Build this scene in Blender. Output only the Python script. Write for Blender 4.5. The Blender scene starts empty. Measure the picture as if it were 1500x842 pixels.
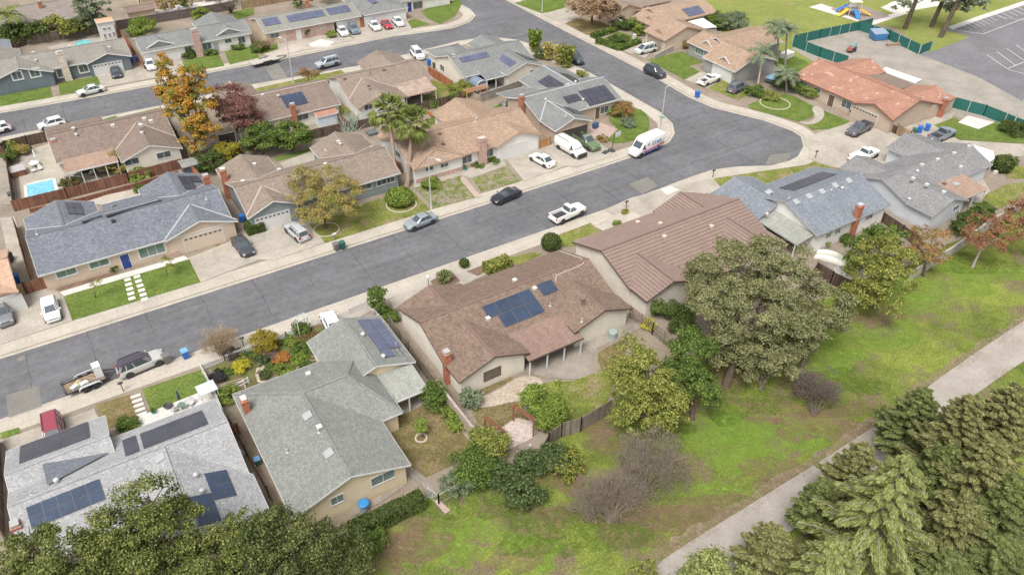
import bpy, bmesh, math, random
import numpy as np
from mathutils import Vector, Matrix
random.seed(7)
NR = np.random.default_rng(11)
sc = bpy.context.scene
COL = sc.collection
rad = math.radians
# ------------------------------------------------------------ camera (solved from the street grid)
CH = 58.0
FPX, PIT, ROL, HEAD = 1143.6, rad(37.5), rad(0.645), rad(32.6)
_fw = Vector((0, math.cos(PIT), -math.sin(PIT))); _rt = Vector((1, 0, 0)); _up = _rt.cross(_fw)
_r2 = _rt*math.cos(ROL)+_up*math.sin(ROL); _u2 = -_rt*math.sin(ROL)+_up*math.cos(ROL)
_R = Matrix.Rotation(-HEAD, 3, 'Z')
FW, RT, UP = _R@_fw, _R@_r2, _R@_u2
def G(px, py, z=0.0):
    """survey point: where the sight line of a photo pixel meets height z"""
    d = FW*FPX + RT*(px-750) - UP*(py-421)
    t = (CH-z)/-d.z
    return Vector((d.x*t, d.y*t, z))
def ray(px, py):
    return Vector((0, 0, CH)), (FW*FPX + RT*(px-750) - UP*(py-421))
def GX(px, py, X):
    o, d = ray(px, py); t = (X-o.x)/d.x; return o+d*t
def GY(px, py, Y):
    o, d = ray(px, py); t = (Y-o.y)/d.y; return o+d*t
cam = bpy.data.cameras.new('camera'); co = bpy.data.objects.new('camera', cam); COL.objects.link(co)
M = Matrix((RT, UP, -FW)).transposed().to_4x4(); M.translation = (0, 0, CH)
co.matrix_world = M
cam.sensor_width = 36; cam.lens = FPX/1500*36; cam.clip_end = 3000; cam.clip_start = 0.5
sc.camera = co
# ------------------------------------------------------------ mesh builder
class MB:
    def __init__(s): s.v = []; s.f = []; s.m = []; s.u = []
    def poly(s, pts, m=0, uv=None):
        n = len(s.v); s.v += [tuple(p) for p in pts]; s.f.append(tuple(range(n, n+len(pts)))); s.m.append(m)
        s.u += uv if uv else [(p[0], p[1]) for p in pts]
        return s
    def solid(s, pts, faces, m=0):
        for f in faces: s.poly([pts[i] for i in f], m)
        return s
    def box(s, c, d, rz=0, m=0):
        cx, cy, cz = c; a, b, h = d[0]/2, d[1]/2, d[2]/2; cs, sn = math.cos(rz), math.sin(rz)
        P = [(cx+x*cs-y*sn, cy+x*sn+y*cs, cz+z) for z in (-h, h) for x, y in ((-a, -b), (a, -b), (a, b), (-a, b))]
        return s.solid(P, [(3, 2, 1, 0), (4, 5, 6, 7), (0, 1, 5, 4), (1, 2, 6, 5), (2, 3, 7, 6), (3, 0, 4, 7)], m)
    def b2(s, x0, x1, y0, y1, z0, z1, m=0):
        return s.box(((x0+x1)/2, (y0+y1)/2, (z0+z1)/2), (abs(x1-x0), abs(y1-y0), abs(z1-z0)), 0, m)
    def beam(s, p, q, w, h, m=0, up=(0, 0, 1)):
        p, q = Vector(p), Vector(q); d = (q-p)
        if d.length < 1e-6: return s
        d.normalize(); u = Vector(up)
        if abs(d.dot(u)) > .99: u = Vector((1, 0, 0))
        a = d.cross(u).normalized(); b = a.cross(d).normalized()
        P = [t+a*(i*w/2)+b*(j*h/2) for t in (p, q) for i, j in ((-1, -1), (1, -1), (1, 1), (-1, 1))]
        return s.solid(P, [(3, 2, 1, 0), (4, 5, 6, 7), (0, 1, 5, 4), (1, 2, 6, 5), (2, 3, 7, 6), (3, 0, 4, 7)], m)
    def cyl(s, p, q, r0, r1=None, n=8, m=0, cap=True):
        r1 = r0 if r1 is None else r1
        p, q = Vector(p), Vector(q); d = (q-p).normalized(); u = Vector((0, 0, 1)) if abs(d.z) < .9 else Vector((1, 0, 0))
        a = d.cross(u).normalized(); b = d.cross(a)
        A = [p+(a*math.cos(6.2832*i/n)+b*math.sin(6.2832*i/n))*r0 for i in range(n)]
        B = [q+(a*math.cos(6.2832*i/n)+b*math.sin(6.2832*i/n))*r1 for i in range(n)]
        for i in range(n): j = (i+1) % n; s.poly([A[i], B[i], B[j], A[j]], m)
        if cap: s.poly(A, m); s.poly(B[::-1], m)
        return s
    def loft(s, rings, m=0, cap=True, close=True):
        for A, B in zip(rings, rings[1:]):
            n = len(A)
            for i in range(n if close else n-1):
                j = (i+1) % n; s.poly([A[i], A[j], B[j], B[i]], m)
        if cap: s.poly(rings[0][::-1], m); s.poly(rings[-1], m)
        return s
    def lathe(s, c, prof, n=12, m=0):
        rings = [[(c[0]+r*math.cos(6.2832*i/n), c[1]+r*math.sin(6.2832*i/n), c[2]+z) for i in range(n)] for r, z in prof]
        return s.loft(rings, m)
    def sheet(s, pts, z, m=0):
        """flat polygon, any outline"""
        from mathutils.geometry import tessellate_polygon
        P = [Vector((p[0], p[1], z)) for p in pts]
        for t in tessellate_polygon([P]):
            a, b, c = [P[i] for i in t]
            if (b-a).cross(c-a).z < 0: b, c = c, b
            s.poly([a, b, c], m)
        return s
    def build(s, name, mats, parent=None, smooth=False, loc=None, local=False, weld=False):
        if not isinstance(mats, (list, tuple)): mats = [mats]
        if local: off = Vector((0, 0, 0))
        elif parent is not None:
            p = parent; off = Vector(p.location)
            while p.parent: p = p.parent; off = off + p.location
        else:
            if loc is not None: off = Vector(loc)
            else:
                xs = [v[0] for v in s.v]; ys = [v[1] for v in s.v]; zs = [v[2] for v in s.v]
                off = Vector(((min(xs)+max(xs))/2, (min(ys)+max(ys))/2, min(zs)))
        me = bpy.data.meshes.new(name)
        me.from_pydata([(v[0]-off.x, v[1]-off.y, v[2]-off.z) for v in s.v], [], s.f)
        for mt in mats: me.materials.append(mt)
        me.polygons.foreach_set('material_index', s.m)
        uvl = me.uv_layers.new(name='UVMap')
        uvl.data.foreach_set('uv', [c for t in s.u for c in t])
        if smooth or weld:
            bm = bmesh.new(); bm.from_mesh(me); bmesh.ops.remove_doubles(bm, verts=bm.verts, dist=.0005); bm.to_mesh(me); bm.free()
        if smooth:
            me.polygons.foreach_set('use_smooth', [True]*len(me.polygons))
            try: me.set_sharp_from_angle(angle=rad(38))
            except Exception: pass
        me.update()
        o = bpy.data.objects.new(name, me); COL.objects.link(o)
        if parent is not None: o.parent = parent
        elif not local: o.location = off
        return o
def thing(name, label, cat, loc=(0, 0, 0), rz=0, group=None):
    o = bpy.data.objects.new(name, None); COL.objects.link(o); o.empty_display_size = .3
    o.location = loc; o.rotation_euler = (0, 0, rz); o['label'] = label; o['category'] = cat
    if group: o['group'] = group
    return o
def tag(o, label, cat, group=None, kind=None):
    o['label'] = label; o['category'] = cat
    if group: o['group'] = group
    if kind: o['kind'] = kind
    return o
def struct(o, label=None):
    o['kind'] = 'structure'
    if label: o['label'] = label; o['category'] = o.name.split('.')[0].replace('_', ' ')
    return o
KIDS = {}
def copy_tree(o, parent=None, label=None):
    c = o.copy(); COL.objects.link(c); c.parent = parent
    if label: c['label'] = label
    for ch in list(o.children): copy_tree(ch, c)
    return c
# ------------------------------------------------------------ materials
def _mat(name):
    m = bpy.data.materials.new(name); m.use_nodes = True; nt = m.node_tree; b = nt.nodes['Principled BSDF']; b.inputs['Specular IOR Level'].default_value = .2
    return m, nt, b
def N(nt, t, **k):
    n = nt.nodes.new(t)
    for a, b in k.items():
        if a.startswith('i_'):
            key = a[2:].replace('_', ' ')
            n.inputs[int(key) if key.isdigit() else key].default_value = b
        else: setattr(n, a, b)
    return n
def L(nt, a, b): nt.links.new(a, b)
def rgb(c): return (c[0], c[1], c[2], 1)
def noise(nt, scale, detail=4, co='Object', rough=.6, vec=None):
    n = N(nt, 'ShaderNodeTexNoise'); n.inputs['Scale'].default_value = scale; n.inputs['Detail'].default_value = detail; n.inputs['Roughness'].default_value = rough
    if vec is None:
        tc = nt.nodes.get('TC') or N(nt, 'ShaderNodeTexCoord', name='TC'); vec = tc.outputs[co]
    L(nt, vec, n.inputs['Vector']); return n.outputs['Fac']
def ramp(nt, fac, stops):
    r = N(nt, 'ShaderNodeValToRGB'); e = r.color_ramp.elements
    while len(e) < len(stops): e.new(.5)
    for i, (p, c) in enumerate(stops):
        e[i].position = p; e[i].color = rgb(c) if not isinstance(c, (int, float)) else (c, c, c, 1)
    L(nt, fac, r.inputs['Fac']); return r.outputs['Color']
def mix(nt, f, a, b, mode='MIX'):
    m = N(nt, 'ShaderNodeMix', data_type='RGBA', blend_type=mode)
    for s, v in ((m.inputs[0], f), (m.inputs[6], a), (m.inputs[7], b)):
        if hasattr(v, 'type'): L(nt, v, s)
        elif isinstance(v, (int, float)): s.default_value = v if s == m.inputs[0] else (v, v, v, 1)
        else: s.default_value = rgb(v)
    return m.outputs[2]
def math_(nt, op, a, b=None, c=None):
    m = N(nt, 'ShaderNodeMath', operation=op)
    for i, v in enumerate((a, b, c)):
        if v is None: continue
        if hasattr(v, 'type'): L(nt, v, m.inputs[i])
        else: m.inputs[i].default_value = v
    return m.outputs[0]
def bump(nt, bs, h, d=.02, st=.5):
    b = N(nt, 'ShaderNodeBump'); b.inputs['Distance'].default_value = d; b.inputs['Strength'].default_value = st
    L(nt, h, b.inputs['Height']); L(nt, b.outputs['Normal'], bs.inputs['Normal'])
def flat(name, c, rough=.6, metal=0, var=.12, scale=3, spec=.5):
    m, nt, bs = _mat(name)
    n = noise(nt, scale, 5)
    col = mix(nt, n, [x*(1-var) for x in c], [min(1, x*(1+var)) for x in c])
    L(nt, col, bs.inputs['Base Color']); bs.inputs['Roughness'].default_value = rough; bs.inputs['Metallic'].default_value = metal
    bs.inputs['Specular IOR Level'].default_value = spec
    return m
_cache = {}
def cm(name, *a, **k):
    if name not in _cache: _cache[name] = flat(name, *a, **k)
    return _cache[name]
def mottled(name, c0, c1, c2, s1=.25, s2=2.5, s3=14, rough=.9, bd=.02):
    """three scales of noise between three colours"""
    m, nt, bs = _mat(name)
    a = noise(nt, s1, 5); b = noise(nt, s2, 6, rough=.7); c = noise(nt, s3, 3)
    x = ramp(nt, a, [(.35, c0), (.5, c1), (.66, c2)])
    y = ramp(nt, b, [(.32, c0), (.5, c1), (.68, c2)])
    z = mix(nt, .5, x, y)
    w = ramp(nt, c, [(.3, .72), (.7, 1.28)])
    L(nt, mix(nt, 1.0, z, w, 'MULTIPLY'), bs.inputs['Base Color'])
    bs.inputs['Roughness'].default_value = rough; bump(nt, bs, c, bd)
    return m
def m_grass(name, pale, mid, deep, dirt, dirt_amt=.55, big=.09, blot=None):
    m, nt, bs = _mat(name)
    a = noise(nt, big, 6, rough=.65); b = noise(nt, .55, 6, rough=.7); c = noise(nt, 5, 5, rough=.75); f = noise(nt, 22, 3)
    x = ramp(nt, a, [(.34, deep), (.5, mid), (.64, pale)])
    y = ramp(nt, b, [(.33, deep), (.5, mid), (.68, pale)])
    g = mix(nt, .5, x, y)
    off = N(nt, 'ShaderNodeVectorMath', operation='ADD'); off.inputs[1].default_value = (31, 17, 5)
    L(nt, nt.nodes['TC'].outputs['Object'], off.inputs[0])
    dn = noise(nt, big*2.2, 8, rough=.72, vec=off.outputs[0])
    dm = ramp(nt, dn, [(dirt_amt, 0), (dirt_amt+.1, 1)])
    g = mix(nt, dm, g, dirt)
    g = mix(nt, 1.0, g, ramp(nt, c, [(.32, .5), (.68, 1.5)]), 'MULTIPLY')
    g = mix(nt, 1.0, g, ramp(nt, f, [(.3, .6), (.7, 1.4)]), 'MULTIPLY')
    L(nt, g, bs.inputs['Base Color']); bs.inputs['Roughness'].default_value = .95; bs.inputs['Specular IOR Level'].default_value = .04
    bump(nt, bs, c, .12, .7)
    return m
def m_concrete(name, c, joints=1.5, stain=.25, rot=0):
    m, nt, bs = _mat(name)
    a = noise(nt, .22, 7, rough=.7); b = noise(nt, 3, 6); f = noise(nt, 25, 3)
    col = mix(nt, ramp(nt, a, [(.35, 0), (.7, 1)]), c, [x*(1-stain) for x in c])
    col = mix(nt, 1.0, col, ramp(nt, b, [(.3, .88), (.7, 1.1)]), 'MULTIPLY')
    col = mix(nt, 1.0, col, ramp(nt, f, [(.3, .93), (.7, 1.05)]), 'MULTIPLY')
    if joints:
        br = N(nt, 'ShaderNodeTexBrick'); br.offset = 0; br.inputs['Scale'].default_value = 1
        br.inputs['Brick Width'].default_value = joints; br.inputs['Row Height'].default_value = joints; br.inputs['Mortar Size'].default_value = .02
        br.inputs['Color1'].default_value = (1, 1, 1, 1); br.inputs['Color2'].default_value = (.95, .95, .94, 1); br.inputs['Mortar'].default_value = (.78, .76, .74, 1)
        L(nt, nt.nodes['TC'].outputs['Object'], br.inputs['Vector'])
        col = mix(nt, 1.0, col, br.outputs['Color'], 'MULTIPLY')
    L(nt, col, bs.inputs['Base Color']); bs.inputs['Roughness'].default_value = .9; bump(nt, bs, b, .01)
    return m
def m_asphalt(name, c, cracks=True):
    m, nt, bs = _mat(name)
    a = noise(nt, .12, 7, rough=.7); b = noise(nt, 1.2, 6, rough=.7); f = noise(nt, 30, 2); g = noise(nt, 8, 3)
    col = mix(nt, ramp(nt, a, [(.3, 0), (.72, 1)]), [x*.82 for x in c], [x*1.25 for x in c])
    for n_, lo, hi in ((b, .85, 1.17), (f, .72, 1.3), (g, .86, 1.14)):
        col = mix(nt, 1.0, col, ramp(nt, n_, [(.3, lo), (.7, hi)]), 'MULTIPLY')
    mp = N(nt, 'ShaderNodeMapping'); mp.inputs['Scale'].default_value = (.05, .9, 1); L(nt, nt.nodes['TC'].outputs['Object'], mp.inputs['Vector'])
    if cracks: col = mix(nt, 1.0, col, ramp(nt, noise(nt, 1, 5, vec=mp.outputs[0]), [(.3, .88), (.7, 1.12)]), 'MULTIPLY')
    if cracks:
        sp = N(nt, 'ShaderNodeSeparateXYZ'); L(nt, nt.nodes['TC'].outputs['Object'], sp.inputs[0])
        def line(o, along, step, width, amp, sc_, gap):
            nz = noise(nt, sc_, 4, rough=.7)
            x = math_(nt, 'ADD', sp.outputs[o], math_(nt, 'MULTIPLY', nz, amp))
            fr = math_(nt, 'PINGPONG', x, step/2)
            ln = math_(nt, 'LESS_THAN', fr, width)
            gp = math_(nt, 'GREATER_THAN', noise(nt, .31, 3), gap)
            return math_(nt, 'MULTIPLY', ln, gp)
        v = line('X', 'Y', 6.3, .045, 1.6, .22, .42)
        h = line('Y', 'X', 5.4, .03, .7, .3, .55)
        k = math_(nt, 'MAXIMUM', v, h)
        col = mix(nt, math_(nt, 'MULTIPLY', k, .5), col, (.03, .03, .032))
        col = mix(nt, ramp(nt, noise(nt, .28, 8, rough=.8), [(.56, 0), (.72, .35)]), col, (.24, .225, .205))
    L(nt, col, bs.inputs['Base Color']); bs.inputs['Roughness'].default_value = .88; bump(nt, bs, f, .006)
    return m
def m_shingle(name, c, var=.35, rows=.145, blot=.12):
    m, nt, bs = _mat(name)
    uv = N(nt, 'ShaderNodeTexCoord', name='TC')
    br = N(nt, 'ShaderNodeTexBrick'); br.inputs['Scale'].default_value = 1
    br.inputs['Brick Width'].default_value = .33; br.inputs['Row Height'].default_value = rows*1.5; br.inputs['Mortar Size'].default_value = .012
    br.inputs['Color1'].default_value = rgb([x*(1-var) for x in c]); br.inputs['Color2'].default_value = rgb([min(1, x*(1+var)) for x in c]); br.inputs['Mortar'].default_value = rgb([x*.5 for x in c])
    L(nt, uv.outputs['UV'], br.inputs['Vector'])
    a = noise(nt, .3, 6, rough=.7); b = noise(nt, 3.2, 4, rough=.8); f = noise(nt, 9, 3)
    col = mix(nt, .45, br.outputs['Color'], c)
    for n_, lo, hi in ((a, 1-blot*.8, 1+blot*.8), (b, .91, 1.09), (f, .7, 1.3)):
        col = mix(nt, 1.0, col, ramp(nt, n_, [(.3, lo), (.7, hi)]), 'MULTIPLY')
    # faint streaks down the slope
    mp = N(nt, 'ShaderNodeMapping'); mp.inputs['Scale'].default_value = (1.6, .12, 1); L(nt, uv.outputs['UV'], mp.inputs['Vector'])
    s = noise(nt, 1, 5, vec=mp.outputs[0]); col = mix(nt, 1.0, col, ramp(nt, s, [(.3, .94), (.7, 1.05)]), 'MULTIPLY')
    L(nt, col, bs.inputs['Base Color']); bs.inputs['Roughness'].default_value = .95; bs.inputs['Specular IOR Level'].default_value = .1
    bump(nt, bs, br.outputs['Fac'], .02, .4)
    return m
def m_ribbed(name, c, dark, step=.42):
    """interlocking metal/concrete tile laid in courses: a dark shadow joint under every course"""
    m, nt, bs = _mat(name)
    uv = N(nt, 'ShaderNodeTexCoord', name='TC'); sp = N(nt, 'ShaderNodeSeparateXYZ'); L(nt, uv.outputs['UV'], sp.inputs[0])
    fr = math_(nt, 'FRACT', math_(nt, 'DIVIDE', sp.outputs['Y'], step))
    a = noise(nt, .5, 5); f = noise(nt, 12, 3)
    col = mix(nt, 1.0, c, ramp(nt, a, [(.3, .85), (.7, 1.15)]), 'MULTIPLY')
    col = mix(nt, 1.0, col, ramp(nt, f, [(.3, .85), (.7, 1.15)]), 'MULTIPLY')
    col = mix(nt, math_(nt, 'LESS_THAN', fr, .2), col, dark)
    L(nt, col, bs.inputs['Base Color']); bs.inputs['Roughness'].default_value = .8; bump(nt, bs, fr, .06, 1)
    return m
def m_spotted(name, c, c2, spot, rough=.85):
    m, nt, bs = _mat(name)
    uv = N(nt, 'ShaderNodeTexCoord', name='TC')
    br = N(nt, 'ShaderNodeTexBrick'); br.inputs['Scale'].default_value = 1
    br.inputs['Brick Width'].default_value = .28; br.inputs['Row Height'].default_value = .36; br.inputs['Mortar Size'].default_value = .03
    br.inputs['Color1'].default_value = rgb(c); br.inputs['Color2'].default_value = rgb(c2); br.inputs['Mortar'].default_value = rgb([x*.55 for x in c])
    L(nt, uv.outputs['UV'], br.inputs['Vector'])
    a = noise(nt, .5, 5); b = noise(nt, 1.1, 2, rough=.4); f = noise(nt, 10, 3)
    col = mix(nt, 1.0, br.outputs['Color'], ramp(nt, a, [(.3, .85), (.7, 1.15)]), 'MULTIPLY')
    col = mix(nt, 1.0, col, ramp(nt, f, [(.3, .85), (.7, 1.15)]), 'MULTIPLY')
    col = mix(nt, ramp(nt, b, [(.66, 0), (.7, .7)]), col, spot)
    L(nt, col, bs.inputs['Base Color']); bs.inputs['Roughness'].default_value = rough; bump(nt, bs, br.outputs['Fac'], .03)
    return m
def m_stucco(name, c, var=.1, dirt=.2):
    m, nt, bs = _mat(name)
    a = noise(nt, .7, 6); f = noise(nt, 20, 4)
    sp = N(nt, 'ShaderNodeSeparateXYZ'); L(nt, nt.nodes['TC'].outputs['Object'], sp.inputs[0])
    foot = ramp(nt, math_(nt, 'ADD', sp.outputs['Z'], math_(nt, 'MULTIPLY', a, .5)), [(.2, 1-dirt), (.75, 1)])
    col = mix(nt, 1.0, c, ramp(nt, a, [(.3, 1-var), (.7, 1+var*.5)]), 'MULTIPLY')
    col = mix(nt, 1.0, col, foot, 'MULTIPLY')
    L(nt, col, bs.inputs['Base Color']); bs.inputs['Roughness'].default_value = .9; bump(nt, bs, f, .008)
    return m
def m_brick(name, c, c2, mort, w=.3, h=.12):
    m, nt, bs = _mat(name)
    tc = N(nt, 'ShaderNodeTexCoord', name='TC'); sp = N(nt, 'ShaderNodeSeparateXYZ'); L(nt, tc.outputs['Object'], sp.inputs[0])
    cb = N(nt, 'ShaderNodeCombineXYZ'); L(nt, math_(nt, 'ADD', sp.outputs['X'], sp.outputs['Y']), cb.inputs[0]); L(nt, sp.outputs['Z'], cb.inputs[1])
    br = N(nt, 'ShaderNodeTexBrick'); br.inputs['Scale'].default_value = 1
    br.inputs['Brick Width'].default_value = w; br.inputs['Row Height'].default_value = h; br.inputs['Mortar Size'].default_value = .015
    br.inputs['Color1'].default_value = rgb(c); br.inputs['Color2'].default_value = rgb(c2); br.inputs['Mortar'].default_value = rgb(mort)
    L(nt, cb.outputs[0], br.inputs['Vector'])
    col = mix(nt, 1.0, br.outputs['Color'], ramp(nt, noise(nt, 3, 5), [(.3, .75), (.7, 1.25)]), 'MULTIPLY')
    L(nt, col, bs.inputs['Base Color']); bs.inputs['Roughness'].default_value = .9
    return m
def m_wood(name, c, plank=.14, var=.3, horiz=False):
    m, nt, bs = _mat(name)
    tc = N(nt, 'ShaderNodeTexCoord', name='TC'); sp = N(nt, 'ShaderNodeSeparateXYZ'); L(nt, tc.outputs['Object'], sp.inputs[0])
    u = sp.outputs['Z'] if horiz else math_(nt, 'ADD', math_(nt, 'MULTIPLY', sp.outputs['X'], .93), math_(nt, 'MULTIPLY', sp.outputs['Y'], 1.0))
    k = math_(nt, 'DIVIDE', u, plank); fl = math_(nt, 'FLOOR', k); fr = math_(nt, 'FRACT', k)
    wn = N(nt, 'ShaderNodeTexWhiteNoise', noise_dimensions='1D'); L(nt, fl, wn.inputs['W'])
    a = noise(nt, .9, 5)
    col = mix(nt, wn.outputs['Value'], [x*(1-var) for x in c], [min(1, x*(1+var)) for x in c])
    col = mix(nt, 1.0, col, ramp(nt, a, [(.3, .78), (.7, 1.2)]), 'MULTIPLY')
    col = mix(nt, math_(nt, 'LESS_THAN', fr, .09), col, [x*.35 for x in c])
    L(nt, col, bs.inputs['Base Color']); bs.inputs['Roughness'].default_value = .9
    return m
def m_leaf(name, dark, mid, light, hue=None, trans=.25, sc_=.45):
    m, nt, bs = _mat(name)
    geo = N(nt, 'ShaderNodeNewGeometry')
    r = geo.outputs['Random Per Island']
    n = noise(nt, sc_, 4)
    f = math_(nt, 'ADD', math_(nt, 'MULTIPLY', r, .55), math_(nt, 'MULTIPLY', n, .55))
    col = ramp(nt, f, [(.22, dark), (.52, mid), (.86, light)])
    if hue:
        off = N(nt, 'ShaderNodeVectorMath', operation='ADD'); off.inputs[1].default_value = (9, 3, 7); L(nt, nt.nodes['TC'].outputs['Object'], off.inputs[0])
        k = noise(nt, sc_*1.3, 3, vec=off.outputs[0]); col = mix(nt, ramp(nt, k, [(.48, 0), (.6, 1)]), col, hue)
    L(nt, col, bs.inputs['Base Color']); bs.inputs['Roughness'].default_value = .8; bs.inputs['Specular IOR Level'].default_value = .1
    tr = N(nt, 'ShaderNodeBsdfTranslucent'); L(nt, col, tr.inputs['Color'])
    mx = N(nt, 'ShaderNodeMixShader'); mx.inputs[0].default_value = trans
    L(nt, bs.outputs[0], mx.inputs[1]); L(nt, tr.outputs[0], mx.inputs[2])
    L(nt, mx.outputs[0], nt.nodes['Material Output'].inputs['Surface'])
    return m
def m_solar(name, c, line=(.25, .27, .3)):
    m, nt, bs = _mat(name)
    tc = N(nt, 'ShaderNodeTexCoord', name='TC')
    br = N(nt, 'ShaderNodeTexBrick'); br.offset = 0; br.inputs['Scale'].default_value = 1
    br.inputs['Brick Width'].default_value = .165; br.inputs['Row Height'].default_value = .165; br.inputs['Mortar Size'].default_value = .006
    br.inputs['Color1'].default_value = rgb(c); br.inputs['Color2'].default_value = rgb([x*1.15 for x in c]); br.inputs['Mortar'].default_value = rgb([a*.75+b*.25 for a, b in zip(c, line)])
    L(nt, tc.outputs['UV'], br.inputs['Vector'])
    a = noise(nt, .6, 4); col = mix(nt, 1.0, br.outputs['Color'], ramp(nt, a, [(.3, .8), (.7, 1.25)]), 'MULTIPLY')
    L(nt, col, bs.inputs['Base Color']); bs.inputs['Roughness'].default_value = .22; bs.inputs['Specular IOR Level'].default_value = .5
    return m
def m_glass(name, c=(.03, .045, .05), rough=.12):
    m, nt, bs = _mat(name)
    n = noise(nt, 1.1, 2); L(nt, mix(nt, n, [x*.6 for x in c], [x*1.8 for x in c]), bs.inputs['Base Color'])
    bs.inputs['Roughness'].default_value = rough; bs.inputs['Specular IOR Level'].default_value = .7
    return m
def m_paint(name, c, rough=.28, metal=.0, coat=.6):
    m, nt, bs = _mat(name); bs.inputs['Specular IOR Level'].default_value = .5
    n = noise(nt, 2, 4); L(nt, mix(nt, n, [x*.92 for x in c], [min(1, x*1.05) for x in c]), bs.inputs['Base Color'])
    bs.inputs['Roughness'].default_value = rough; bs.inputs['Metallic'].default_value = metal
    bs.inputs['Coat Weight'].default_value = coat; bs.inputs['Coat Roughness'].default_value = .08
    return m
def m_water(name, c):
    m, nt, bs = _mat(name)
    vo = N(nt, 'ShaderNodeTexVoronoi'); vo.inputs['Scale'].default_value = 2.2
    tc = N(nt, 'ShaderNodeTexCoord', name='TC'); L(nt, tc.outputs['Object'], vo.inputs['Vector'])
    col = mix(nt, ramp(nt, vo.outputs['Distance'], [(.2, 0), (.7, 1)]), c, [min(1, x*1.35+.03) for x in c])
    L(nt, col, bs.inputs['Base Color']); bs.inputs['Roughness'].default_value = .06
    bump(nt, bs, noise(nt, 4, 3), .02, .4); return m
# ============================================================ palette
A_ASPH = m_asphalt('asphalt', (.130, .129, .136)); A_LOT = m_asphalt('lot_asphalt', (.165, .16, .17), False)
CONC = m_concrete('sidewalk_concrete', (.50, .45, .385), 1.5, .25); DRIVE = m_concrete('driveway_concrete', (.46, .415, .355), 3.0, .35)
CURB = m_concrete('curb_concrete', (.50, .45, .38), 0, .3); PATIO = m_concrete('patio_concrete', (.37, .325, .275), 0, .45)
PINKC = m_concrete('pink_concrete', (.46, .35, .30), 0, .2); WHITEC = m_concrete('new_concrete', (.60, .57, .53), 0, .1)
LOTC = m_concrete('yard_concrete', (.36, .325, .285), 6, .3)
DIRT = mottled('soil', (.20, .145, .095), (.27, .2, .14), (.36, .28, .2))
MULCH = mottled('mulch', (.10, .065, .045), (.17, .11, .08), (.25, .17, .13), s1=.6, s2=5)
GRAVEL = mottled('gravel', (.30, .26, .22), (.42, .37, .32), (.52, .47, .41), s2=5, s3=30)
PARK = m_grass('park_grass', (.25, .285, .062), (.15, .185, .04), (.07, .095, .022), (.175, .135, .085), .5)
LAWN = m_grass('green_lawn', (.17, .215, .055), (.115, .16, .038), (.07, .105, .025), (.2, .2, .08), .60, .35)
LAWN2 = m_grass('tired_lawn', (.22, .25, .06), (.16, .18, .045), (.10, .13, .03), (.27, .21, .12), .5, .25)
LAWNB = m_grass('brown_lawn', (.22, .19, .085), (.165, .13, .06), (.10, .10, .035), (.22, .16, .09), .5, .25)
FIELD = m_grass('field_grass', (.265, .285, .085), (.21, .24, .07), (.165, .195, .055), (.28, .235, .11), .56, .08)
TRAIL = mottled('trail_surface', (.27, .235, .20), (.335, .30, .265), (.41, .37, .33), s1=.4, s2=4, s3=25)
FLAG = m_brick('flagstone', (.44, .37, .30), (.36, .30, .24), (.33, .27, .2), .7, .5)
LEAFLIT = mottled('leaf_litter', (.12, .085, .05), (.19, .13, .085), (.3, .21, .15), s1=.5, s2=6, s3=26)
# ============================================================ ground and roads
def px(*pts, z=0): return [G(a, b, z) for a, b in pts]
SZ = 0
def sheet(name, pts, z, m, kind='structure', label=None, smoothed=0):
    global SZ
    SZ += .0004; z = min(z, .05)+SZ
    pts = [Vector((p[0], p[1], 0)) for p in pts]
    for _ in range(smoothed):
        q = []
        for i, p in enumerate(pts):
            n = pts[(i+1) % len(pts)]; q += [p*.75+n*.25, p*.25+n*.75]
        pts = q
    mb = MB(); mb.sheet([(p.x, p.y) for p in pts], z, 0)
    o = mb.build(name, m, loc=(pts[0].x, pts[0].y, 0)); o['kind'] = kind
    return o
def rough_edge(pts, step=1.2, amp=.35):
    """subdivide an outline and jitter it so soil and grass edges are uneven"""
    out = []
    for i, p in enumerate(pts):
        p = Vector((p[0], p[1], 0)); n = Vector((*pts[(i+1) % len(pts)][:2], 0)); k = max(1, int((n-p).length/step))
        for j in range(k):
            q = p.lerp(n, j/k); out.append(q+Vector((random.uniform(-amp, amp), random.uniform(-amp, amp), 0)))
    return out
MB().b2(-700, 900, -400, 1000, -.6, -.16).build('ground', DIRT)['kind'] = 'structure'
YN, YF = 71.85, 82.5
near = px((1014, 260), (1046, 249.5), (1080, 245), (1132, 243), (1160, 236), (1173, 229), (1181, 214), (1177, 199), (1163, 190), (1120, 174.5), (1046, 156), (1011, 141), (960, 111), (898, 79), (830, 44.5), (750, 3))
sr = [(-160, YN)]+[(x, YN) for x in (0, 30, 55, 62)]+[(p.x, p.y) for p in near]
xe = near[-1].x; sr.append((xe+1.5, 300))
south = sr+[(600, 300), (600, -250), (-160, -250)]
mid = [(-160, YF), (0, YF), (50, YF), (65.5, YF+.1)]+[tuple(p[:2]) for p in px((935, 224), (960, 216), (977.5, 206), (985, 194), (982, 180), (965, 164.5), (906, 130.5), (857, 104), (815, 84), (791, 75.5), (773, 64), (757, 58.5), (735, 56), (702, 56), (671, 60.5), (651, 66), (587, 82), (523, 97), (370, 124), (237.5, 154.6), (63.8, 189), (0, 202))]+[(-160, 133.5)]
upp = [tuple(p[:2]) for p in px((0, 163.5), (153, 137), (230, 122.6), (306, 105), (429, 82), (574, 52), (640, 43.5), (663.7, 39.6), (686.6, 31), (694, 22), (686, 13), (666, 2.5), (655, -6))]
upp = [(-160, upp[0][1]+1)]+upp+[(upp[-1][0]+.6, 330), (-160, 330)]
SOIL = mottled('yard_soil', (.19, .155, .115), (.25, .205, .16), (.33, .28, .225))
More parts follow.
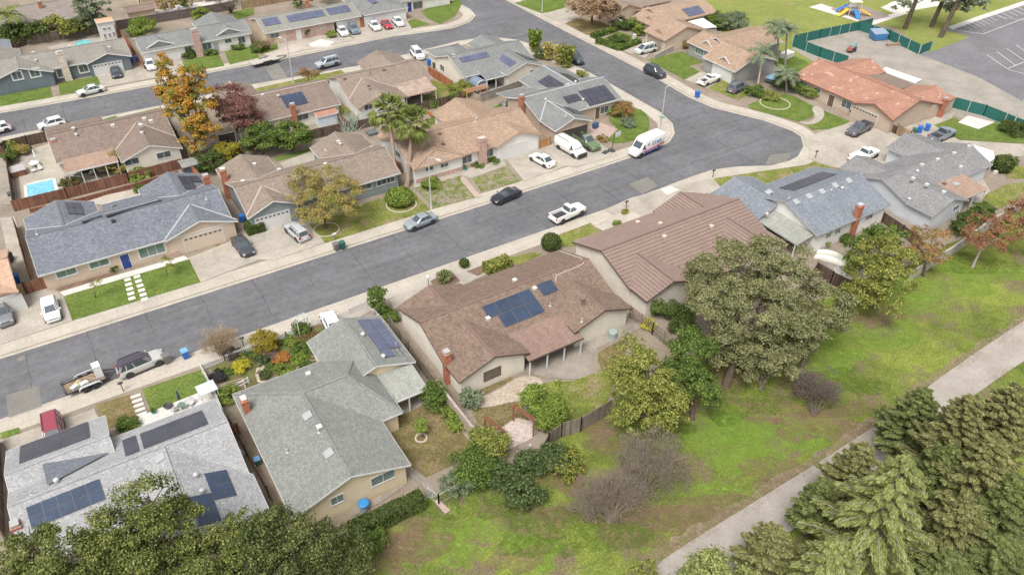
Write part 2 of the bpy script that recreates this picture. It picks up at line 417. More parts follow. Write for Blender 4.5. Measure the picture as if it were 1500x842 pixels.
def land(pts, name):
    mb = MB(); mb.sheet(pts, 0)
    for a, b in zip(pts, pts[1:]+pts[:1]): mb.poly([(a[0], a[1], -.14), (b[0], b[1], -.14), (b[0], b[1], 0), (a[0], a[1], 0)], 1)
    mb.build(name, [SOIL, CURB], loc=(pts[1][0], pts[1][1], 0))['kind'] = 'structure'
land(south, 'ground'); land(mid, 'ground'); land(upp, 'ground')
road = MB(); road.b2(-160, 140, 60, 320, -.30, -.135); road.build('road', A_ASPH)['kind'] = 'structure'
def strip(line, w, z, side=1, o0=0):
    L1, L2 = [], []
    for i, p in enumerate(line):
        a = Vector(line[max(0, i-1)]); b = Vector(line[min(len(line)-1, i+1)]); d = (b-a).normalized(); n = Vector((-d.y, d.x))*side
        L1.append(Vector(p)+n*o0); L2.append(Vector(p)+n*w)
    mb = MB()
    for i in range(len(line)-1):
        q = [(*L1[i], z), (*L1[i+1], z), (*L2[i+1], z), (*L2[i], z)]
        mb.poly(q if side > 0 else q[::-1])
    return mb
def walk(line, side, w=2.3):
    strip(line, .16, .006, side).build('curb', CURB, loc=(line[0][0], line[0][1], 0))['kind'] = 'structure'
    strip(line, w, .004, side, .19).build('sidewalk', CONC, loc=(line[0][0], line[0][1], 0))['kind'] = 'structure'
    # gutter pan lies in the road beside the curb
    strip(line, .42, -.129, -side, .0).build('gutter', CURB, loc=(line[0][0], line[0][1], 0))['kind'] = 'structure'
walk([Vector(p) for p in sr], -1); walk([Vector(p) for p in mid[:-1]], 1); walk([Vector(p) for p in upp[:-2]], 1)
# concrete patches in the asphalt
PATCH = m_concrete('patched_paving', (.235, .225, .20), 0, .3)
for q in (px((8, 577), (56, 564), (62, 597), (12, 611)), px((921, 269), (949, 258), (964, 271), (941, 283)), px((386, 96), (407, 92), (424, 116), (402, 119)), px((1128, 226), (1160, 223), (1152, 236), (1122, 240))):
    sheet('road_patch', q, -.125, PATCH)
mh = MB(); c = G(31, 525, -.12); mh.cyl((c.x, c.y, -.13), (c.x, c.y, -.118), .42, n=16); mh.build('manhole_cover', cm('castiron', (.2, .17, .16), .7)); o = bpy.data.objects['manhole_cover']; tag(o, 'round manhole cover in the street at the left edge', 'manhole cover')
# ---- park, trail, field
park = px((-400, 900), (420, 842), (500, 790), (540, 775), (620, 735), (700, 700), (740, 690), (800, 660), (825, 632), (890, 592), (960, 545), (1040, 520), (1080, 500), (1200, 440), (1240, 412), (1300, 400), (1385, 362), (1500, 292), (1650, 210))
park = [(p.x, p.y) for p in park]+[(330, 60), (330, -200), (-100, -200)]
sheet('park_grass', rough_edge(park, 1.5, .3), .004, PARK)
def blotch(cx, cy, rx, ry, z, m, name, seed=0, rot=0):
    random.seed(seed+int(cx)); c = G(cx, cy); pts = []
    n = 26; ph = [random.uniform(0, 6.28) for _ in range(4)]
    for i in range(n):
        a = 6.2832*i/n; r = 1+.22*math.sin(2*a+ph[0])+.16*math.sin(3*a+ph[1])+.12*math.sin(5*a+ph[2])+random.uniform(-.13, .13)
        x, y = rx*r*math.cos(a), ry*r*math.sin(a); pts.append((c.x+x*math.cos(rot)-y*math.sin(rot), c.y+x*math.sin(rot)+y*math.cos(rot)))
    return sheet(name, rough_edge(pts, .5, .16), z, m)
def m_patch(name, cols, dens=.5, s=1.6):
    """scattered growth: transparent between the clumps"""
    m, nt, bs = _mat(name)
    a = noise(nt, s, 8, rough=.8); c = noise(nt, 6, 4, rough=.7)
    L(nt, mix(nt, 1.0, ramp(nt, noise(nt, .7, 5), [(.3, cols[0]), (.7, cols[1])]), ramp(nt, c, [(.3, .7), (.7, 1.3)]), 'MULTIPLY'), bs.inputs['Base Color'])
    bs.inputs['Roughness'].default_value = .95
    L(nt, ramp(nt, a, [(dens-.08, 0), (dens+.18, .72)]), bs.inputs['Alpha']); return m
LIT2 = m_patch('path_leaves', ((.2, .15, .1), (.32, .24, .17)), .56, 5)
CLOVER = m_patch('bright_grass_growth', ((.17, .26, .04), (.23, .34, .055)), .44)
LITTER = m_patch('fallen_leaves', ((.17, .115, .07), (.30, .20, .13)), .47)
DARKG = m_patch('deep_grass_growth', ((.07, .13, .015), (.10, .17, .02)), .5)
for i, (a, b, rx, ry) in enumerate([(1080, 650, 5.5, 3.2), (1120, 640, 4, 2.6), (1210, 520, 4.5, 3), (1280, 490, 5, 2.6), (1180, 640, 2.5, 2), (780, 800, 2.6, 1.6), (735, 770, 3, 2), (1360, 420, 7, 2.5), (1440, 400, 6, 2.2), (1330, 440, 4, 2.5), (660, 800, 3, 1.6), (1000, 720, 4, 2), (1045, 620, 3.4, 2.2)]):
    blotch(a, b, rx, ry, .012+.003*i, CLOVER, 'grass_patch', i, rad(-30))
for i, (a, b, rx, ry) in enumerate([(1065, 560, 3.2, 2.2), (1125, 600, 3, 2), (930, 760, 7, 2.6), (1010, 750, 6, 1.6), (780, 760, 3.4, 2), (900, 640, 4, 2), (1200, 625, 4, 2.4), (1150, 690, 5, 1.3), (1275, 470, 2.4, 1.6), (600, 790, 4, 2), (560, 810, 3, 2), (830, 700, 3, 2), (760, 820, 2.4, 1.2), (1180, 560, 2.6, 1.6), (1250, 600, 5, 1.1)]):
    blotch(a, b, rx, ry, .055+.003*i, LITTER, 'fallen_leaves', i, rad(-28))
for i, (a, b, rx, ry) in enumerate([(830, 780, 5, 3), (960, 640, 4, 2.2), (1180, 470, 3, 2), (1420, 385, 5, 2), (1240, 560, 4, 2), (700, 740, 4, 2), (1090, 590, 4, 2.5)]):
    blotch(a, b, rx, ry, .105+.003*i, DARKG, 'grass_patch', i+40, rad(-30))
tr = px((940, 860), (962, 826), (1000, 800), (1100, 738), (1200, 677), (1300, 612), (1400, 536), (1500, 470), (1640, 380), (1700, 400), (1500, 528), (1400, 598), (1300, 675), (1200, 748), (1120, 806), (1080, 860))
sheet('leaf_litter', rough_edge([(p.x, p.y) for p in px((900, 870), (945, 815), (1000, 782), (1100, 722), (1200, 662), (1300, 598), (1400, 524), (1500, 460), (1640, 370), (1650, 400), (1400, 560), (1200, 700), (1000, 850))], 1, .35), .140, m_patch('verge_litter', ((.27, .20, .13), (.36, .28, .2)), .42, 1.2), smoothed=0)
sheet('path', tr, .145, TRAIL, smoothed=1)
for i, (a, b, rx, ry) in enumerate([(960, 815, 2, .7), (1030, 778, 3.4, .6), (1110, 730, 3.6, .55), (1190, 680, 3.2, .6), (1270, 632, 4, .5), (1340, 583, 3.6, .6), (1420, 523, 4, .5), (1480, 486, 3, .5), (1380, 610, 3, .6), (1460, 556, 3.4, .6)]): blotch(a, b, rx, ry, .05, LIT2, 'fallen_leaves', i+70, rad(5))
fld = px((1000, -10), (1010, 0), (1035, 20), (1060, 40), (1150, 60), (1200, 70), (1265, 35), (1310, 40), (1365, 78), (1410, 60), (1440, 25), (1500, 0), (1560, -20))
fld = [(p.x, p.y) for p in fld]+[(420, 180), (420, 330), (150, 330)]
sheet('field_grass', fld, .008, FIELD)
sheet('field_grass', px((1030, 30), (1150, 55), (1165, 62), (1250, 95), (1200, 105), (1130, 85), (1080, 60)), .011, FIELD)
sheet('yard', px((1190, 58), (1270, 36), (1362, 74), (1352, 82), (1500, 135), (1500, 215), (1400, 170), (1330, 150), (1190, 90), (1160, 72)), .013, LOTC)
sheet('parking_lot', px((1345, 80), (1366, 76), (1424, 54), (1383, 45), (1400, 38), (1500, 10), (1700, -60), (1800, 160), (1600, 190), (1500, 150), (1430, 112)), .017, A_LOT)
sheet('path', px((1185, 11), (1203, 6), (1262, 27), (1256, 32)), .0165, WHITEC); sheet('path', px((1268, 34), (1303, 22), (1325, 17), (1330, 20), (1277, 38)), .0165, WHITEC); sheet('path', px((1290, 12), (1310, 2), (1345, -6), (1440, -10), (1430, 2), (1370, 10), (1330, 17), (1310, 20)), .0165, WHITEC); sheet('path', px((1388, 40), (1440, 22), (1500, 2), (1500, 8), (1440, 28), (1396, 44)), .0165, WHITEC)
LINE = cm('road_paint', (.72, .72, .72), .7)
def line(a, b, w=.12, z=.024):
    p, q = G(*a), G(*b); d = (q-p).normalized(); n = Vector((-d.y, d.x, 0))*w/2
    return [p-n, q-n, q+n, p+n]
mb = MB()
for a, b in [((1446, 82), (1475, 102)), ((1460, 77), (1487, 97)), ((1474, 72), (1500, 90)), ((1488, 67), (1510, 82)), ((1475, 102), (1500, 92)), ((1476, 103), (1510, 112)), ((1388, 44), (1440, 51)), ((1440, 51), (1500, 28)), ((1462, 26), (1500, 31))]+[((1408+i*6.2, 37-i*2.1), (1424+i*6.2, 44.5-i*2.1)) for i in range(7)]+[((1458+i*8, 22-i*2.6), (1475+i*8, 30-i*2.6)) for i in range(5)]:
    q = line(a, b); mb.poly([(p.x, p.y, .135) for p in q])
o = mb.build('parking_lines', LINE); struct(o)
sheet('playground_surface', px((1216, 14), (1250, 5), (1300, 22), (1303, 25), (1270, 33), (1258, 30)), .021, mottled('bark_chips', (.2, .16, .14), (.26, .21, .19), (.33, .28, .26)))
# ---- lawns, drives, paths (world metres or surveyed outlines)
def lawn(m, *pts, z=.012, sm=0, name='lawn'): return sheet(name, px(*pts), z, m, smoothed=sm)
lawn(LAWN, (94.5, 433), (277, 380), (293.5, 413.5), (105, 470))
lawn(LAWN, (0, 124), (73, 124), (77, 143), (0, 156.5)); lawn(LAWN, (85, 122), (142, 112), (149, 128), (88, 140))
lawn(LAWN, (266, 90), (319, 77), (329, 97), (275, 106)); lawn(LAWN, (329, 76), (372, 68), (380, 85), (337, 95))
lawn(LAWN2, (-10, 212), (0, 210), (30, 203), (63, 195), (66, 199), (38, 206), (10, 213), (8, 228), (-10, 232)); lawn(LAWN, (152, 175), (170, 170), (175, 176), (154, 181)); lawn(LAWN2, (182, 170), (234, 158), (238, 166), (184, 177))
lawn(LAWN2, (366, 132), (430, 118), (500, 103), (507, 110), (480, 128), (452, 130), (370, 138))
lawn(LAWN2, (451, 331), (520, 303), (560, 290), (592, 268), (631, 308), (474, 357))
lawn(LAWNB, (312, 352), (319, 350), (330, 375), (325, 378))
lawn(LAWN, (1000-620, 80), (420, 75), (400, 60), (376, 68))
lawn(LAWN, (617, 18), (640, 5), (672, 0), (677, 6), (667, 24), (645, 36), (628, 28)); lawn(LAWN, (592, 34), (608, 28), (630, 36), (603, 42))
lawn(LAWN, (795-42, 5), (775, 0), (830, 0), (826, 14), (793, 20))
lawn(LAWNB, (827, 35), (850, 28), (905, 35), (882, 48), (860, 52))
lawn(LAWN, (870, 65), (905, 47), (935, 55), (930, 66), (912, 72))
lawn(LAWN, (948, 88), (998, 76), (1035, 90), (1010, 97), (1025, 106), (1002, 117))
lawn(LAWN2, (1035, 128), (1058, 118), (1100, 128), (1095, 140), (1080, 147))
lawn(LAWN, (1095, 155), (1110, 148), (1150, 138), (1165, 142), (1195, 158), (1190, 172), (1170, 179), (1140, 171), (1100, 160), z=.016)
lawn(LAWN, (1178, 182), (1197, 176), (1200, 160), (1245, 178), (1225, 188), (1190, 191), z=.016)
lawn(LAWN, (1368, 183), (1398, 173), (1433, 190), (1458, 178), (1500, 200), (1500, 211), (1405, 205))
lawn(LAWN2, (1045, 262), (1110, 252), (1180, 242), (1195, 236), (1245, 252), (1160, 268), (1060, 276))
lawn(LAWN2, (1445, 285), (1475, 270), (1500, 268), (1500, 290), (1450, 312), (1435, 300), z=.02); lawn(LAWN2, (1470, 240), (1500, 245), (1500, 262), (1475, 262), z=.02)
lawn(LAWN, (888, 176), (905, 163), (935, 158), (950, 170), (952, 190), (940, 203), (905, 212), (886, 205), (893, 196), (905, 188), sm=1)
PATCHY = m_grass('patchy_lawn', (.20, .24, .07), (.14, .17, .05), (.09, .12, .03), (.27, .225, .17), .46, .5)
lawn(PATCHY, (633, 303), (606, 275), (660, 250), (672, 258), (696, 290), (636, 306)); lawn(PATCHY, (692, 262), (743, 244), (763, 266), (705, 282))
lawn(LAWN2, (690, 403), (735, 380), (780, 370), (795, 372), (750, 395)); lawn(LAWN2, (816, 345), (865, 327), (882, 339), (850, 360), (825, 362))
lawn(LAWN, (208, 570), (296, 541), (312, 571), (222, 602)); lawn(LAWNB, (140, 593), (190, 578), (205, 610), (153, 630))
lawn(LAWN, (0, 634), (28, 626), (30, 634), (3, 645))
lawn(LAWNB, (563, 617), (625, 590), (650, 600), (690, 650), (665, 680), (615, 703))
lawn(LAWN, (630, 195), (655, 180), (668, 165), (640, 165), (625, 178), z=.016); lawn(LAWN2, (625, 118), (650, 120), (668, 135), (640, 150), (620, 150)); lawn(LAWN2, (470, 150), (483, 142), (515, 162), (510, 172))
lawn(LAWN, (722, 158), (760, 140), (768, 150), (745, 165), (730, 165))
lawn(LAWN2, (318, 215), (362, 205), (368, 218), (322, 228)); lawn(LAWN, (400, 232), (465, 215), (470, 220), (405, 237))
lawn(LAWN, (340, 18), (372, 12), (372, 22), (345, 30)); lawn(LAWN, (1100, 60), (1180, 90), (1200, 105), (1160, 118), (1140, 100), z=.02)
# backyard of the centre house
sheet('patio', px((770, 520), (850, 490), (925, 465), (945, 478), (915, 492), (875, 510), (868, 530), (875, 545), (845, 556), (800, 553), (772, 545)), .015, PATIO)
lawn(LAWNB, (872, 520), (890, 508), (925, 490), (910, 540), (885, 550), z=.012, sm=1)
lawn(LAWN2, (800, 560), (840, 558), (880, 540), (900, 548), (890, 590), (830, 622), (790, 612), (765, 580), z=.011)
lawn(LAWNB, (690, 600), (752, 587), (775, 615), (735, 640), (700, 620), z=.012)
lawn(LAWNB, (688, 585), (710, 578), (752, 555), (740, 548), (690, 575), z=.012)
sheet('path', px((692, 598), (688, 588), (730, 572), (755, 553), (780, 550), (800, 560), (775, 588), (752, 588), (715, 597)), .017, FLAG, smoothed=1)
sheet('patio', px((730, 630), (756, 612), (782, 618), (784, 640), (735, 664), (712, 645)), .019, m_brick('pink_pavers', (.50, .42, .375), (.44, .36, .32), (.4, .32, .27), .6, .6))
sheet('path', px((599, 682), (600, 697), (618, 710), (632, 730), (642, 728), (630, 706), (612, 690)), .15, PATIO)
sheet('path', px((636, 735), (642, 731), (660, 748), (652, 753)), .15, PINKC)
sheet('path', px((510, 745), (560, 722), (600, 697), (600, 706), (560, 735), (515, 757)), .15, PATIO)
sheet('path', px((420, 752), (362, 622), (368, 618), (430, 745)), .02, PATIO)
# driveways and front paving
D = lambda *p, m=DRIVE, z=.0105, sm=0: sheet('driveway', px(*p), z, m, smoothed=sm)
D((0, 430), (30, 425), (78, 418), (92, 430), (106, 470), (0, 505)); D((276, 378), (335, 355), (360, 340), (395, 375), (294, 414))
D((345, 345), (360, 335), (452, 328), (476, 356), (400, 382), (330, 378))
sheet('path', px((88, 428), (140, 412), (270, 375), (277, 380), (94, 434)), .0145, WHITEC)
D((142, 112), (185, 100), (205, 97), (215, 117), (150, 129)); D((205, 95), (265, 88), (275, 106), (215, 117))
D((735, 226), (795, 204), (840, 240), (768, 266)); D((800, 215), (850, 195), (870, 205), (905, 228), (842, 246), (815, 240))
sheet('path', px((845, 195), (880, 180), (905, 190), (890, 204), (870, 212)), .013, PINKC)
sheet('path', px((672, 262), (680, 258), (690, 270), (700, 284), (708, 287), (697, 291), (688, 280)), .014, PINKC, smoothed=1)
sheet('path', px((607, 262), (670, 245), (692, 240), (735, 226), (742, 243), (690, 262), (676, 258), (606, 276)), .013, DRIVE)
D((500, 45), (530, 30), (590, 20), (604, 44), (525, 60)); D((405, 60), (440, 48), (500, 45), (520, 60), (410, 82)); sheet('path', px((452, 65), (470, 58), (490, 62), (480, 70), (458, 72)), .015, WHITEC)
D((793, 22), (828, 12), (850, 25), (826, 36)); D((908, 74), (950, 55), (968, 62), (945, 86)); D((1003, 118), (1026, 106), (1060, 116), (1036, 130))
D((1184, 232), (1184, 200), (1246, 180), (1330, 200), (1345, 225), (1300, 258), (1250, 252), (1200, 240)); sheet('path', px((1168, 178), (1185, 180), (1196, 172), (1188, 160), (1196, 155), (1206, 160), (1208, 172), (1196, 182), (1178, 184)), .022, DRIVE, smoothed=1)
D((1300, 190), (1330, 175), (1370, 170), (1400, 165), (1392, 175), (1368, 184), (1405, 206), (1500, 212), (1500, 230), (1400, 228), (1340, 225)); sheet('patio', px((1403, 180), (1418, 170), (1457, 180), (1433, 190)), .017, WHITEC)
D((885, 308), (925, 290), (1010, 268), (1045, 262), (1055, 275), (1030, 290), (930, 330)); sheet('sidewalk', px((968, 278), (983, 273), (995, 279), (977, 286)), .018, WHITEC)
sheet('rock_garden', px((870, 332), (888, 322), (918, 306), (945, 320), (905, 345), (886, 340)), .012, GRAVEL)
D((570, 440), (615, 418), (640, 408), (650, 412), (600, 450), (585, 465)); D((668, 400), (700, 392), (712, 402), (680, 418), (665, 412)); D((0, 645), (30, 635), (130, 602), (138, 598), (152, 630), (90, 660), (30, 680))
sheet('planting_bed', px((630, 412), (655, 400), (665, 402), (675, 412), (640, 425)), .0125, MULCH); sheet('planting_bed', px((683, 398), (700, 392), (730, 378), (740, 382), (700, 405)), .0165, MULCH)
sheet('path', px((205, 610), (300, 572), (335, 590), (200, 640)), .016, WHITEC)
sheet('garden_soil', px((305, 535), (420, 490), (470, 475), (495, 478), (470, 500), (455, 530), (345, 575)), .012, MULCH); D((462, 470), (500, 460), (540, 440), (545, 455), (500, 480), (475, 480)); sheet('path', px((440, 545), (470, 528), (462, 520), (430, 540)), .016, m_concrete('tan_path', (.42, .32, .25), 0))
sheet('patio', px((370-42, 0), (340, 0), (335, 8), (300, 15), (230, 25), (215, 18), (260, 8)), .015, WHITEC)
sheet('patio', px((30, 225), (75, 210), (92, 240), (150, 262), (95, 280), (32, 295), (28, 260)), .014, DRIVE); sheet('patio', px((0, 215), (10, 215), (26, 300), (0, 300)), .014, PATIO); sheet('patio', px((0, 320), (22, 318), (45, 400), (55, 425), (20, 410)), .014, DRIVE)
sheet('patio', px((115, 300), (160, 285), (215, 275), (204, 290), (150, 300)), .014, m_concrete('pale_paving', (.5, .44, .37), 0)); sheet('patio', px((560, 190), (590, 200), (600, 215), (580, 240)), .012, PATIO)
sheet('patio', px((595, 145), (625, 148), (635, 155), (610, 162)), .018, PATIO); sheet('patio', px((680, 130), (705, 125), (770, 110), (762, 120), (705, 140)), .018, DRIVE)
sheet('patio', px((410, 240), (455, 222), (480, 232), (420, 252)), .018, DRIVE); sheet('patio', px((70, 70), (110, 60), (150, 55), (150, 68), (75, 75)), .018, DRIVE)
sheet('patio', px((560, 600), (620, 575), (628, 590), (570, 617)), .018, PATIO); sheet('patio', px((1190, 375), (1235, 368), (1262, 405), (1240, 412)), .018, PATIO)
sheet('patio', px((1395, 270), (1440, 262), (1450, 280), (1430, 300), (1415, 285)), .014, DRIVE); sheet('patio', px((1175, 640-500), (1160, 120), (1145, 100), (1128, 105), (1140, 130)), .012, DRIVE)
sheet('rock_garden', px((385, 80), (440, 62), (450, 70), (480, 68), (400, 84)), .017, GRAVEL); sheet('planting_bed', px((80, 425), (170, 396), (172, 402), (88, 428)), .019, MULCH)
sheet('ground_cover', px((306, 540), (370, 515), (430, 492), (470, 478), (492, 480), (470, 500), (452, 530), (400, 553), (345, 574)), .03, m_patch('garden_cover', ((.09, .14, .03), (.2, .22, .06)), .42, 1.1), kind='stuff')
o = [x for x in COL.objects if x.name.startswith('ground_cover')][0]; tag(o, 'low mixed green ground cover of the cottage garden', 'ground cover')
# ============================================================ house kit
GLASS = m_glass('window_glass', (.075, .095, .10)); GLASSG = m_glass('window_glass_green', (.12, .17, .155)); WHITE = cm('white_paint', (.62, .615, .60), .5, var=.05); DARKM = cm('dark_metal', (.05, .05, .055), .5)
BRICKR = m_brick('red_brick', (.42, .14, .07), (.36, .11, .055), (.35, .22, .16)); BRICKP = m_brick('pink_brick', (.50, .32, .27), (.34, .2, .16), (.5, .42, .38)); BRICKC = m_brick('cream_brick', (.62, .53, .45), (.52, .44, .38), (.5, .45, .4))
CAP = cm('chimney_cap', (.38, .37, .36), .7); METAL = cm('galvanised', (.55, .56, .57), .45, .3); VENTW = cm('vent_white', (.55, .53, .50), .6); VENTB = cm('vent_brown', (.2, .12, .09), .7)
PAN_B = m_solar('solar_blue', (.028, .044, .08)); PAN_D = m_solar('solar_dark', (.052, .053, .072), (.1, .1, .11)); PAN_V = m_solar('solar_violet', (.085, .095, .155), (.4, .42, .5)); FRAME = cm('panel_frame', (.16, .17, .19), .4, .5); FRAMED = cm('panel_frame_dark', (.05, .05, .055), .5, .3)
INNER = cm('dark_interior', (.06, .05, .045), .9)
class House:
    def __init__(s, name, label, roof, wall, trim, at, cat='house', group=None):
        s.at = Vector((at[0], at[1], 0)); s.o = thing(name, label, cat, s.at, 0, group)
        s.roof, s.wall, s.trim = roof, wall, trim
        s.R, s.W, s.T, s.F = MB(), MB(), MB(), MB(); s.B = []; s.k = 0
    def gable(s, x0, x1, y0, y1, axis, ze=2.7, p=.357, hip=(0, 0), ridge=None, cut=True, oh=.42, og=.35, walls=True, t=.16, wz=0, zr=None):
        k = s.k; s.k += 1; e = .017*k
        x0 -= e; x1 += e; y0 -= e*.8; y1 += e*.8
        if axis == 'x': a0, a1, b0, b1 = x0, x1, y0, y1; P = lambda a, b, z: (a, b, z)
        else: a0, a1, b0, b1 = y0, y1, x0, x1; P = lambda a, b, z: (b, a, z)
        r = (b0+b1)/2 if ridge is None else ridge
        zr = ze+p*max(r-b0, b1-r) if zr is None else zr
        if ridge is None: z0 = z1 = ze
        else: z0 = zr-p*(r-b0); z1 = zr-p*(b1-r)
        h0 = hip[0]; h1 = hip[1]; fa0, fa1 = a0, a1; cutm = None
        if cut:
            for mb_ in s.B:
                if mb_['axis'] in ('s', axis): continue
                if not (mb_['a0']-.7 < b0 and b1 < mb_['a1']+.7) or zr > mb_['zr']+.12: continue
                if a0 < mb_['b1'] <= a1 and a0 > mb_['b0']+.3 and not h0:
                    cutm = (mb_['b1'], mb_['b1']-(zr-mb_['z1'])/mb_['p'], 0, mb_['z1'])
                elif a0 <= mb_['b0'] < a1 and a1 < mb_['b1']-.3 and not h1:
                    cutm = (mb_['b0'], mb_['b0']+(zr-mb_['z0'])/mb_['p'], 1, mb_['z0'])
                if cutm: break
            if cutm:
                if cutm[2] == 0: a0 = cutm[0]-.02; h0 = cutm[1]-a0-.03
                else: a1 = cutm[0]+.02; h1 = a1-cutm[1]-.03
        c = {}
        for nm, dz in (('t', 0), ('b', -t)):
            c[nm] = [P(a0, b0, z0+dz), P(a1, b0, z0+dz), P(a1, b1, z1+dz), P(a0, b1, z1+dz), P(a0+h0, r, zr+dz), P(a1-h1, r, zr+dz)]
        sl0 = math.hypot(r-b0, zr-z0); sl1 = math.hypot(b1-r, zr-z1)
        T, Bm = c['t'], c['b']; flip = axis == 'y'
        def add(mb, pts, m=0, uv=None):
            if flip: pts = pts[::-1]; uv = uv[::-1] if uv else None
            mb.poly(pts, m, uv)
        add(s.R, [T[0], T[1], T[5], T[4]], 0, [(a0, 0), (a1, 0), (a1-h1, sl0), (a0+h0, sl0)])
        add(s.R, [T[2], T[3], T[4], T[5]], 0, [(a1+.1, 0), (a0+.1, 0), (a0+h0+.1, sl1), (a1-h1+.1, sl1)])
        if h0 < 0: pass
        elif h0: add(s.R, [T[3], T[0], T[4]], 0, [(b1, 0), (b0, 0), (r, math.hypot(h0, zr-z0))])
        else: add(s.R, [Bm[0], T[0], T[4], Bm[4]], 1); add(s.R, [Bm[4], T[4], T[3], Bm[3]], 1)
        if h1 < 0: pass
        elif h1: add(s.R, [T[1], T[2], T[5]], 0, [(b0, 0), (b1, 0), (r, math.hypot(h1, zr-z0))])
        else: add(s.R, [T[1], Bm[1], Bm[5], T[5]], 1); add(s.R, [T[5], Bm[5], Bm[2], T[2]], 1)
        add(s.R, [Bm[1], Bm[0], Bm[4], Bm[5]], 1); add(s.R, [Bm[3], Bm[2], Bm[5], Bm[4]], 1)
        if h0 > 0: add(s.R, [Bm[0], Bm[3], Bm[4]], 1)
        if h1 > 0: add(s.R, [Bm[2], Bm[1], Bm[5]], 1)
        for i, j in ((0, 1), (2, 3)): add(s.R, [T[j], T[i], Bm[i], Bm[j]], 1)
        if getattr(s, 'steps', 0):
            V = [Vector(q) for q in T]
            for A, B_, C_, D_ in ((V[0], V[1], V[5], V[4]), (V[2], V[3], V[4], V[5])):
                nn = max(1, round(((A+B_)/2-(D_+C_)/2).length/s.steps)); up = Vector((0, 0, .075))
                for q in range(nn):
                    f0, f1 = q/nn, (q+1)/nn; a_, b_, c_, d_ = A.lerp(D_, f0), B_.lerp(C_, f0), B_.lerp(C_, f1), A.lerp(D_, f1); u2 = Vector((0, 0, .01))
                    add(s.R, [a_+up, b_+up, c_+u2, d_+u2], 0, [(a0, q*.5), (a1, q*.5), (a1, q*.5+.5), (a0, q*.5+.5)]); add(s.R, [a_, b_, b_+up, a_+up], 1)  # riser in dark trim colour: the shade under each tile course, painted on
        # fascia boards, gutters and ridge cap
        def bar(i, j, ty=0):
            p, q = Vector(T[i]), Vector(T[j]); cen = Vector(P((a0+a1)/2, (b0+b1)/2, 0)); md = (p+q)/2
            d = (q-p).normalized(); n = Vector((-d.y, d.x, 0)).normalized() if abs(d.x)+abs(d.y) > 0 else Vector((1, 0, 0))
            if (md-cen).dot(n) < 0: n = -n
            o = n*.02+Vector((0, 0, -.095)); s.F.beam(p+o, q+o, .03, .17)
        bar(0, 1); bar(2, 3)
        if not h0: bar(0, 4); bar(4, 3)
        elif h0 > 0: bar(3, 0)
        if not h1: bar(1, 5); bar(5, 2)
        elif h1 > 0: bar(1, 2)
        up = Vector((0, 0, .015))
        s.C = getattr(s, 'C', None) or MB()
        s.C.beam(Vector(T[4])+up, Vector(T[5])+up, .26, .05)
        for hh, i, j, kk in ((h0, 0, 3, 4), (h1, 1, 2, 5)):
            if hh > 0: s.C.beam(Vector(T[i])+up, Vector(T[kk])+up, .24, .05); s.C.beam(Vector(T[j])+up, Vector(T[kk])+up, .24, .05)
        if cutm:
            s.V = getattr(s, 'V', None) or []
            e, V_ = (T[0], T[3], T[4]) if cutm[2] == 0 else (T[1], T[2], T[5]), 0
            for q in e[:2]: s.V.append((Vector(q)+Vector((0, 0, .03)), Vector(e[2])+Vector((0, 0, .03))))
            if cutm[2] == 0: fa0 = max(fa0, cutm[0]-1.6); h0 = 0
            else: fa1 = min(fa1, cutm[0]+1.6); h1 = 0
            A0_, A1_ = (fa0-og, a1) if cutm[2] == 0 else (a0, fa1+og)
        else: A0_, A1_ = a0, a1
        # walls
        if walls:
            w0, w1 = b0+oh, b1-oh; g0, g1 = A0_+(og if not h0 else oh), A1_-(og if not h1 else oh)
            zz = lambda b: (z0+(zr-z0)*(b-b0)/(r-b0) if b < r else z1+(zr-z1)*(b1-b)/(b1-r))-t*.55
            if h0 or h1:
                zt = min(z0, z1)-t*.6
                s.W.solid([P(a, b, z) for z in (0, zt) for a, b in ((g0, w0), (g1, w0), (g1, w1), (g0, w1))], [(3, 2, 1, 0), (4, 5, 6, 7), (0, 1, 5, 4), (1, 2, 6, 5), (2, 3, 7, 6), (3, 0, 4, 7)])
                for hh, g, a in ((h0, g0, 1), (h1, g1, -1)):
                    if not hh:
                        s.W.poly([P(g, w0, zt), P(g, w1, zt), P(g, r, zr-t*.55)])
            else:
                sec = [(w0, 0), (w1, 0), (w1, zz(w1)), (r, zr-t*.55), (w0, zz(w0))]
                s.W.loft([[P(g, b, z) for b, z in sec] for g in (g0, g1)])
        s.B.append(dict(axis=axis, a0=fa0, a1=fa1, b0=b0, b1=b1, r=r, zr=zr, z0=z0, z1=z1, ze=ze, p=p, oh=oh, og=og))
        return s
    def shed(s, x0, x1, y0, y1, low, zh, zl, posts=3, wall=False, m=None):
        """lean-to roof; low in '+x -x +y -y' is the downhill side"""
        t = .1; hz = {'-y': (zl, zl, zh, zh), '+y': (zh, zh, zl, zl), '-x': (zl, zh, zh, zl), '+x': (zh, zl, zl, zh)}[low]
        c = [(x0, y0), (x1, y0), (x1, y1), (x0, y1)]
        T = [(*c[i], hz[i]) for i in range(4)]; Bm = [(*c[i], hz[i]-t) for i in range(4)]
        mb = MB(); L1 = abs(x1-x0); L2 = abs(y1-y0)
        uv = {'-y': [(0, 0), (L1, 0), (L1, L2), (0, L2)], '+y': [(0, L2), (L1, L2), (L1, 0), (0, 0)], '-x': [(0, 0), (0, L1), (L2, L1), (L2, 0)], '+x': [(0, L1), (0, 0), (L2, 0), (L2, L1)]}[low]
        mb.poly(T, 0, uv); mb.poly(Bm[::-1], 1)
        for i in range(4): j = (i+1) % 4; mb.poly([Bm[i], Bm[j], T[j], T[i]], 1)
        mb.build('patio_roof', [m or s.roof, s.trim], s.o)
        lowc = {'-y': (0, 1), '+y': (3, 2), '-x': (0, 3), '+x': (1, 2)}[low]
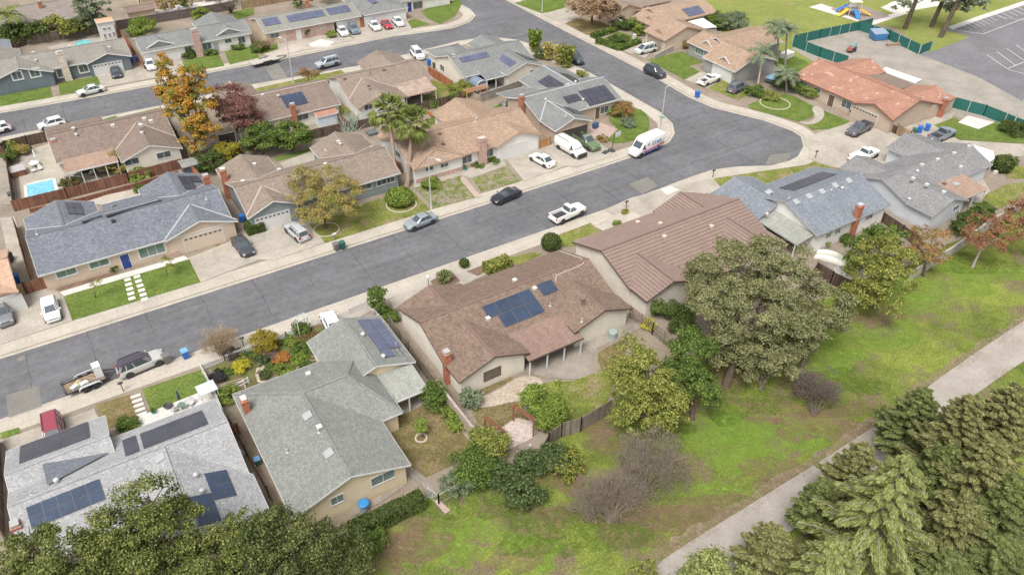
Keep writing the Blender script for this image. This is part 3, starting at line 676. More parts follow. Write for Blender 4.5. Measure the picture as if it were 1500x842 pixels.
        a, b = Vector(T[lowc[0]]), Vector(T[lowc[1]]); s.F.beam(a+Vector((0, 0, -.09)), b+Vector((0, 0, -.09)), .13, .18)
        cen = Vector(((x0+x1)/2, (y0+y1)/2, 0))
        for i in range(posts):
            q = a.lerp(b, (i+.04)/(max(1, posts-.92))) if posts > 1 else a
            q = q+(cen-q)*.04
            pm = MB(); pm.box((q.x, q.y, (zl-.15)/2), (.13, .13, zl-.15)); pm.build('post', WHITE, s.o)
        s.B.append(dict(axis='s', f=(T[0], T[1], T[3])))
        if wall: s.W.b2(x0+.3, x1-.3, y0+.3, y1-.3, 0, zl-.1)
        return s
    def z(s, i, x, y, side):
        b = s.B[i]
        if b['axis'] == 's':
            A, Bv, Cv = [Vector(q) for q in b['f']]; n = (Bv-A).cross(Cv-A); return A.z-(n.x*(x-A.x)+n.y*(y-A.y))/n.z
        q = y if b['axis'] == 'x' else x
        return b['zr']-b['p']*((b['r']-q) if side < 0 else (q-b['r']))
    def on(s, i, side, p):
        z = 3.5
        for _ in range(12):
            v = G(p[0], p[1], z); z = s.z(i, v.x, v.y, side)
        return Vector((v.x, v.y, z))
    def normal(s, i, side):
        b = s.B[i]
        if b['axis'] == 's':
            A, Bv, Cv = [Vector(q) for q in b['f']]; n = (Bv-A).cross(Cv-A).normalized(); return n if n.z > 0 else -n
        return (Vector((0, side*b['p'], 1)) if b['axis'] == 'x' else Vector((side*b['p'], 0, 1))).normalized()
    def solar(s, i, side, pts, nc, nr, m=None, fr=None, skip=()):
        """array from its surveyed outline pixels: nc panels along the eave, nr up the slope"""
        W = [s.on(i, side, q) for q in pts]; n = s.normal(i, side)
        u = Vector((1, 0, 0)) if s.B[i]['axis'] == 'x' else Vector((0, 1, 0))
        if s.B[i]['axis'] == 's': u = Vector((1, 0, 0))
        v = n.cross(u).normalized(); o = W[0]
        us = sorted((w-o).dot(u) for w in W); vs = sorted((w-o).dot(v) for w in W)
        u0, u1 = (us[0]+us[1])/2, (us[-1]+us[-2])/2; v0, v1 = (vs[0]+vs[1])/2, (vs[-1]+vs[-2])/2
        m = m or PAN_B; fr = fr or FRAME
        rk = MB(); du, dv = (u1-u0)/nc, (v1-v0)/nr
        for a in range(nr):
            for f in (.25, .75): rk.beam(o+u*u0+v*(v0+dv*(a+f))+n*.05, o+u*u1+v*(v0+dv*(a+f))+n*.05, .05, .05, up=n)
        arr = rk.build('solar_array', fr, s.o)
        for a in range(nr):
            for c in range(nc):
                if (c, a) in skip: continue
                g = .012; p0 = o+u*(u0+du*c+g)+v*(v0+dv*a+g)+n*.1; U, V = u*(du-2*g), v*(dv-2*g); hh = n*.04
                mb = MB(); q = [p0, p0+U, p0+U+V, p0+V]; 
                if (U.cross(V)).dot(n) < 0: q = q[::-1]
                mb.solid([x-hh for x in q]+list(q), [(3, 2, 1, 0), (0, 1, 5, 4), (1, 2, 6, 5), (2, 3, 7, 6), (3, 0, 4, 7), (4, 5, 6, 7)], 1)
                cen = (q[0]+q[2])/2; q2 = [cen+(x-cen)*.965+n*.004 for x in q]; l1, l2 = (q[1]-q[0]).length, (q[2]-q[1]).length
                mb.poly(q2, 0, [(0, 0), (l1, 0), (l1, l2), (0, l2)])
                mb.build('solar_panel', [m, fr], arr)
    def vent(s, i, side, p, kind='box', m=None):
        c = s.on(i, side, p); mb = MB(); n = s.normal(i, side)
        if kind == 'box': mb.box((c.x, c.y, c.z+.1), (.42, .42, .3)); mb.box((c.x, c.y, c.z+.27), (.5, .5, .05)); nm = 'roof_vent'; m = m or VENTW
        elif kind == 'pipe': mb.cyl(c-Vector((0, 0, .1)), c+Vector((0, 0, .45)), .06, n=8); mb.cyl(c, c+Vector((0, 0, .1)), .16, .08, n=8); nm = 'vent_pipe'; m = m or METAL
        elif kind == 'turbine': mb.lathe((c.x, c.y, c.z-.05), [(.14, 0), (.14, .2), (.22, .26), (.25, .38), (.18, .5), (.03, .54)], 12); nm = 'turbine_vent'; m = m or METAL
        elif kind == 'sky':
            u = Vector((1, 0, 0)) if s.B[i]['axis'] == 'x' else Vector((0, 1, 0)); v = n.cross(u)
            q = [c+u*a*.42+v*b*.42 for a, b in ((-1, -1), (1, -1), (1, 1), (-1, 1))]; mb.solid([x-n*.02 for x in q]+[x+n*.14 for x in q], [(3, 2, 1, 0), (0, 1, 5, 4), (1, 2, 6, 5), (2, 3, 7, 6), (3, 0, 4, 7), (4, 5, 6, 7)])
            nm = 'skylight'; m = m or cm('skylight_dome', (.36, .37, .375), .25)
        mb.build(nm, m, s.o)
    def chimney(s, top, zt, w=.75, d=.6, m=None, z0=0, cap=None, at=None):
        c = at or G(top[0], top[1], zt); mb = MB(); mb.b2(c.x-w/2, c.x+w/2, c.y-d/2, c.y+d/2, z0, zt-.18, 0); mb.b2(c.x-w/2-.06, c.x+w/2+.06, c.y-d/2-.06, c.y+d/2+.06, zt-.18, zt, 0)
        ch = mb.build('chimney', m or BRICKR, s.o)
        k = MB(); k.b2(c.x-w*.38, c.x+w*.38, c.y-d*.38, c.y+d*.38, zt, zt+.22); k.b2(c.x-w*.46, c.x+w*.46, c.y-d*.46, c.y+d*.46, zt+.22, zt+.27); k.build('chimney_cap', cap or CAP, ch)
    def win(s, face, plane, p, w, h, m=None, kind='window', fr=None, div=1, frame=.09):
        """opening centred on a surveyed pixel of the wall plane; face '-y', '-x', '+x'"""
        cand = []
        for b in s.B:
            if b['axis'] == 's': continue
            A = b['axis'] == ('x' if face[1] == 'y' else 'y')
            cand.append(((b['b0']+b['oh'] if A else b['a0']+b['og']) if face[0] == '-' else (b['b1']-b['oh'] if A else b['a1']-b['og']), A, b['z0']))
        cand = [q for q in cand if abs(q[0]-plane) < .6]; low = 9
        if cand:
            q = min(cand, key=lambda q: abs(q[0]-plane)); plane = q[0]; low = q[2]-.5 if q[1] else 9
        c = GY(p[0], p[1], plane) if face[1] == 'y' else GX(p[0], p[1], plane)
        sg = -1 if face[0] == '-' else 1
        if face[1] == 'y': u = Vector((1, 0, 0)); n = Vector((0, sg, 0))
        else: u = Vector((0, 1, 0)); n = Vector((sg, 0, 0))
        if kind == 'window' and low < 3.5: c.z = min(c.z, low-h/2)
        if kind in ('garage_door', 'door', 'opening'): c.z = h/2+.02
        zv = Vector((0, 0, 1)); f = MB(); fr = fr or WHITE
        def slab(mb, cu, cz, ww, hh, d0, d1, mi=0):
            q = [c+u*(cu+a*ww/2)+zv*(cz+b*hh/2) for a, b in ((-1, -1), (1, -1), (1, 1), (-1, 1))]
            if (q[1]-q[0]).cross(q[2]-q[1]).dot(n) < 0: q = q[::-1]
            mb.solid([x+n*d0 for x in q]+[x+n*d1 for x in q], [(3, 2, 1, 0), (0, 1, 5, 4), (1, 2, 6, 5), (2, 3, 7, 6), (3, 0, 4, 7), (4, 5, 6, 7)], mi)
        t = frame
        slab(f, 0, h/2+t/2, w+2*t, t, -.05, .06); slab(f, -w/2-t/2, 0, t, h, -.05, .055); slab(f, w/2+t/2, 0, t, h, -.05, .055)
        if kind == 'window': slab(f, 0, -h/2-t/2, w+2*t, t, -.05, .075)
        if kind == 'window':
            for k in range(1, div+1): slab(f, -w/2+w*k/(div+1), 0, .05, h, -.02, .04)
            o = f.build('window', fr, s.o); g = MB(); slab(g, 0, 0, w, h, -.03, .018); g.build('pane', m or GLASS, o)
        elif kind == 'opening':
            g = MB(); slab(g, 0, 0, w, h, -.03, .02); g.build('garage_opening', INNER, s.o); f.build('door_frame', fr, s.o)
        else:
            g = MB(); slab(g, 0, 0, w, h, -.03, .02)
            if kind == 'garage_door':
                for k in range(1, 4): slab(g, 0, -h/2+h*k/4, w, .03, .015, .03, 1)
                for k in range(1, 8): slab(g, -w/2+w*k/8, 0, .02, h, .018, .026, 1)
            o = g.build(kind, [m or WHITE, cm('door_groove', (.5, .48, .45), .7)], s.o); f.build('door_frame', fr, o)
            if kind == 'garage_door' and div > 1:
                for k in range(8): g2 = MB(); slab(g2, -w/2+w*(k+.5)/8, h*.375, w/8*.6, h*.11, .02, .034); g2.build('garage_window', GLASS, o)
            if kind == 'door': g2 = MB(); slab(g2, w*.36, 0, .06, .12, .02, .09); g2.build('handle', METAL, o)
    def done(s):
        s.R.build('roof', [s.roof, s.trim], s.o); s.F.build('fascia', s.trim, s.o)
        if getattr(s, 'C', None) and s.C.v: s.C.build('ridge_cap', s.cap if hasattr(s, 'cap') else s.roof, s.o)
        for a, b in getattr(s, 'V', None) or []: mb = MB(); mb.beam(a, b, .17, .03); mb.build('roof_flashing', s.flash if hasattr(s, 'flash') else s.roof, s.o)
        if s.W.v: s.W.build('wall', s.wall, s.o)
        if s.T.v: s.T.build('wall_trim', s.trim2 if hasattr(s, 'trim2') else s.trim, s.o)
        return s.o
# ---- materials for the individual houses
SH_BR = m_shingle('shingle_brown', (.205, .147, .115), .33); SH_GG = m_shingle('shingle_sage', (.225, .232, .215), .2, blot=.1); SH_DG = m_shingle('shingle_slate', (.17, .18, .205), .35); SH_LG = m_shingle('shingle_lightgrey', (.205, .21, .205), .2)
SH_TN = m_shingle('shingle_tan', (.34, .245, .18), .28); SH_TB = m_shingle('shingle_taupe', (.25, .20, .165), .25); SH_RB = m_shingle('shingle_redbrown', (.22, .17, .142), .25); SH_BG = m_shingle('shingle_bluegrey', (.205, .222, .25), .25); SH_GR = m_shingle('shingle_grey', (.225, .22, .222), .25)
SH_WH = m_shingle('shingle_white', (.335, .335, .34), .2); SH_SG = m_shingle('shingle_warmgrey', (.25, .245, .22), .14); SH_T2 = m_shingle('shingle_rust', (.44, .26, .18), .2)
TILE_B = mottled('ribbed_tile', (.215, .155, .13), (.245, .178, .15), (.275, .2, .168), s1=.5, s2=3, s3=12); TILE_R = m_spotted('clay_tile', (.43, .235, .17), (.36, .19, .14), (.52, .38, .31)); ROLLED = m_shingle('rolled_brown', (.25, .17, .14), .1, .5)
PATB = m_shingle('patio_rust', (.32, .225, .175), .12, .4); PATG = m_shingle('patio_grey', (.30, .305, .275), .12, .5)
ST_CR = m_stucco('stucco_cream', (.70, .65, .56)); ST_WH = m_stucco('stucco_white', (.70, .68, .65)); ST_YE = m_stucco('stucco_butter', (.66, .55, .38)); ST_BE = m_stucco('stucco_beige', (.56, .45, .35)); ST_BL = m_stucco('siding_blue', (.15, .18, .205)); ST_GB = m_stucco('siding_greyblue', (.24, .27, .285)); ST_LG = m_stucco('stucco_pale_grey', (.55, .57, .6)); ST_TA = m_stucco('stucco_tan', (.48, .38, .30)); ST_GY = m_stucco('stucco_grey', (.30, .29, .28))
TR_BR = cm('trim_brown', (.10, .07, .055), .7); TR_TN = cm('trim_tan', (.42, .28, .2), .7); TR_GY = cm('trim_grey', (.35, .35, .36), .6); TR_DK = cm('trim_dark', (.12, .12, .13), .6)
FL_PK = cm('flashing_pink', (.42, .34, .29), .6); FL_WH = cm('flashing_white', (.40, .41, .42), .6)
def front_garage(h, x0, x1, y, px_, m=None, div=1): pass
# ============ centre house, brown shingles
h = House('brown_shingle_house', 'cream house with mottled brown roof and blue solar panels, centre of the photo', SH_BR, ST_CR, TR_BR, (37, 57)); h.cap = cm('ridge_brown', (.20, .125, .10), .9)
h.gable(25.85, 48.1, 52.9, 64.15, 'x'); h.gable(25.8, 34.1, 57.5, 64.35, 'y'); h.gable(26.0, 34.4, 50.25, 58.4, 'y'); h.gable(40.4, 48.3, 50.4, 58.4, 'y')

h.shed(33.9, 41.0, 49.6, 53.6, '-y', 2.95, 2.25, 4, m=ROLLED)
h.solar(0, -1, [(704, 450), (774.5, 423.5), (787, 439.5), (717, 465.5)], 4, 1); h.solar(0, -1, [(728, 463.5), (787, 438.5), (798, 457), (741, 479.5)], 3, 1); h.solar(0, -1, [(785, 416.5), (808, 410.5), (817, 426), (796, 434)], 2, 1)
for p, k in (((754, 412), 'box'), ((715, 468), 'box'), ((783, 424), 'box'), ((806, 448), 'pipe')): h.vent(0, 1 if p[0] == 754 else -1, p, k)
h.vent(3, 1, (869, 410), 'pipe'); h.vent(3, 1, (853, 440), 'box', VENTB); h.vent(3, 1, (852, 471), 'pipe')
h.chimney((654, 516), 4.2, .7, .75); c_ = MB(); q_ = [h.on(0, -1, p) for p in ((814, 413), (815, 404), (849, 390), (855, 386))]+[h.on(0, 1, (851, 379)), h.on(0, 1, (820, 368))]
for a, b in zip(q_, q_[1:]): c_.beam(a+Vector((0, 0, .06)), b+Vector((0, 0, .06)), .06, .06)
c_.build('conduit', VENTW, h.o)
h.win('-y', 50.62, (721, 547), 1.9, 1.1, m=m_glass('tinted_glass', (.09, .075, .06)), fr=TR_BR)
h.win('-y', 53.45, (790, 527), 2.2, 2.05, kind='opening', fr=TR_BR); h.win('-y', 53.45, (820, 513), 1.6, 2.05, kind='opening', fr=TR_BR)
h.done()
# ============ near sage house
h = House('sage_roof_house', 'butter-coloured house with sage grey hipped roof, blue panels on its garage wing', SH_GG, ST_YE, WHITE, (12, 52)); h.cap = SH_GG
h.gable(6.2, 17.2, 43.4, 60.5, 'y', hip=(0, 5.6)); h.gable(6.25, 19.4, 49.6, 60.55, 'x', hip=(5.5, 3.2)); h.gable(15.2, 23.6, 55.3, 64.05, 'y'); h.shed(16.9, 23.2, 51.6, 56.6, '-y', 2.75, 2.2, 4, m=PATG)
h.solar(2, 1, [(525, 472), (560, 464.5), (589, 521), (563, 524)], 5, 2, PAN_V, skip=((0, 0),))
for i, sd, p, k in ((0, -1, (451, 609), 'sky'), (0, -1, (468, 627), 'box'), (0, -1, (467, 633), 'pipe'), (0, -1, (482, 664), 'sky'), (0, -1, (421, 662), 'pipe'), (2, 1, (532, 492), 'turbine'), (1, 1, (452, 549), 'box'), (2, 1, (562, 524), 'turbine'), (2, 1, (580, 506), 'pipe')): h.vent(i, sd, p, k)
h.chimney((357, 585), 4.4, .6, .8, cap=VENTW)
h.win('-y', 43.76, (561, 699), 2.2, 1.05, m=GLASSG); h.win('-y', 43.76, (494, 731), 1.1, .9, m=GLASSG); h.done()
# ============ near white house lower left
h = House('pale_grey_roof_house', 'pale grey roofed house with many solar arrays at the lower left', SH_WH, ST_WH, WHITE, (-4, 54)); h.cap = SH_WH
h.gable(-13.3, 4.6, 49.7, 60.8, 'x'); h.gable(-13.25, -4.9, 54.6, 64.1, 'x', ze=2.7); h.gable(-7.0, 4.85, 42.8, 55.2, 'y', ze=2.65, p=.34)
cr = MB(); a, b, c_ = h.on(1, -1, (63, 681)), h.on(1, -1, (160, 664)), h.on(0, 1, (70, 712)); zz = .16; cr.poly([(q.x, q.y, q.z+zz) for q in (a, c_, b)]); cr.build('roof_cricket', m_shingle('shingle_patch_grey', (.155, .165, .19), .2), h.o)
h.solar(1, 1, [(28, 653), (129, 620), (132, 640), (30, 680)], 5, 2, PAN_D, FRAME); h.solar(0, 1, [(178, 645.5), (199, 638.5), (204, 660), (185, 669.5)], 1, 2, PAN_D, FRAME); h.solar(0, 1, [(204, 637), (296, 601), (305, 621), (212, 658)], 5, 2, PAN_D, FRAME)
h.solar(0, -1, [(39, 742), (146, 702), (155, 732), (45, 775)], 5, 2, PAN_B, FRAME); h.solar(2, 1, [(300, 694), (332, 688), (345, 724), (313, 735)], 2, 2, PAN_B, FRAME); h.solar(2, 1, [(277, 728), (311, 722), (322, 762), (290, 772)], 2, 2, PAN_B, FRAME)
for i, sd, p, k in ((2, -1, (235, 671), 'sky'), (2, -1, (248, 711), 'sky'), (2, 1, (288, 698), 'turbine'), (2, 1, (297, 721), 'turbine'), (0, 1, (84, 706), 'turbine'), (0, 1, (47, 724), 'pipe'), (2, -1, (262, 762), 'sky')): h.vent(i, sd, p, k)
h.chimney((22, 768), 4.2, .7, .8); h.win('+y', 63.55, (80, 640), 4.8, 2.1, kind='garage_door'); h.done()
# ============ slate house on the far side, left
h = House('slate_roof_house', 'beige house with slate grey roof, blue front door and square stepping stones in its lawn', SH_DG, ST_BE, WHITE, (4, 97)); h.cap = cm('ridge_slate', (.14, .145, .165), .9); h.flash = FL_WH
h.gable(-7.5, 15.5, 91.75, 103.3, 'x'); h.gable(6.9, 15.95, 91.4, 98.5, 'y', p=.34); h.gable(-7.5, 1.0, 97.5, 106.2, 'y'); h.gable(6.7, 15.2, 97.5, 106.3, 'y')
h.solar(3, 1, [(257, 258), (276, 259), (292, 280), (273, 277)], 1, 2, PAN_D, FRAMED); h.solar(3, 1, [(277, 258), (291, 259), (296, 267), (284, 268)], 1, 1, PAN_D, FRAMED)
h.solar(2, 1, [(96, 298), (118, 297), (123, 314), (100, 315)], 2, 2, PAN_D, FRAMED)
h.shed(1.6, 8.2, 100.0, 105.2, '+y', 3.95, 2.5, 0, m=SH_DG)
for i, sd, p, k in ((0, -1, (166, 325), 'box'), (0, 1, (169, 305), 'box'), (0, -1, (54, 343), 'pipe'), (0, 1, (228, 296), 'pipe'), (3, -1, (302, 292), 'pipe')): h.vent(i, sd, p, k, DARKM if k == 'box' else None)
lg = MB(); 
for a in np.arange(122.5, 238, 1): pass
for (p, q) in (((121, 327), (150, 318)), ((156, 318), (237, 295))):
    a, b = h.on(0, 1, p), h.on(0, 1, q); lg.beam(a+Vector((0, 0, .12)), b+Vector((0, 0, .12)), .35, .16)
lg.build('solar_edge_row', FRAMED, h.o)
h.chimney((301, 258), 4.4, .8, .8, z0=0)
h.win('-y', 91.75, (301, 357), 4.9, 2.15, kind='garage_door', div=8, m=m_stucco('garage_beige', (.58, .47, .37), .03, 0)); h.win('-y', 92.25, (95, 394), 2.1, .8, m=GLASSG, frame=.16); h.win('-y', 92.25, (143, 380), 2.1, .8, m=GLASSG, frame=.16); h.win('-y', 92.25, (221, 362), 3.0, 1.35, m=GLASSG, div=2, frame=.16); h.win('-y', 92.25, (182, 376), 1.0, 2.05, m=cm('blue_door', (.02, .05, .22), .5), kind='door')
h.T.b2(7.3, 8.1, 91.66, 91.74, 0, .7, 0); h.trim2 = BRICKP; h.done()
# ============ red-brown house at left with pool yard
h = House('redbrown_roof_house', 'cream house with dull red-brown roof behind the pool yard, patio cover on white posts', SH_RB, ST_CR, WHITE, (7, 124)); h.cap = SH_RB; h.flash = FL_PK
h.gable(-1.8, 15.0, 120.2, 131.8, 'x'); h.gable(-1.75, 6.5, 125.5, 134.3, 'x', ze=2.5, p=.25); h.gable(6.3, 14.9, 115.8, 126.5, 'y', p=.37);
h.shed(-1.0, 6.0, 117.2, 120.9, '-y', 2.9, 2.35, 5, m=PATB)
for i, sd, p, k in ((0, 1, (108, 190), 'box'), (0, -1, (112, 198), 'turbine'), (0, 1, (166, 187), 'box'), (0, 1, (207, 187), 'box'), (0, 1, (222, 181), 'box'), (0, 1, (212, 177), 'box'), (2, 1, (208, 196), 'box')): h.vent(i, sd, p, k)
h.chimney((78, 206), 4.3, .8, .7); h.win('-y', 116.15, (193, 237), 1.9, .9); h.win('-y', 116.15, (240, 227), 1.9, .9); h.win('-y', 120.7, (128, 247), 2.2, 1.9, kind='opening'); h.done()
# ============ brown house behind the yellow tree
h = House('taupe_roof_house', 'blue-grey house with taupe roof and white garage door, half hidden by the yellowing tree', SH_TB, ST_GB, WHITE, (29, 97)); h.cap = SH_TB; h.flash = FL_PK
h.gable(17.4, 39.6, 91.9, 101.9, 'x', p=.38); h.gable(17.3, 24.6, 91.3, 97.5, 'y', p=.42); h.gable(17.35, 24.9, 96.8, 106.6, 'y'); h.gable(31.3, 39.7, 96.8, 106.0, 'y');
for i, sd, p, k in ((2, 1, (373, 242), 'box'), (3, -1, (496, 209), 'box'), (3, -1, (499, 213), 'turbine'), (3, -1, (477, 220), 'pipe'), (2, -1, (356, 267), 'box'), (0, 1, (409, 250), 'box'), (3, 1, (545, 218), 'box'), (0, 1, (477, 242), 'box')): h.vent(i, sd, p, k)
h.chimney((326, 249), 4.5, .8, .8, cap=VENTW); h.win('-y', 91.65, (400, 322), 4.6, 2.1, kind='garage_door', div=8); h.win('-y', 92.4, (559, 266), 1.5, .8); h.win('-y', 92.4, (572, 262), 1.2, .8); h.win('-y', 92.4, (536, 272), 1.6, .8); h.done()
# ============ tan house with palms
h = House('tan_roof_house', 'white and brick house with tan shingle roof beside two tall fan palms', SH_TN, ST_WH, TR_TN, (53, 98)); h.cap = SH_TN; h.flash = SH_TN
h.gable(41.6, 63.6, 92.0, 103.4, 'x', p=.36); h.gable(41.6, 50.2, 91.7, 98, 'y', p=.33, hip=(1.6, 0)); h.gable(55.4, 63.75, 91.5, 98, 'y', p=.35); h.gable(52.6, 61.8, 97, 107.2, 'y'); h.gable(41.65, 49.5, 97, 104.5, 'y')
for i, sd, p, k in ((0, -1, (649, 212), 'box'), (0, 1, (644, 197), 'box'), (3, 1, (696, 178), 'pipe'), (0, -1, (698, 173), 'pipe')): h.vent(i, sd, p, k, VENTB if k == 'box' else None)
h.chimney((701, 205), 4.3, 1.3, .9, BRICKP, at=Vector((53.3, 92.2, 0)), cap=BRICKP); h.win('-y', 91.85, (753, 218), 4.9, 2.1, kind='garage_door'); h.win('-y', 92.5, (716, 223), 1.5, 1.25); h.win('-y', 92.5, (684, 232), 1.6, 1.25); h.win('-y', 92.2, (651, 242), 1.2, .6); h.win('-y', 92.2, (629, 247), 1.2, .6); h.win('-x', 41.95, (583, 226), 1.5, .9, m=GLASSG)
h.win('-y', 92.5, (665, 242), .95, 2.05, kind='door'); h.T.b2(42.0, 49.7, 92.04, 92.12, 0, .75); h.T.b2(50.6, 55.6, 92.36, 92.44, 0, .7); h.trim2 = BRICKP; h.done()
# ============ house with patched patio roof behind the palms
h = House('patched_roof_house', 'white-walled house with taupe roof and a peeling bare patio roof behind the palms', SH_TB, ST_WH, TR_TN, (52, 122)); h.cap = SH_TB; h.flash = FL_PK
h.gable(43.3, 59.2, 119.3, 130.0, 'x'); h.gable(50.9, 59.1, 124, 133.8, 'y'); h.gable(43.25, 52.1, 115.2, 125, 'y', p=.33);
h.shed(52.0, 58.2, 115.9, 120.6, '-y', 3.1, 2.4, 3, m=mottled('peeling_roof', (.25, .2, .17), (.29, .22, .18), (.52, .40, .30), s1=.3, s2=1.1, s3=9))
for i, sd, p, k in ((0, -1, (505, 115), 'box'), (2, 1, (540, 127), 'box'), (0, -1, (562, 102), 'box'), (0, -1, (542, 107), 'pipe')): h.vent(i, sd, p, k, VENTB)
h.win('-y', 115.55, (540, 157), 1.5, .9); h.win('-y', 119.8, (610, 138), 2.5, 1.9, kind='opening'); h.done()
# ============ light grey corner house
h = House('corner_grey_house', 'pale house with light grey roof, two violet solar arrays and a covered trailer beside it', SH_LG, ST_CR, WHITE, (72, 123)); h.cap = SH_LG; h.flash = SH_LG
h.gable(64.4, 79.8, 117.4, 129.0, 'x'); h.gable(64.5, 71.6, 124, 132.6, 'y', hip=(0, 3.7)); h.gable(71.4, 80.0, 114.3, 124, 'y'); h.gable(73, 79.9, 124, 131.5, 'y')
h.shed(67.6, 71.7, 115.0, 118.6, '-y', 3.1, 2.4, 3, m=SH_LG)
h.solar(0, -1, [(672, 84), (712, 75), (718, 83), (677, 92)], 8, 2, PAN_V); h.solar(2, -1, [(727, 86), (736, 80), (758, 92), (747, 98)], 4, 2, PAN_V); h.solar(2, 1, [(752, 76), (759, 76), (793, 90), (774, 89)], 5, 1, PAN_D, FRAMED)
h.chimney((664, 82), 4.6, .8, .7, BRICKC); h.win('-y', 114.65, (782, 107), 1.6, 1.2, m=GLASSG); h.win('-y', 117.9, (715, 122), 4.0, 2.1, kind='opening'); h.win('-x', 64.8, (648, 100), 1.5, 1.1); h.done()
# ============ grey house with big arrays by the corner
h = House('corner_solar_house', 'grey-roofed house crowded with dark solar arrays, open garage behind the white van', SH_LG, ST_TA, WHITE, (74, 101)); h.cap = FL_WH; h.flash = FL_WH
h.gable(66.1, 83.0, 95.6, 106.3, 'x'); h.gable(66.2, 73.5, 91.4, 101, 'y', p=.36); h.gable(72.2, 82.2, 101, 111.3, 'y', p=.33); h.shed(66.0, 72.4, 105.6, 109, '+y', 3.0, 2.4, 0)

h.solar(0, -1, [(847, 136), (883, 124), (903, 145), (865, 156)], 5, 3, PAN_D, FRAMED); h.solar(0, -1, [(824, 143), (845, 137), (852, 147), (833, 153)], 2, 2, PAN_D, FRAMED)
h.solar(2, -1, [(784, 124), (802, 110), (828, 124), (816, 132)], 4, 2, PAN_D, FRAMED); h.solar(2, 1, [(818, 108), (824, 108), (858, 121), (850, 124)], 5, 1, PAN_D, FRAMED); h.solar(1, 1, [(826, 158), (832, 157), (858, 167), (845, 169)], 2, 1, PAN_D, FRAMED)
for i, sd, p, k in ((0, -1, (854, 148), 'turbine'), (1, -1, (799, 148), 'turbine'), (1, -1, (787, 154), 'pipe'), (1, -1, (793, 165), 'pipe'), (1, 1, (829, 170), 'pipe'), (2, -1, (832, 125), 'sky'), (2, 1, (843, 122), 'turbine'), (0, -1, (861, 156), 'pipe')): h.vent(i, sd, p, k)
h.chimney((764, 141), 5.2, .7, .7); h.win('-y', 91.75, (842, 196), 5.0, 2.1, kind='opening', fr=ST_TA); h.win('-y', 96.1, (885, 161), 1.8, 1.2); h.win('-y', 96.1, (875, 168), .95, 2, kind='door', m=cm('dark_door', (.12, .08, .06), .5)); h.win('-x', 66.55, (770, 192-5), .8, 1.0, m=GLASS); h.done()
# ============ tile roof house right of centre
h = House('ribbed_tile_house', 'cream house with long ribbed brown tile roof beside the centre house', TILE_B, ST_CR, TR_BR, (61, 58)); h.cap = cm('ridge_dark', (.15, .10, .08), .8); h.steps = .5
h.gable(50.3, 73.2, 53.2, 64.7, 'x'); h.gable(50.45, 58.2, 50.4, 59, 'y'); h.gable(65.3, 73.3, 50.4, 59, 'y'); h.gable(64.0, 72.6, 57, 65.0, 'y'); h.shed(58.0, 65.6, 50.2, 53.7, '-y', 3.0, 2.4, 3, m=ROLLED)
for p, k in (((934, 327), 'box'), ((973, 348), 'box'), ((1042, 333), 'box'), ((967, 329), 'box')): h.vent(0, -1 if p[1] > 330 else 1, p, k, cm('vent_tan', (.6, .45, .36), .7))
h.win('-x', 50.8, (896, 403), 1.3, .75, fr=TR_BR, frame=.07); h.win('-x', 50.8, (914, 430), 1.6, .6, fr=TR_BR, frame=.07); h.done()
# ============ blue-grey house
h = House('bluegrey_roof_house', 'white house with blue-grey shingle roof, brick chimney and row of small skylights', SH_BG, ST_WH, TR_GY, (85, 55)); h.cap = SH_BG; h.flash = SH_BG
h.gable(77.3, 92.0, 49.0, 62.2, 'x', ridge=55, p=.35); h.gable(73.9, 82.4, 56.2, 64.4, 'y', ze=2.65, p=.36)
h.shed(74.6, 77.9, 49.6, 56.4, '-x', 3.0, 2.4, 2, m=PATG)
h.solar(0, 1, [(1150, 278), (1192, 252), (1226, 255), (1166, 280)], 7, 2, PAN_D, FRAME, skip=((5, 1), (6, 1), (4, 1)) if 0 else ())
for p, k in (((1166, 296), 'sky'), ((1185, 288), 'sky'), ((1204, 281), 'sky'), ((1223, 272), 'sky'), ((1243, 265), 'sky'), ((1233, 278), 'turbine'), ((1218, 278), 'pipe')): h.vent(0, -1, p, k)
h.vent(0, 1, (1156, 290), 'pipe'); h.vent(1, -1, (1126, 282), 'sky'); h.vent(1, -1, (1123, 316), 'turbine')
h.chimney((1257, 307), 4.9, .85, .7, at=Vector((85.3, 49.35, 0)), cap=METAL); h.win('-y', 49.5, (1213, 345), 1.0, .7, m=GLASSG); h.win('-y', 49.5, (1227, 339), 1.0, .7, m=GLASSG); h.win('-y', 49.5, (1273, 318), 1.4, .7, m=GLASSG); h.win('-x', 77.7, (1160, 340), 1.2, .7); h.done()
# ============ grey house right
h = House('grey_roof_house', 'pale house with grey roof and a rust patio roof with one white skylight', SH_GR, ST_LG, TR_GY, (104, 53)); h.cap = SH_GR; h.flash = SH_GR
h.gable(94.9, 115.4, 48.7, 57.3, 'x', p=.36); h.gable(94.8, 102.9, 44.5, 53, 'y', p=.37); h.gable(95.2, 101.5, 53, 60.0, 'y', p=.35); h.gable(106.5, 114.8, 53, 60.5, 'y', p=.33); h.shed(102.8, 108.6, 45.2, 49.3, '-y', 2.95, 2.4, 3, m=PATB)
for i, sd, p, k in ((0, -1, (1350, 243), 'box'), (0, -1, (1343, 253), 'turbine'), (0, -1, (1373, 235), 'box'), (0, -1, (1397, 226), 'box'), (0, -1, (1419, 216), 'box'), (0, -1, (1407, 246), 'box'), (1, 1, (1337, 263), 'box'), (1, 1, (1357, 272), 'box'), (1, -1, (1300, 263), 'box'), (1, -1, (1331, 294), 'turbine'), (1, 1, (1382, 283), 'box')): h.vent(i, sd, p, k)
h.vent(4, -1, (1400, 270), 'sky'); h.vent(4, -1, (1383, 270), 'box', VENTB); h.win('-y', 44.85, (1400, 305), 1.2, .8); h.done()
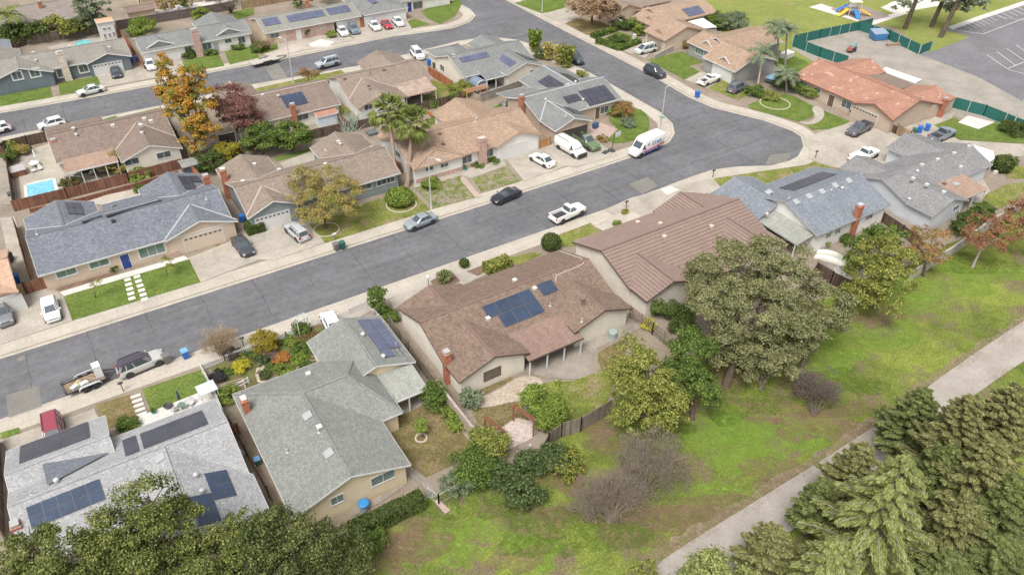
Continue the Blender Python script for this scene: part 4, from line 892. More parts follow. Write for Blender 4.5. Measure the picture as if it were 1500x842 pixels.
# ============ clay tile house
h = House('clay_tile_house', 'tan house with orange-red clay tile roof on the cul-de-sac', TILE_R, ST_TA, cm('trim_redbrown', (.25, .10, .07), .7), (122, 77)); h.cap = TILE_R; h.flash = TILE_R
h.gable(116.0, 127.9, 66.2, 87.4, 'y', p=.33); h.gable(115.6, 123, 66.1, 74, 'x', p=.33); h.gable(120, 132.0, 79.8, 87.3, 'x', p=.33); h.gable(120, 131.5, 65.9, 73.2, 'x', p=.33); h.shed(127.2, 131.8, 73, 80, '+x', 2.95, 2.5, 2, m=SH_RB); h.shed(130.6, 133.4, 66.2, 69.6, '+x', 2.8, 2.5, 0, wall=True, m=TILE_R)
h.win('-x', 116.0, (1265, 176-4), 4.9, 2.15, kind='garage_door', div=8, m=m_stucco('garage_tan', (.46, .36, .28), .03, 0)); h.win('-x', 116.5, (1241, 149), 1.9, 1.3); h.win('-x', 116.5, (1177, 121), 2.0, .8); h.win('-x', 116.5, (1198, 131), 1.2, .8); h.win('-x', 116.5, (1218, 145), 1.2, 2.0, kind='door', m=cm('dark_door', (.12, .08, .06)))
h.win('-y', 66.7, (1372, 158), 1.1, 1.2); h.chimney((1373, 150), 3.3, .8, .6, BRICKR, at=Vector((129.2, 65.9, 0))); h.done()
# ============ two tan roof houses facing the cross street
h = House('dormer_roof_house', 'grey-walled house with sandy pink roof, two small dormer gables and white garage door', SH_TN, ST_GY, WHITE, (117, 102)); h.cap = SH_TN; h.flash = SH_TN
h.gable(108.0, 119.2, 94.1, 102.6, 'y', p=.36); h.gable(111.1, 119.3, 101, 110.3, 'y', p=.36); h.gable(114, 127.6, 100.5, 110.2, 'x', p=.36)
h.win('-x', 108.5, (1057, 111-2), 4.9, 2.1, kind='garage_door'); h.win('-x', 111.6, (1025, 73), 2.2, 1.1, m=GLASSG, div=2); h.win('-x', 111.6, (1040, 82), 1.0, 2, kind='door', m=cm('teal_door', (.1, .25, .3)))
for (x, y, w) in ((109.2, 98.2, 3.0), (112.3, 106.2, 3.0)):
    mb = MB(); mb.solid([(x, y-w/2, 3.05), (x, y+w/2, 3.05), (x, y, 3.95), (x+2.6, y, 3.95)], [(0, 2, 1), (0, 3, 2), (1, 2, 3)]); d_ = mb.build('dormer', [SH_TN], h.o); f = MB(); f.beam((x-.03, y-w/2-.1, 3.0), (x-.03, y, 3.98), .12, .18); f.beam((x-.03, y+w/2+.1, 3.0), (x-.03, y, 3.98), .12, .18); f.build('dormer_trim', WHITE, d_)
h.done()
h = House('solar_wing_house', 'beige house with sandy pink roof behind the clipped front garden', SH_TN, ST_BE, TR_TN, (118, 120)); h.cap = FL_PK; h.flash = FL_PK
h.gable(107.7, 118.8, 112.9, 119.6, 'y', p=.33); h.gable(110.9, 119.0, 118, 127.3, 'y', p=.36); h.gable(114, 129, 120.3, 130.4, 'x', p=.34); h.solar(2, -1, [(996, 15), (1022, 8), (1033, 20), (1012, 25)], 5, 3, PAN_V)
h.win('-x', 108.2, (959, 61), 4.6, 2.1, kind='garage_door', m=m_stucco('garage_brown', (.36, .28, .21), .03, 0)); h.win('-x', 111.4, (941, 38), 1.4, 1.3)
for (x, y, w) in ((108.7, 116.2, 2.8), (112.1, 123.2, 3.0)):
    mb = MB(); mb.solid([(x, y-w/2, 3.0), (x, y+w/2, 3.0), (x, y, 3.85), (x+2.4, y, 3.85)], [(0, 2, 1), (0, 3, 2), (1, 2, 3)]); mb.build('dormer', [SH_TN], h.o)
h.done()
h = House('pink_roof_house', 'pinkish taupe roof house at the top edge behind the tawny tree', SH_TB, ST_BE, TR_TN, (112, 138)); h.cap = SH_TB
h.gable(108, 126, 131.5, 141.5, 'x', p=.33); h.gable(108.1, 117, 130.5, 147, 'y', p=.33); h.win('-x', 108.6, (908, 17), 1.6, 1.0); h.win('-y', 131.0, (905, 12), 1.6, 1.0); h.done()
# ============ upper street houses
h = House('blue_siding_house', 'dark blue house with white trimmed windows and white garage door, left edge', m_shingle('shingle_sand', (.25, .235, .21), .14), ST_BL, WHITE, (5, 164)); h.cap = SH_SG
h.gable(-16, 16.1, 159.1, 168.9, 'x', p=.33); h.gable(8.1, 16.0, 158.2, 165, 'y', p=.33); h.gable(-7.5, 2.6, 157.6, 165, 'y', p=.33); h.gable(-12, -1.5, 163, 173, 'y', p=.33)
for i, sd, p, k in ((0, 1, (49, 78), 'box'), (0, 1, (102, 69), 'box'), (1, 1, (160, 71), 'box'), (0, 1, (58, 74), 'box'), (0, -1, (51, 85), 'turbine')): h.vent(i, sd, p, k)
h.chimney((99, 76), 5.2, 1.2, 1, BRICKC, at=Vector((4.6, 159.3, 0))); h.win('-y', 158.55, (158, 97), 4.9, 2.1, kind='garage_door', div=8); h.win('-y', 158.0, (25, 111), 1.4, 1.3, frame=.22); h.win('-y', 158.0, (51, 107), 1.4, 1.3, frame=.22); h.win('-y', 159.6, (89, 102), 1.5, 1.4, frame=.22); h.win('-y', 159.6, (121, 97), 1.4, 1.3, frame=.22); h.win('-y', 159.6, (72, 108), .9, 2, kind='door', m=TR_GY); h.done()
h = House('brick_chimney_house', 'white house with grey roof, two dormer gables and wide pink brick chimney', SH_LG, ST_WH, WHITE, (28, 163)); h.cap = SH_LG
h.gable(17.9, 38.9, 158.8, 167.5, 'x', p=.36); h.gable(30.3, 38.7, 162, 171.0, 'y', p=.36)
for (x, w) in ((21.6, 5.0), (34.8, 5.0)):
    mb = MB(); y = 159.6; mb.solid([(x-w/2, y, 3.1), (x+w/2, y, 3.1), (x, y, 4.1), (x, y+3.2, 4.25)], [(0, 1, 2), (0, 2, 3), (2, 1, 3)]); d_ = mb.build('dormer', [SH_LG], h.o); f = MB(); f.beam((x-w/2-.1, y-.04, 3.05), (x, y-.04, 4.14), .12, .2); f.beam((x+w/2+.1, y-.04, 3.05), (x, y-.04, 4.14), .12, .2); f.build('dormer_trim', WHITE, d_)
h.chimney((282, 50), 5.2, 1.3, 1, BRICKP, at=Vector((28.2, 158.9, 0))); h.win('-y', 159.3, (238, 80), 4.9, 2.1, kind='garage_door'); h.win('-y', 159.3, (303, 66), 1.6, 1.2); h.win('-y', 159.3, (316, 66), .95, 2, kind='door', m=TR_GY); h.win('-y', 159.3, (334, 60), 1.2, .7); h.win('-y', 159.3, (354, 59), 1.3, 1.2); h.win('-y', 159.3, (275, 69), 1.3, 1.2)
mb = MB(); c = h.on(0, 1, (268, 40)); mb.b2(c.x-.6, c.x+.6, c.y-.5, c.y+.5, c.z-.1, c.z+.95); mb.b2(c.x-.65, c.x+.65, c.y-.55, c.y+.55, c.z+.95, c.z+1.02); mb.build('roof_cooler', METAL, h.o)
h.done()
h = House('violet_array_house', 'brick-fronted house whose low grey roof carries three violet solar arrays', SH_SG, ST_BE, WHITE, (51, 162)); h.cap = SH_SG
h.gable(41.1, 62.0, 157.2, 167.6, 'x', p=.3)
h.solar(0, -1, [(381, 25), (400, 22), (417, 35), (389, 40)], 4, 3, PAN_V); h.solar(0, -1, [(417, 21), (472, 12), (476, 25), (425, 34)], 9, 2, PAN_V); h.solar(0, -1, [(478, 11), (508, 5), (515, 18), (482, 24)], 5, 3, PAN_V)
h.chimney((449, 1), 4.6, .7, .7, BRICKR); h.win('-y', 157.7, (505, 36), 4.8, 2.1, kind='garage_door'); h.win('-y', 157.7, (402, 49), 1.8, .9); h.win('-y', 157.7, (472, 38), 1.0, .7); h.win('-y', 157.7, (437, 46), .95, 2.05, kind='door'); h.T.b2(45.4, 56.4, 157.60, 157.66, 0, 2.3); h.trim2 = BRICKP; h.done()
h = House('twin_garage_house', 'white house with hipped grey roof and double garage behind the red car at the top', SH_LG, ST_WH, WHITE, (68, 162)); h.cap = SH_LG
h.gable(62.6, 72.9, 157.2, 170, 'y', p=.3, hip=(4.5, 0)); h.gable(70, 86, 161.5, 171, 'x', p=.3); h.solar(1, -1, [(590, 0), (616, -4), (620, 2), (598, 6)][:0] or [(592, -2), (616, -6), (620, 0), (597, 3)], 5, 2, PAN_V); h.solar(0, -1, [(536, 0), (544, -4), (552, 3), (546, 7)], 3, 2, PAN_V)
h.win('-y', 157.7, (563, 22), 4.6, 2.1, kind='garage_door'); h.win('-y', 157.7, (541, 26), 2.2, 2.1, kind='garage_door'); h.win('-y', 162.0, (600, 13), 1, 2, kind='door', m=cm('blue_door', (.02, .05, .22))); h.win('-y', 162.0, (612, 8), 2.2, 1.4, fr=TR_TN); h.done()
# row behind the upper street
h = House('brown_backyard_house', 'large faded brown roof house behind the hedge trees at the top left', m_shingle('shingle_faded', (.25, .215, .195), .14), ST_BE, WHITE, (3, 192)); h.gable(-12, 14, 186.7, 200, 'x', p=.3); h.win('-y', 187.2, (118, 28), 1.6, .9); h.win('-y', 187.2, (60, 38), 1.6, .9); h.chimney((57, 3), 5.4); h.done()
h = House('grey_backyard_house', 'pale peach house with light grey roof at the top edge, above the yellow-green bush', SH_LG, m_stucco('stucco_peach', (.62, .5, .38)), TR_GY, (32, 205)); h.gable(24.3, 37.5, 193, 205, 'x', p=.3); h.gable(36, 51, 194.5, 205, 'x', p=.28); h.shed(37.2, 50.5, 190.5, 195.3, '-y', 3.1, 2.4, 5, m=SH_LG); h.win('-y', 195.0, (230, 10), 7, 2.0, kind='opening'); h.done()
h = House('far_pale_house', 'pale sided house at the top edge behind the leafless tree', SH_WH, ST_LG, WHITE, (62, 200)); h.gable(58, 76, 188, 200, 'x', p=.3); h.win('-y', 188.5, (345, 2), 1.4, 1.0); h.done()
h = House('clipped_grey_house', 'sliver of blue-grey roof at the left edge behind the blue siding house', SH_BG, ST_GY, TR_GY, (-9, 178)); h.gable(-14, -2.5, 171.5, 180, 'y', ze=2.5, p=.25); h.done()
# sheds
h = House('garden_shed', 'small low shed with faded brown roof by the peach house', SH_RB, ST_BE, TR_TN, (21.5, 188), cat='shed'); h.gable(20.2, 26.5, 186.6, 190.5, 'x', ze=2.0, p=.3); h.done()
h = House('storage_shed', 'pale blue storage shed with red-brown roof by the dark plank fence, centre left', m_shingle('shingle_shed', (.38, .2, .15), .15), cm('pale_blue_siding', (.55, .62, .68), .7), WHITE, (36.8, 115), cat='shed'); c = G(477, 180); h.gable(c.x-1.7, c.x+1.9, c.y-1.3, c.y+1.3, 'x', ze=1.9, p=.3, oh=.15, og=.12); h.done()
h = House('tool_shed', 'dark shed with pale flat lid at the back corner of the slate house', SH_SG, cm('charcoal_panel', (.07, .08, .1), .7), TR_GY, (14.5, 109), cat='shed'); c = G(281, 252); h.gable(c.x-1.3, c.x+1.3, c.y-1.2, c.y+1.2, 'x', ze=1.7, p=.15, oh=.1, og=.1); h.done()
h = House('white_shed', 'small white shed at the right corner of the patched roof house', PATB, WHITE, WHITE, (61.5, 121), cat='shed'); c = G(612, 122); h.gable(c.x-1.2, c.x+1.2, c.y-1.4, c.y+1.4, 'y', ze=1.9, p=.2, oh=.15, og=.12); h.done()
h = House('playhouse', 'two-storey white playhouse with peach roof and arched openings behind the blue house', m_shingle('shingle_peach', (.55, .36, .24), .1), WHITE, WHITE, (23, 178), cat='playhouse'); c = G(161, 60); h.gable(c.x-1.6, c.x+1.6, c.y-1.2, c.y+1.4, 'x', ze=4.2, p=.3, oh=.2, og=.15)
for q in ((154, 53), (161, 52), (167, 50)): h.win('-y', c.y-1.0, q, .35, .8)
for q in ((153, 43), (160, 42)): h.win('-y', c.y-1.0, q, .5, .4)
h.done()
h = House('red_brown_house', 'cream house with dull purple-brown roof and one square blue solar array, behind the orange tree', SH_RB, ST_CR, WHITE, (32, 122)); h.cap = FL_PK
h.gable(24.0, 41.3, 118.2, 130.0, 'x', p=.34); h.gable(24.1, 31, 124, 134.2, 'y', p=.33); c = G(380, 200)
h.solar(0, -1, [(410, 142), (440, 133), (453, 151), (421, 159)], 4, 3, PAN_B); h.vent(0, 1, (385, 141), 'box'); h.vent(0, -1, (408, 142), 'turbine'); h.chimney((403, 157), 4.4, .8, .6, BRICKR, at=Vector((33.2, 118.3, 0))); h.win('-y', 118.7, (443, 170), 1.9, .9); h.win('-y', 118.7, (385, 184), 2.0, .9); h.win('-y', 118.7, (331, 196), 2.6, 2.0, kind='opening'); h.done()
h = House('tan_edge_house', 'corner of a tan roofed house with white garage at the left edge', m_shingle('shingle_peach2', (.50, .33, .24), .15), ST_WH, TR_TN, (-14, 97)); h.cap = SH_TN
c = G(25, 426, 2.7); h.gable(c.x-14, c.x, c.y, c.y+10, 'x', p=.34); h.gable(c.x-8.3, c.x+.1, c.y-.3, c.y+6, 'y', p=.34); h.win('-y', c.y+.05, (0, 445), 4.6, 2.1, kind='garage_door'); h.done()
# ============================================================ vehicles (local frame: +x forward, z=0 ground)
TYRE = cm('tyre_rubber', (.025, .025, .027), .8); RIM = cm('alloy_rim', (.45, .46, .48), .35, .7); BLACKP = cm('black_plastic', (.035, .035, .038), .6); CARGL = m_glass('car_glass', (.05, .065, .075), .06)
LAMP = cm('headlight_lens', (.42, .44, .46), .15); TAIL = cm('tail_lamp', (.35, .02, .02), .3); PLATE = cm('number_plate', (.7, .7, .7), .5); CHROME = cm('chrome', (.7, .7, .72), .2, .9)
_paint = {}
def paint(nm, c):
    if nm not in _paint: _paint[nm] = m_paint('paint_'+nm, c)
    return _paint[nm]
def ring(x, hw, zb, zt, rnd=.82, tuck=.96):
    P = [(-hw*.86, zb), (-hw*tuck, zb+.12), (-hw, zb+(zt-zb)*.5), (-hw*.975, zt-.14), (-hw*.93, zt-.04), (-hw*rnd, zt), (-hw*.4, zt+.025)]
    P = P+[(-y, z) for y, z in P[::-1]]
    return [(x, y, z) for y, z in P]
def vehicle(kind, label, p, deg, pname, col, cat='car', group='cars and trucks parked in the neighbourhood', name=None, z=0.0, scale=1, rim=None, roofm=None, dims=None):
    K = dict(sedan=(4.75, 1.84, 1.44), coupe=(4.75, 1.9, 1.38), hatch=(4.2, 1.78, 1.5), suv=(4.75, 1.92, 1.72), minivan=(5.0, 1.95, 1.74), pickup=(5.7, 1.98, 1.85), van=(6.0, 2.04, 2.7), oldsuv=(4.6, 1.85, 1.75))
    Ln, W, H = dims or K[kind]
    c = G(p[0], p[1], .0); t = thing(name or 'parked_'+{'sedan': 'car', 'coupe': 'car', 'hatch': 'car', 'suv': 'suv', 'oldsuv': 'suv', 'minivan': 'minivan', 'pickup': 'pickup', 'van': 'van'}[kind], label, cat, (c.x, c.y, z), rad(deg), group)
    pm = paint(pname, col); hw = W/2; gr = .2 if kind not in ('pickup', 'van') else .32
    X = lambda f: f*Ln
    belt = {'sedan': .93, 'coupe': .9, 'hatch': .95, 'suv': 1.06, 'oldsuv': 1.08, 'minivan': 1.0, 'pickup': 1.18, 'van': 1.25}[kind]
    hood = belt-{'sedan': .08, 'coupe': .08, 'hatch': .06, 'suv': .04, 'oldsuv': .05, 'minivan': .05, 'pickup': .04, 'van': .1}[kind]
    wr = .335 if kind in ('sedan', 'coupe', 'hatch', 'minivan') else .38
    fx, rx = Ln*.315, -Ln*.30
    if kind == 'pickup': fx, rx = Ln*.33, -Ln*.30
    B = MB()
    if kind == 'van':
        st = [(-.5, .93, gr+.1, H-.25), (-.49, .98, gr, H-.06), (-.3, 1, gr, H), (.12, 1, gr, H), (.2, .99, gr, H-.12), (.33, .98, gr, 1.45), (.36, .97, gr, 1.3), (.46, .93, gr, 1.12), (.49, .86, gr+.05, .95), (.5, .8, gr+.15, .8)]
        B.loft([ring(X(a), hw*b, zb, zt, .86 if zt > 1.6 else .8) for a, b, zb, zt in st])
    elif kind == 'pickup':
        st = [(-.04, 1, gr, belt), (.16, .99, gr, belt), (.22, .98, gr, belt), (.4, .96, gr, hood), (.47, .93, gr, hood-.05), (.495, .88, gr+.05, hood-.2), (.5, .84, gr+.12, hood-.3)]
        B.loft([ring(X(a), hw*b, zb, zt) for a, b, zb, zt in st])
        x0, x1 = X(-.49), X(-.045)
        for s_ in (-1, 1): B.loft([[(x, s_*y, z_) for y, z_ in ((hw*.8, gr+.1), (hw*.96, gr+.1), (hw, .8), (hw*.97, belt), (hw*.84, belt), (hw*.84, .72))][::s_] for x in (x0, x1)])
        B.b2(x0-.03, x0+.07, -hw*.93, hw*.93, gr+.15, belt-.02); B.b2(x1-.08, x1, -hw*.9, hw*.9, .6, belt-.03); B.b2(x0+.05, x1-.06, -hw*.84, hw*.84, .62, .74, 1)
    else:
        tr_ = {'sedan': .98, 'coupe': 1.0, 'hatch': 1, 'suv': 1, 'oldsuv': 1, 'minivan': 1}[kind]*belt
        st = [(-.5, .82, gr+.12, tr_*.72), (-.49, .9, gr+.05, tr_*.86), (-.465, .95, gr, tr_*.97), (-.36, .985, gr, tr_), (-.2, 1, gr, belt), (.1, 1, gr, belt), (.22, .985, gr, belt*.985), (.38, .95, gr, hood), (.455, .89, gr+.02, hood-.1), (.488, .8, gr+.06, hood-.22), (.5, .7, gr+.12, hood-.33)]
        B.loft([ring(X(a), hw*b, zb, zt) for a, b, zb, zt in st])
    # wheel arches and sills in black
    for x in (fx, rx):
        for s_ in (-1, 1): B.cyl((x, s_*(hw*.93), wr), (x, s_*(hw+.008), wr), wr+.075, n=18, m=1)
    B.b2(X(-.2), X(.22), -hw*.985, hw*.985, gr-.03, gr+.07, 1)
    B.build('body', [pm, BLACKP], t, smooth=True, local=True)
    # greenhouse
    cab = {'sedan': (-.36, .22, -.20, .05, .86, .70), 'coupe': (-.40, .19, -.20, .0, .84, .66), 'hatch': (-.47, .25, -.36, .08, .86, .72), 'suv': (-.475, .23, -.42, .09, .87, .72), 'oldsuv': (-.475, .2, -.45, .08, .88, .76), 'minivan': (-.485, .32, -.44, .12, .88, .72), 'pickup': (-.05, .22, -.03, .09, .86, .72)}.get(kind)
    Gl = MB()
    if cab:
        a0, a1, r0, r1, wb, wt = cab; zb = belt-.05; zt = H-.05
        def rg(f, m_=0):
            xa = X(a0)+(X(r0)-X(a0))*f; xb = X(a1)+(X(r1)-X(a1))*f; w_ = hw*(wb+(wt-wb)*f); z_ = zb+(zt-zb)*f
            k = .1
            return [(xa, -w_*.9, z_), (xa+k, -w_, z_), (xb-k*2, -w_, z_), (xb, -w_*.8, z_), (xb, w_*.8, z_), (xb-k*2, w_, z_), (xa+k, w_, z_), (xa, w_*.9, z_)]
        Gl.loft([rg(0), rg(.5), rg(1)]); gl = Gl.build('window', CARGL, t, smooth=False, local=True)
        R_ = MB(); q = rg(1); z1 = zt
        sc2 = lambda pts, k, dz: [((x-(X(r0)+X(r1))/2)*k+(X(r0)+X(r1))/2, y*k, z_+dz) for x, y, z_ in pts]
        R_.loft([sc2(q, 1.02, -.03), sc2(q, 1.03, .02), sc2(q, .94, .055), sc2(q, .6, .075)]); R_.build('roof', roofm or pm, t, smooth=True, local=True)
        class _P:
            def beam(q, *a): m1 = MB(); m1.beam(*a); m1.build('pillar', pm, t, local=True)
        Pl = _P()
        for s_ in (-1, 1):
            lo, hi = rg(0), rg(1); ids = (2, 1) if s_ < 0 else (5, 6)
            for i in ids+((3, 0) if s_ < 0 else (4, 7)): Pl.beam(Vector(lo[i])*1.0, hi[i], .05, .04)
            for f in ((.52,) if kind != 'minivan' else (.38, .68)):
                A = Vector(lo[ids[0]]).lerp(Vector(lo[ids[1]]), f); Bq = Vector(hi[ids[0]]).lerp(Vector(hi[ids[1]]), f); Pl.beam(A, Bq, .06, .05)
            if kind in ('suv', 'minivan', 'oldsuv'): A = Vector(lo[ids[0]]).lerp(Vector(lo[ids[1]]), .8); Bq = Vector(hi[ids[0]]).lerp(Vector(hi[ids[1]]), .8); Pl.beam(A, Bq, .08, .04)
        if kind in ('suv', 'oldsuv', 'minivan'):
            for s_ in (-1, 1): rl = MB(); rl.beam((X(r0)+.2, s_*hw*.64, H+.06), (X(r1)-.15, s_*hw*.64, H+.06), .045, .05); rl.build('roof_rail', BLACKP, t, local=True)
    else:
        def gq(pts, nm='window'):
            g = MB(); n_ = (Vector(pts[1])-Vector(pts[0])).cross(Vector(pts[2])-Vector(pts[0])).normalized(); g.poly([Vector(q)+n_*.02 for q in pts]); g.poly([Vector(q)+n_*.018 for q in pts][::-1]); g.build(nm, CARGL, t, local=True)
        gq([(X(.345), -hw*.74, 1.42), (X(.345), hw*.74, 1.42), (X(.215), hw*.7, H-.3), (X(.215), -hw*.7, H-.3)], 'windscreen')
        for s_ in (-1, 1):
            q = [(X(.30), s_*(hw*.985), 1.25), (X(.20), s_*(hw*.985), 1.28), (X(.20), s_*(hw*.985), 1.95), (X(.25), s_*(hw*.985), 1.93)]
            gq(q if s_ > 0 else q[::-1]); gq(q[::-1] if s_ > 0 else q)
            q2 = [(X(.19), s_*(hw*.99), 1.25), (X(.1), s_*(hw*.99), 1.28), (X(.1), s_*(hw*.99), 1.95), (X(.19), s_*(hw*.99), 1.95)]
    # wheels
    wb_ = MB(); wb_.lathe((0, 0, -.11), [(wr*.62, 0), (wr*.96, 0), (wr, .03), (wr, .19), (wr*.96, .22), (wr*.62, .22)], 20)
    rb = MB(); rb.lathe((0, 0, -.09), [(.02, .17), (wr*.2, .17), (wr*.3, .12), (wr*.6, .175), (wr*.64, .19), (wr*.64, 0), (.02, 0)], 20)
    for k in range(5): a = 6.2832*k/5; rb.beam((0, 0, .075), (math.cos(a)*wr*.62, math.sin(a)*wr*.62, .095), .07, .03)
    first = None
    for x in (fx, rx):
        for s_ in (-1, 1):
            if first is None:
                wo = bpy.data.objects.new('wheel', None); COL.objects.link(wo); wo.parent = t; wb_.build('tyre', TYRE, wo, smooth=True, local=True); rb.build('rim', rim or RIM, wo, local=True); first = wo
            else: wo = copy_tree(first, t)
            wo.location = (x, s_*(hw-.105), wr); wo.rotation_euler = (rad(-90)*s_, 0, 0)
    # lamps, plate, grille, mirrors
    zf = hood-.24; zr_ = belt-.17
    fxx = X(.478) if kind not in ('van', 'pickup') else X(.489)
    for s_ in (-1, 1):
        l = MB(); l.box((fxx, s_*hw*.66, zf), (.16, .34, .14)); l.build('headlight', LAMP, t, local=True)
        l = MB(); l.box((X(-.487), s_*hw*(.74 if kind not in ('van', 'pickup') else .86), zr_), (.12, .3 if kind not in ('van', 'pickup') else .16, .16 if kind in ('sedan', 'coupe') else .3)); l.build('tail_light', TAIL, t, local=True)
        xm = X(.2) if cab is None else X((cab[1])*.8)
        l = MB(); l.box((xm, s_*(hw+.08), belt+.04), (.12, .2, .14)); l.build('mirror', pm if kind != 'van' else BLACKP, t, local=True)
    g = MB(); g.box((X(.487), 0, zf-.02), (.09, hw*.95, .16)); g.box((X(.485), 0, gr+.16), (.1, hw*1.3, .16)); g.build('grille', BLACKP, t, local=True)
    g = MB(); g.box((X(-.502), 0, gr+.4), (.03, .34, .16)); g.build('number_plate', PLATE, t, local=True)
    return t
vehicle('sedan', 'silver sedan parked at the kerb before the dark blue house', (134, 137), 186, 'silver', (.58, .60, .56))
vehicle('sedan', 'black car on the drive of the dark blue house', (171, 110), 265, 'black1', (.05, .055, .065))
vehicle('sedan', 'white car on the drive behind the orange tree', (221, 99), 268, 'white', (.78, .78, .77))
vehicle('hatch', 'white car at the far left edge of the upper street', (-3, 194), 186, 'white', (.78, .78, .77))
vehicle('sedan', 'white car on the brick-front drive beside the grey-blue car', (502, 50), 262, 'white', (.78, .78, .77))
vehicle('suv', 'grey-blue car on the brick-front drive beside the white one', (518, 47), 262, 'slateblue', (.16, .20, .24))
vehicle('sedan', 'white rounded sedan left of the small red car', (549, 42), 262, 'white', (.78, .78, .77))
vehicle('coupe', 'small red car between two white cars on the drive', (567, 40), 262, 'red', (.40, .035, .05), dims=(4.3, 1.75, 1.35))
vehicle('sedan', 'white car right of the small red car', (583, 36), 262, 'white', (.78, .78, .77))
vehicle('suv', 'silver-blue SUV at the kerb by the small rust-brown tree', (480, 97), 186, 'silverblue', (.36, .40, .44))
vehicle('suv', 'white SUV half hidden behind the patched roof house', (612, 84), 262, 'white', (.78, .78, .77))
vehicle('oldsuv', 'dark green SUV at the kerb beside tall bamboo', (843, 90), 263, 'darkgreen', (.06, .09, .09))
vehicle('suv', 'black SUV parked by the square lawn on the cross street', (959, 110), 275, 'black2', (.045, .05, .06))
vehicle('minivan', 'silver minivan on the drive beside the clipped garden', (945, 77), 180, 'silver', (.58, .60, .56), 'minivan')
vehicle('pickup', 'old white pickup on the drive beside the blue bin', (1038, 122), 8, 'white', (.78, .78, .77), 'pickup', dims=(5.2, 1.85, 1.6))
vehicle('suv', 'dark grey SUV on tired grass behind the white pickup', (1080, 133), 10, 'dgrey', (.13, .13, .16))
vehicle('pickup', 'dark grey pickup on the cul-de-sac drive', (1257, 194), 188, 'graphite', (.10, .10, .115), 'pickup')
vehicle('pickup', 'white pickup with its bed cover shut on the cul-de-sac drive', (1264, 233), 2, 'white', (.78, .78, .77), 'pickup')
vehicle('pickup', 'dark pickup half hidden behind the grey roof', (1378, 203), 3, 'slate', (.2, .23, .27), 'pickup')
vehicle('pickup', 'army green pickup before the open garage', (858, 213), 270, 'army', (.12, .18, .08), 'pickup', roofm=cm('grey_roof_paint', (.2, .22, .2), .4))
vehicle('sedan', 'white sedan alone on the brick house drive', (794, 239), 99, 'cream', (.76, .75, .70))
vehicle('coupe', 'black sports coupe on the main street', (741, 291), 188, 'black3', (.018, .022, .028))
vehicle('sedan', 'grey sedan at the kerb below the street lamp', (616, 329), 186, 'grey', (.25, .28, .31))
wp = vehicle('pickup', 'white pickup with open bed on the main street', (831, 318), 6, 'white', (.78, .78, .77), 'pickup', dims=(5.5, 1.95, 1.85))
vehicle('suv', 'silver SUV on the drive under the yellowing tree', (436, 345), 98, 'silver2', (.45, .46, .47), dims=(4.5, 1.82, 1.65))
vehicle('sedan', 'glossy black sedan beside the beige garage door', (357, 365), 278-5, 'black1', (.05, .055, .065))
vehicle('hatch', 'white hatchback on the drive beside the green lawn', (77, 459), 270, 'white', (.78, .78, .77), dims=(4.4, 1.8, 1.5))
vehicle('suv', 'grey SUV cut by the left edge of the photo', (6, 465), 275, 'grey2', (.2, .2, .22))
vehicle('suv', 'silver SUV with dark roof towing the utility trailer', (209, 538), 6, 'champagne', (.46, .45, .43), roofm=cm('dark_roof', (.07, .06, .08), .15), dims=(4.9, 1.92, 1.7))
vehicle('minivan', 'maroon minivan nosed up to the pale grey roof', (82, 641), 268, 'maroon', (.27, .045, .075), 'minivan')
vehicle('sedan', 'white car peeking out past the sage roof', (487, 479), 85, 'white', (.78, .78, .77))
vehicle('hatch', 'white van behind the purple-brown roof at the upper kerb', (77, 186), 186, 'white', (.78, .78, .77))
# liveried delivery van
v = vehicle('van', 'white high-roof delivery van with red star, blue lettering and red stripe', (945, 222), 188, 'white', (.78, .78, .77), 'van', dims=(6.5, 2.05, 2.75))
RED = cm('livery_red', (.62, .06, .05), .35); BLU = cm('livery_blue', (.03, .09, .38), .35)
def decal(t, y, pts, m, nm):
    d = MB(); d.poly([(x, y, z) for x, z in pts]); d.poly([(x, y+(.003 if y < 0 else -.003), z) for x, z in pts][::-1]); d.build(nm, m, t, local=True)
for y in (1.035, -1.035):
    decal(v, y, [(-3.1, .95), (-3.1, 1.22), (1.5, .86), (1.5, .66)], RED, 'red_stripe'); decal(v, y, [(-2.6, .45), (-2.6, .72), (1.3, .62), (1.3, .36)], BLU, 'blue_stripe')
def text(t, s, size, loc, rot, m, nm, ext=.004):
    cu = bpy.data.curves.new(nm, 'FONT'); cu.body = s; cu.size = size; cu.extrude = ext; cu.align_x = 'CENTER'; cu.align_y = 'CENTER'; cu.offset = .012
    o = bpy.data.objects.new(nm, cu); COL.objects.link(o); dg = bpy.context.evaluated_depsgraph_get(); me = bpy.data.meshes.new_from_object(o.evaluated_get(dg)); bpy.data.objects.remove(o)
    me.materials.clear(); me.materials.append(m); o = bpy.data.objects.new(nm, me); COL.objects.link(o); o.parent = t; o.location = loc; o.rotation_euler = rot; return o
text(v, 'STAR', .95, (-1.35, 1.045, 1.62), (rad(90), rad(0), rad(180)), BLU, 'lettering')
text(v, 'STAR', .95, (-1.35, -1.045, 1.62), (rad(90), 0, 0), BLU, 'lettering')
for y in (1.04, -1.04):
    st = []
    for k in range(10): r_ = .32 if k % 2 == 0 else .14; a = rad(90+36*k); st.append((.55+r_*math.cos(a), 1.8+r_*math.sin(a)))
    decal(v, y, st, RED, 'red_star')
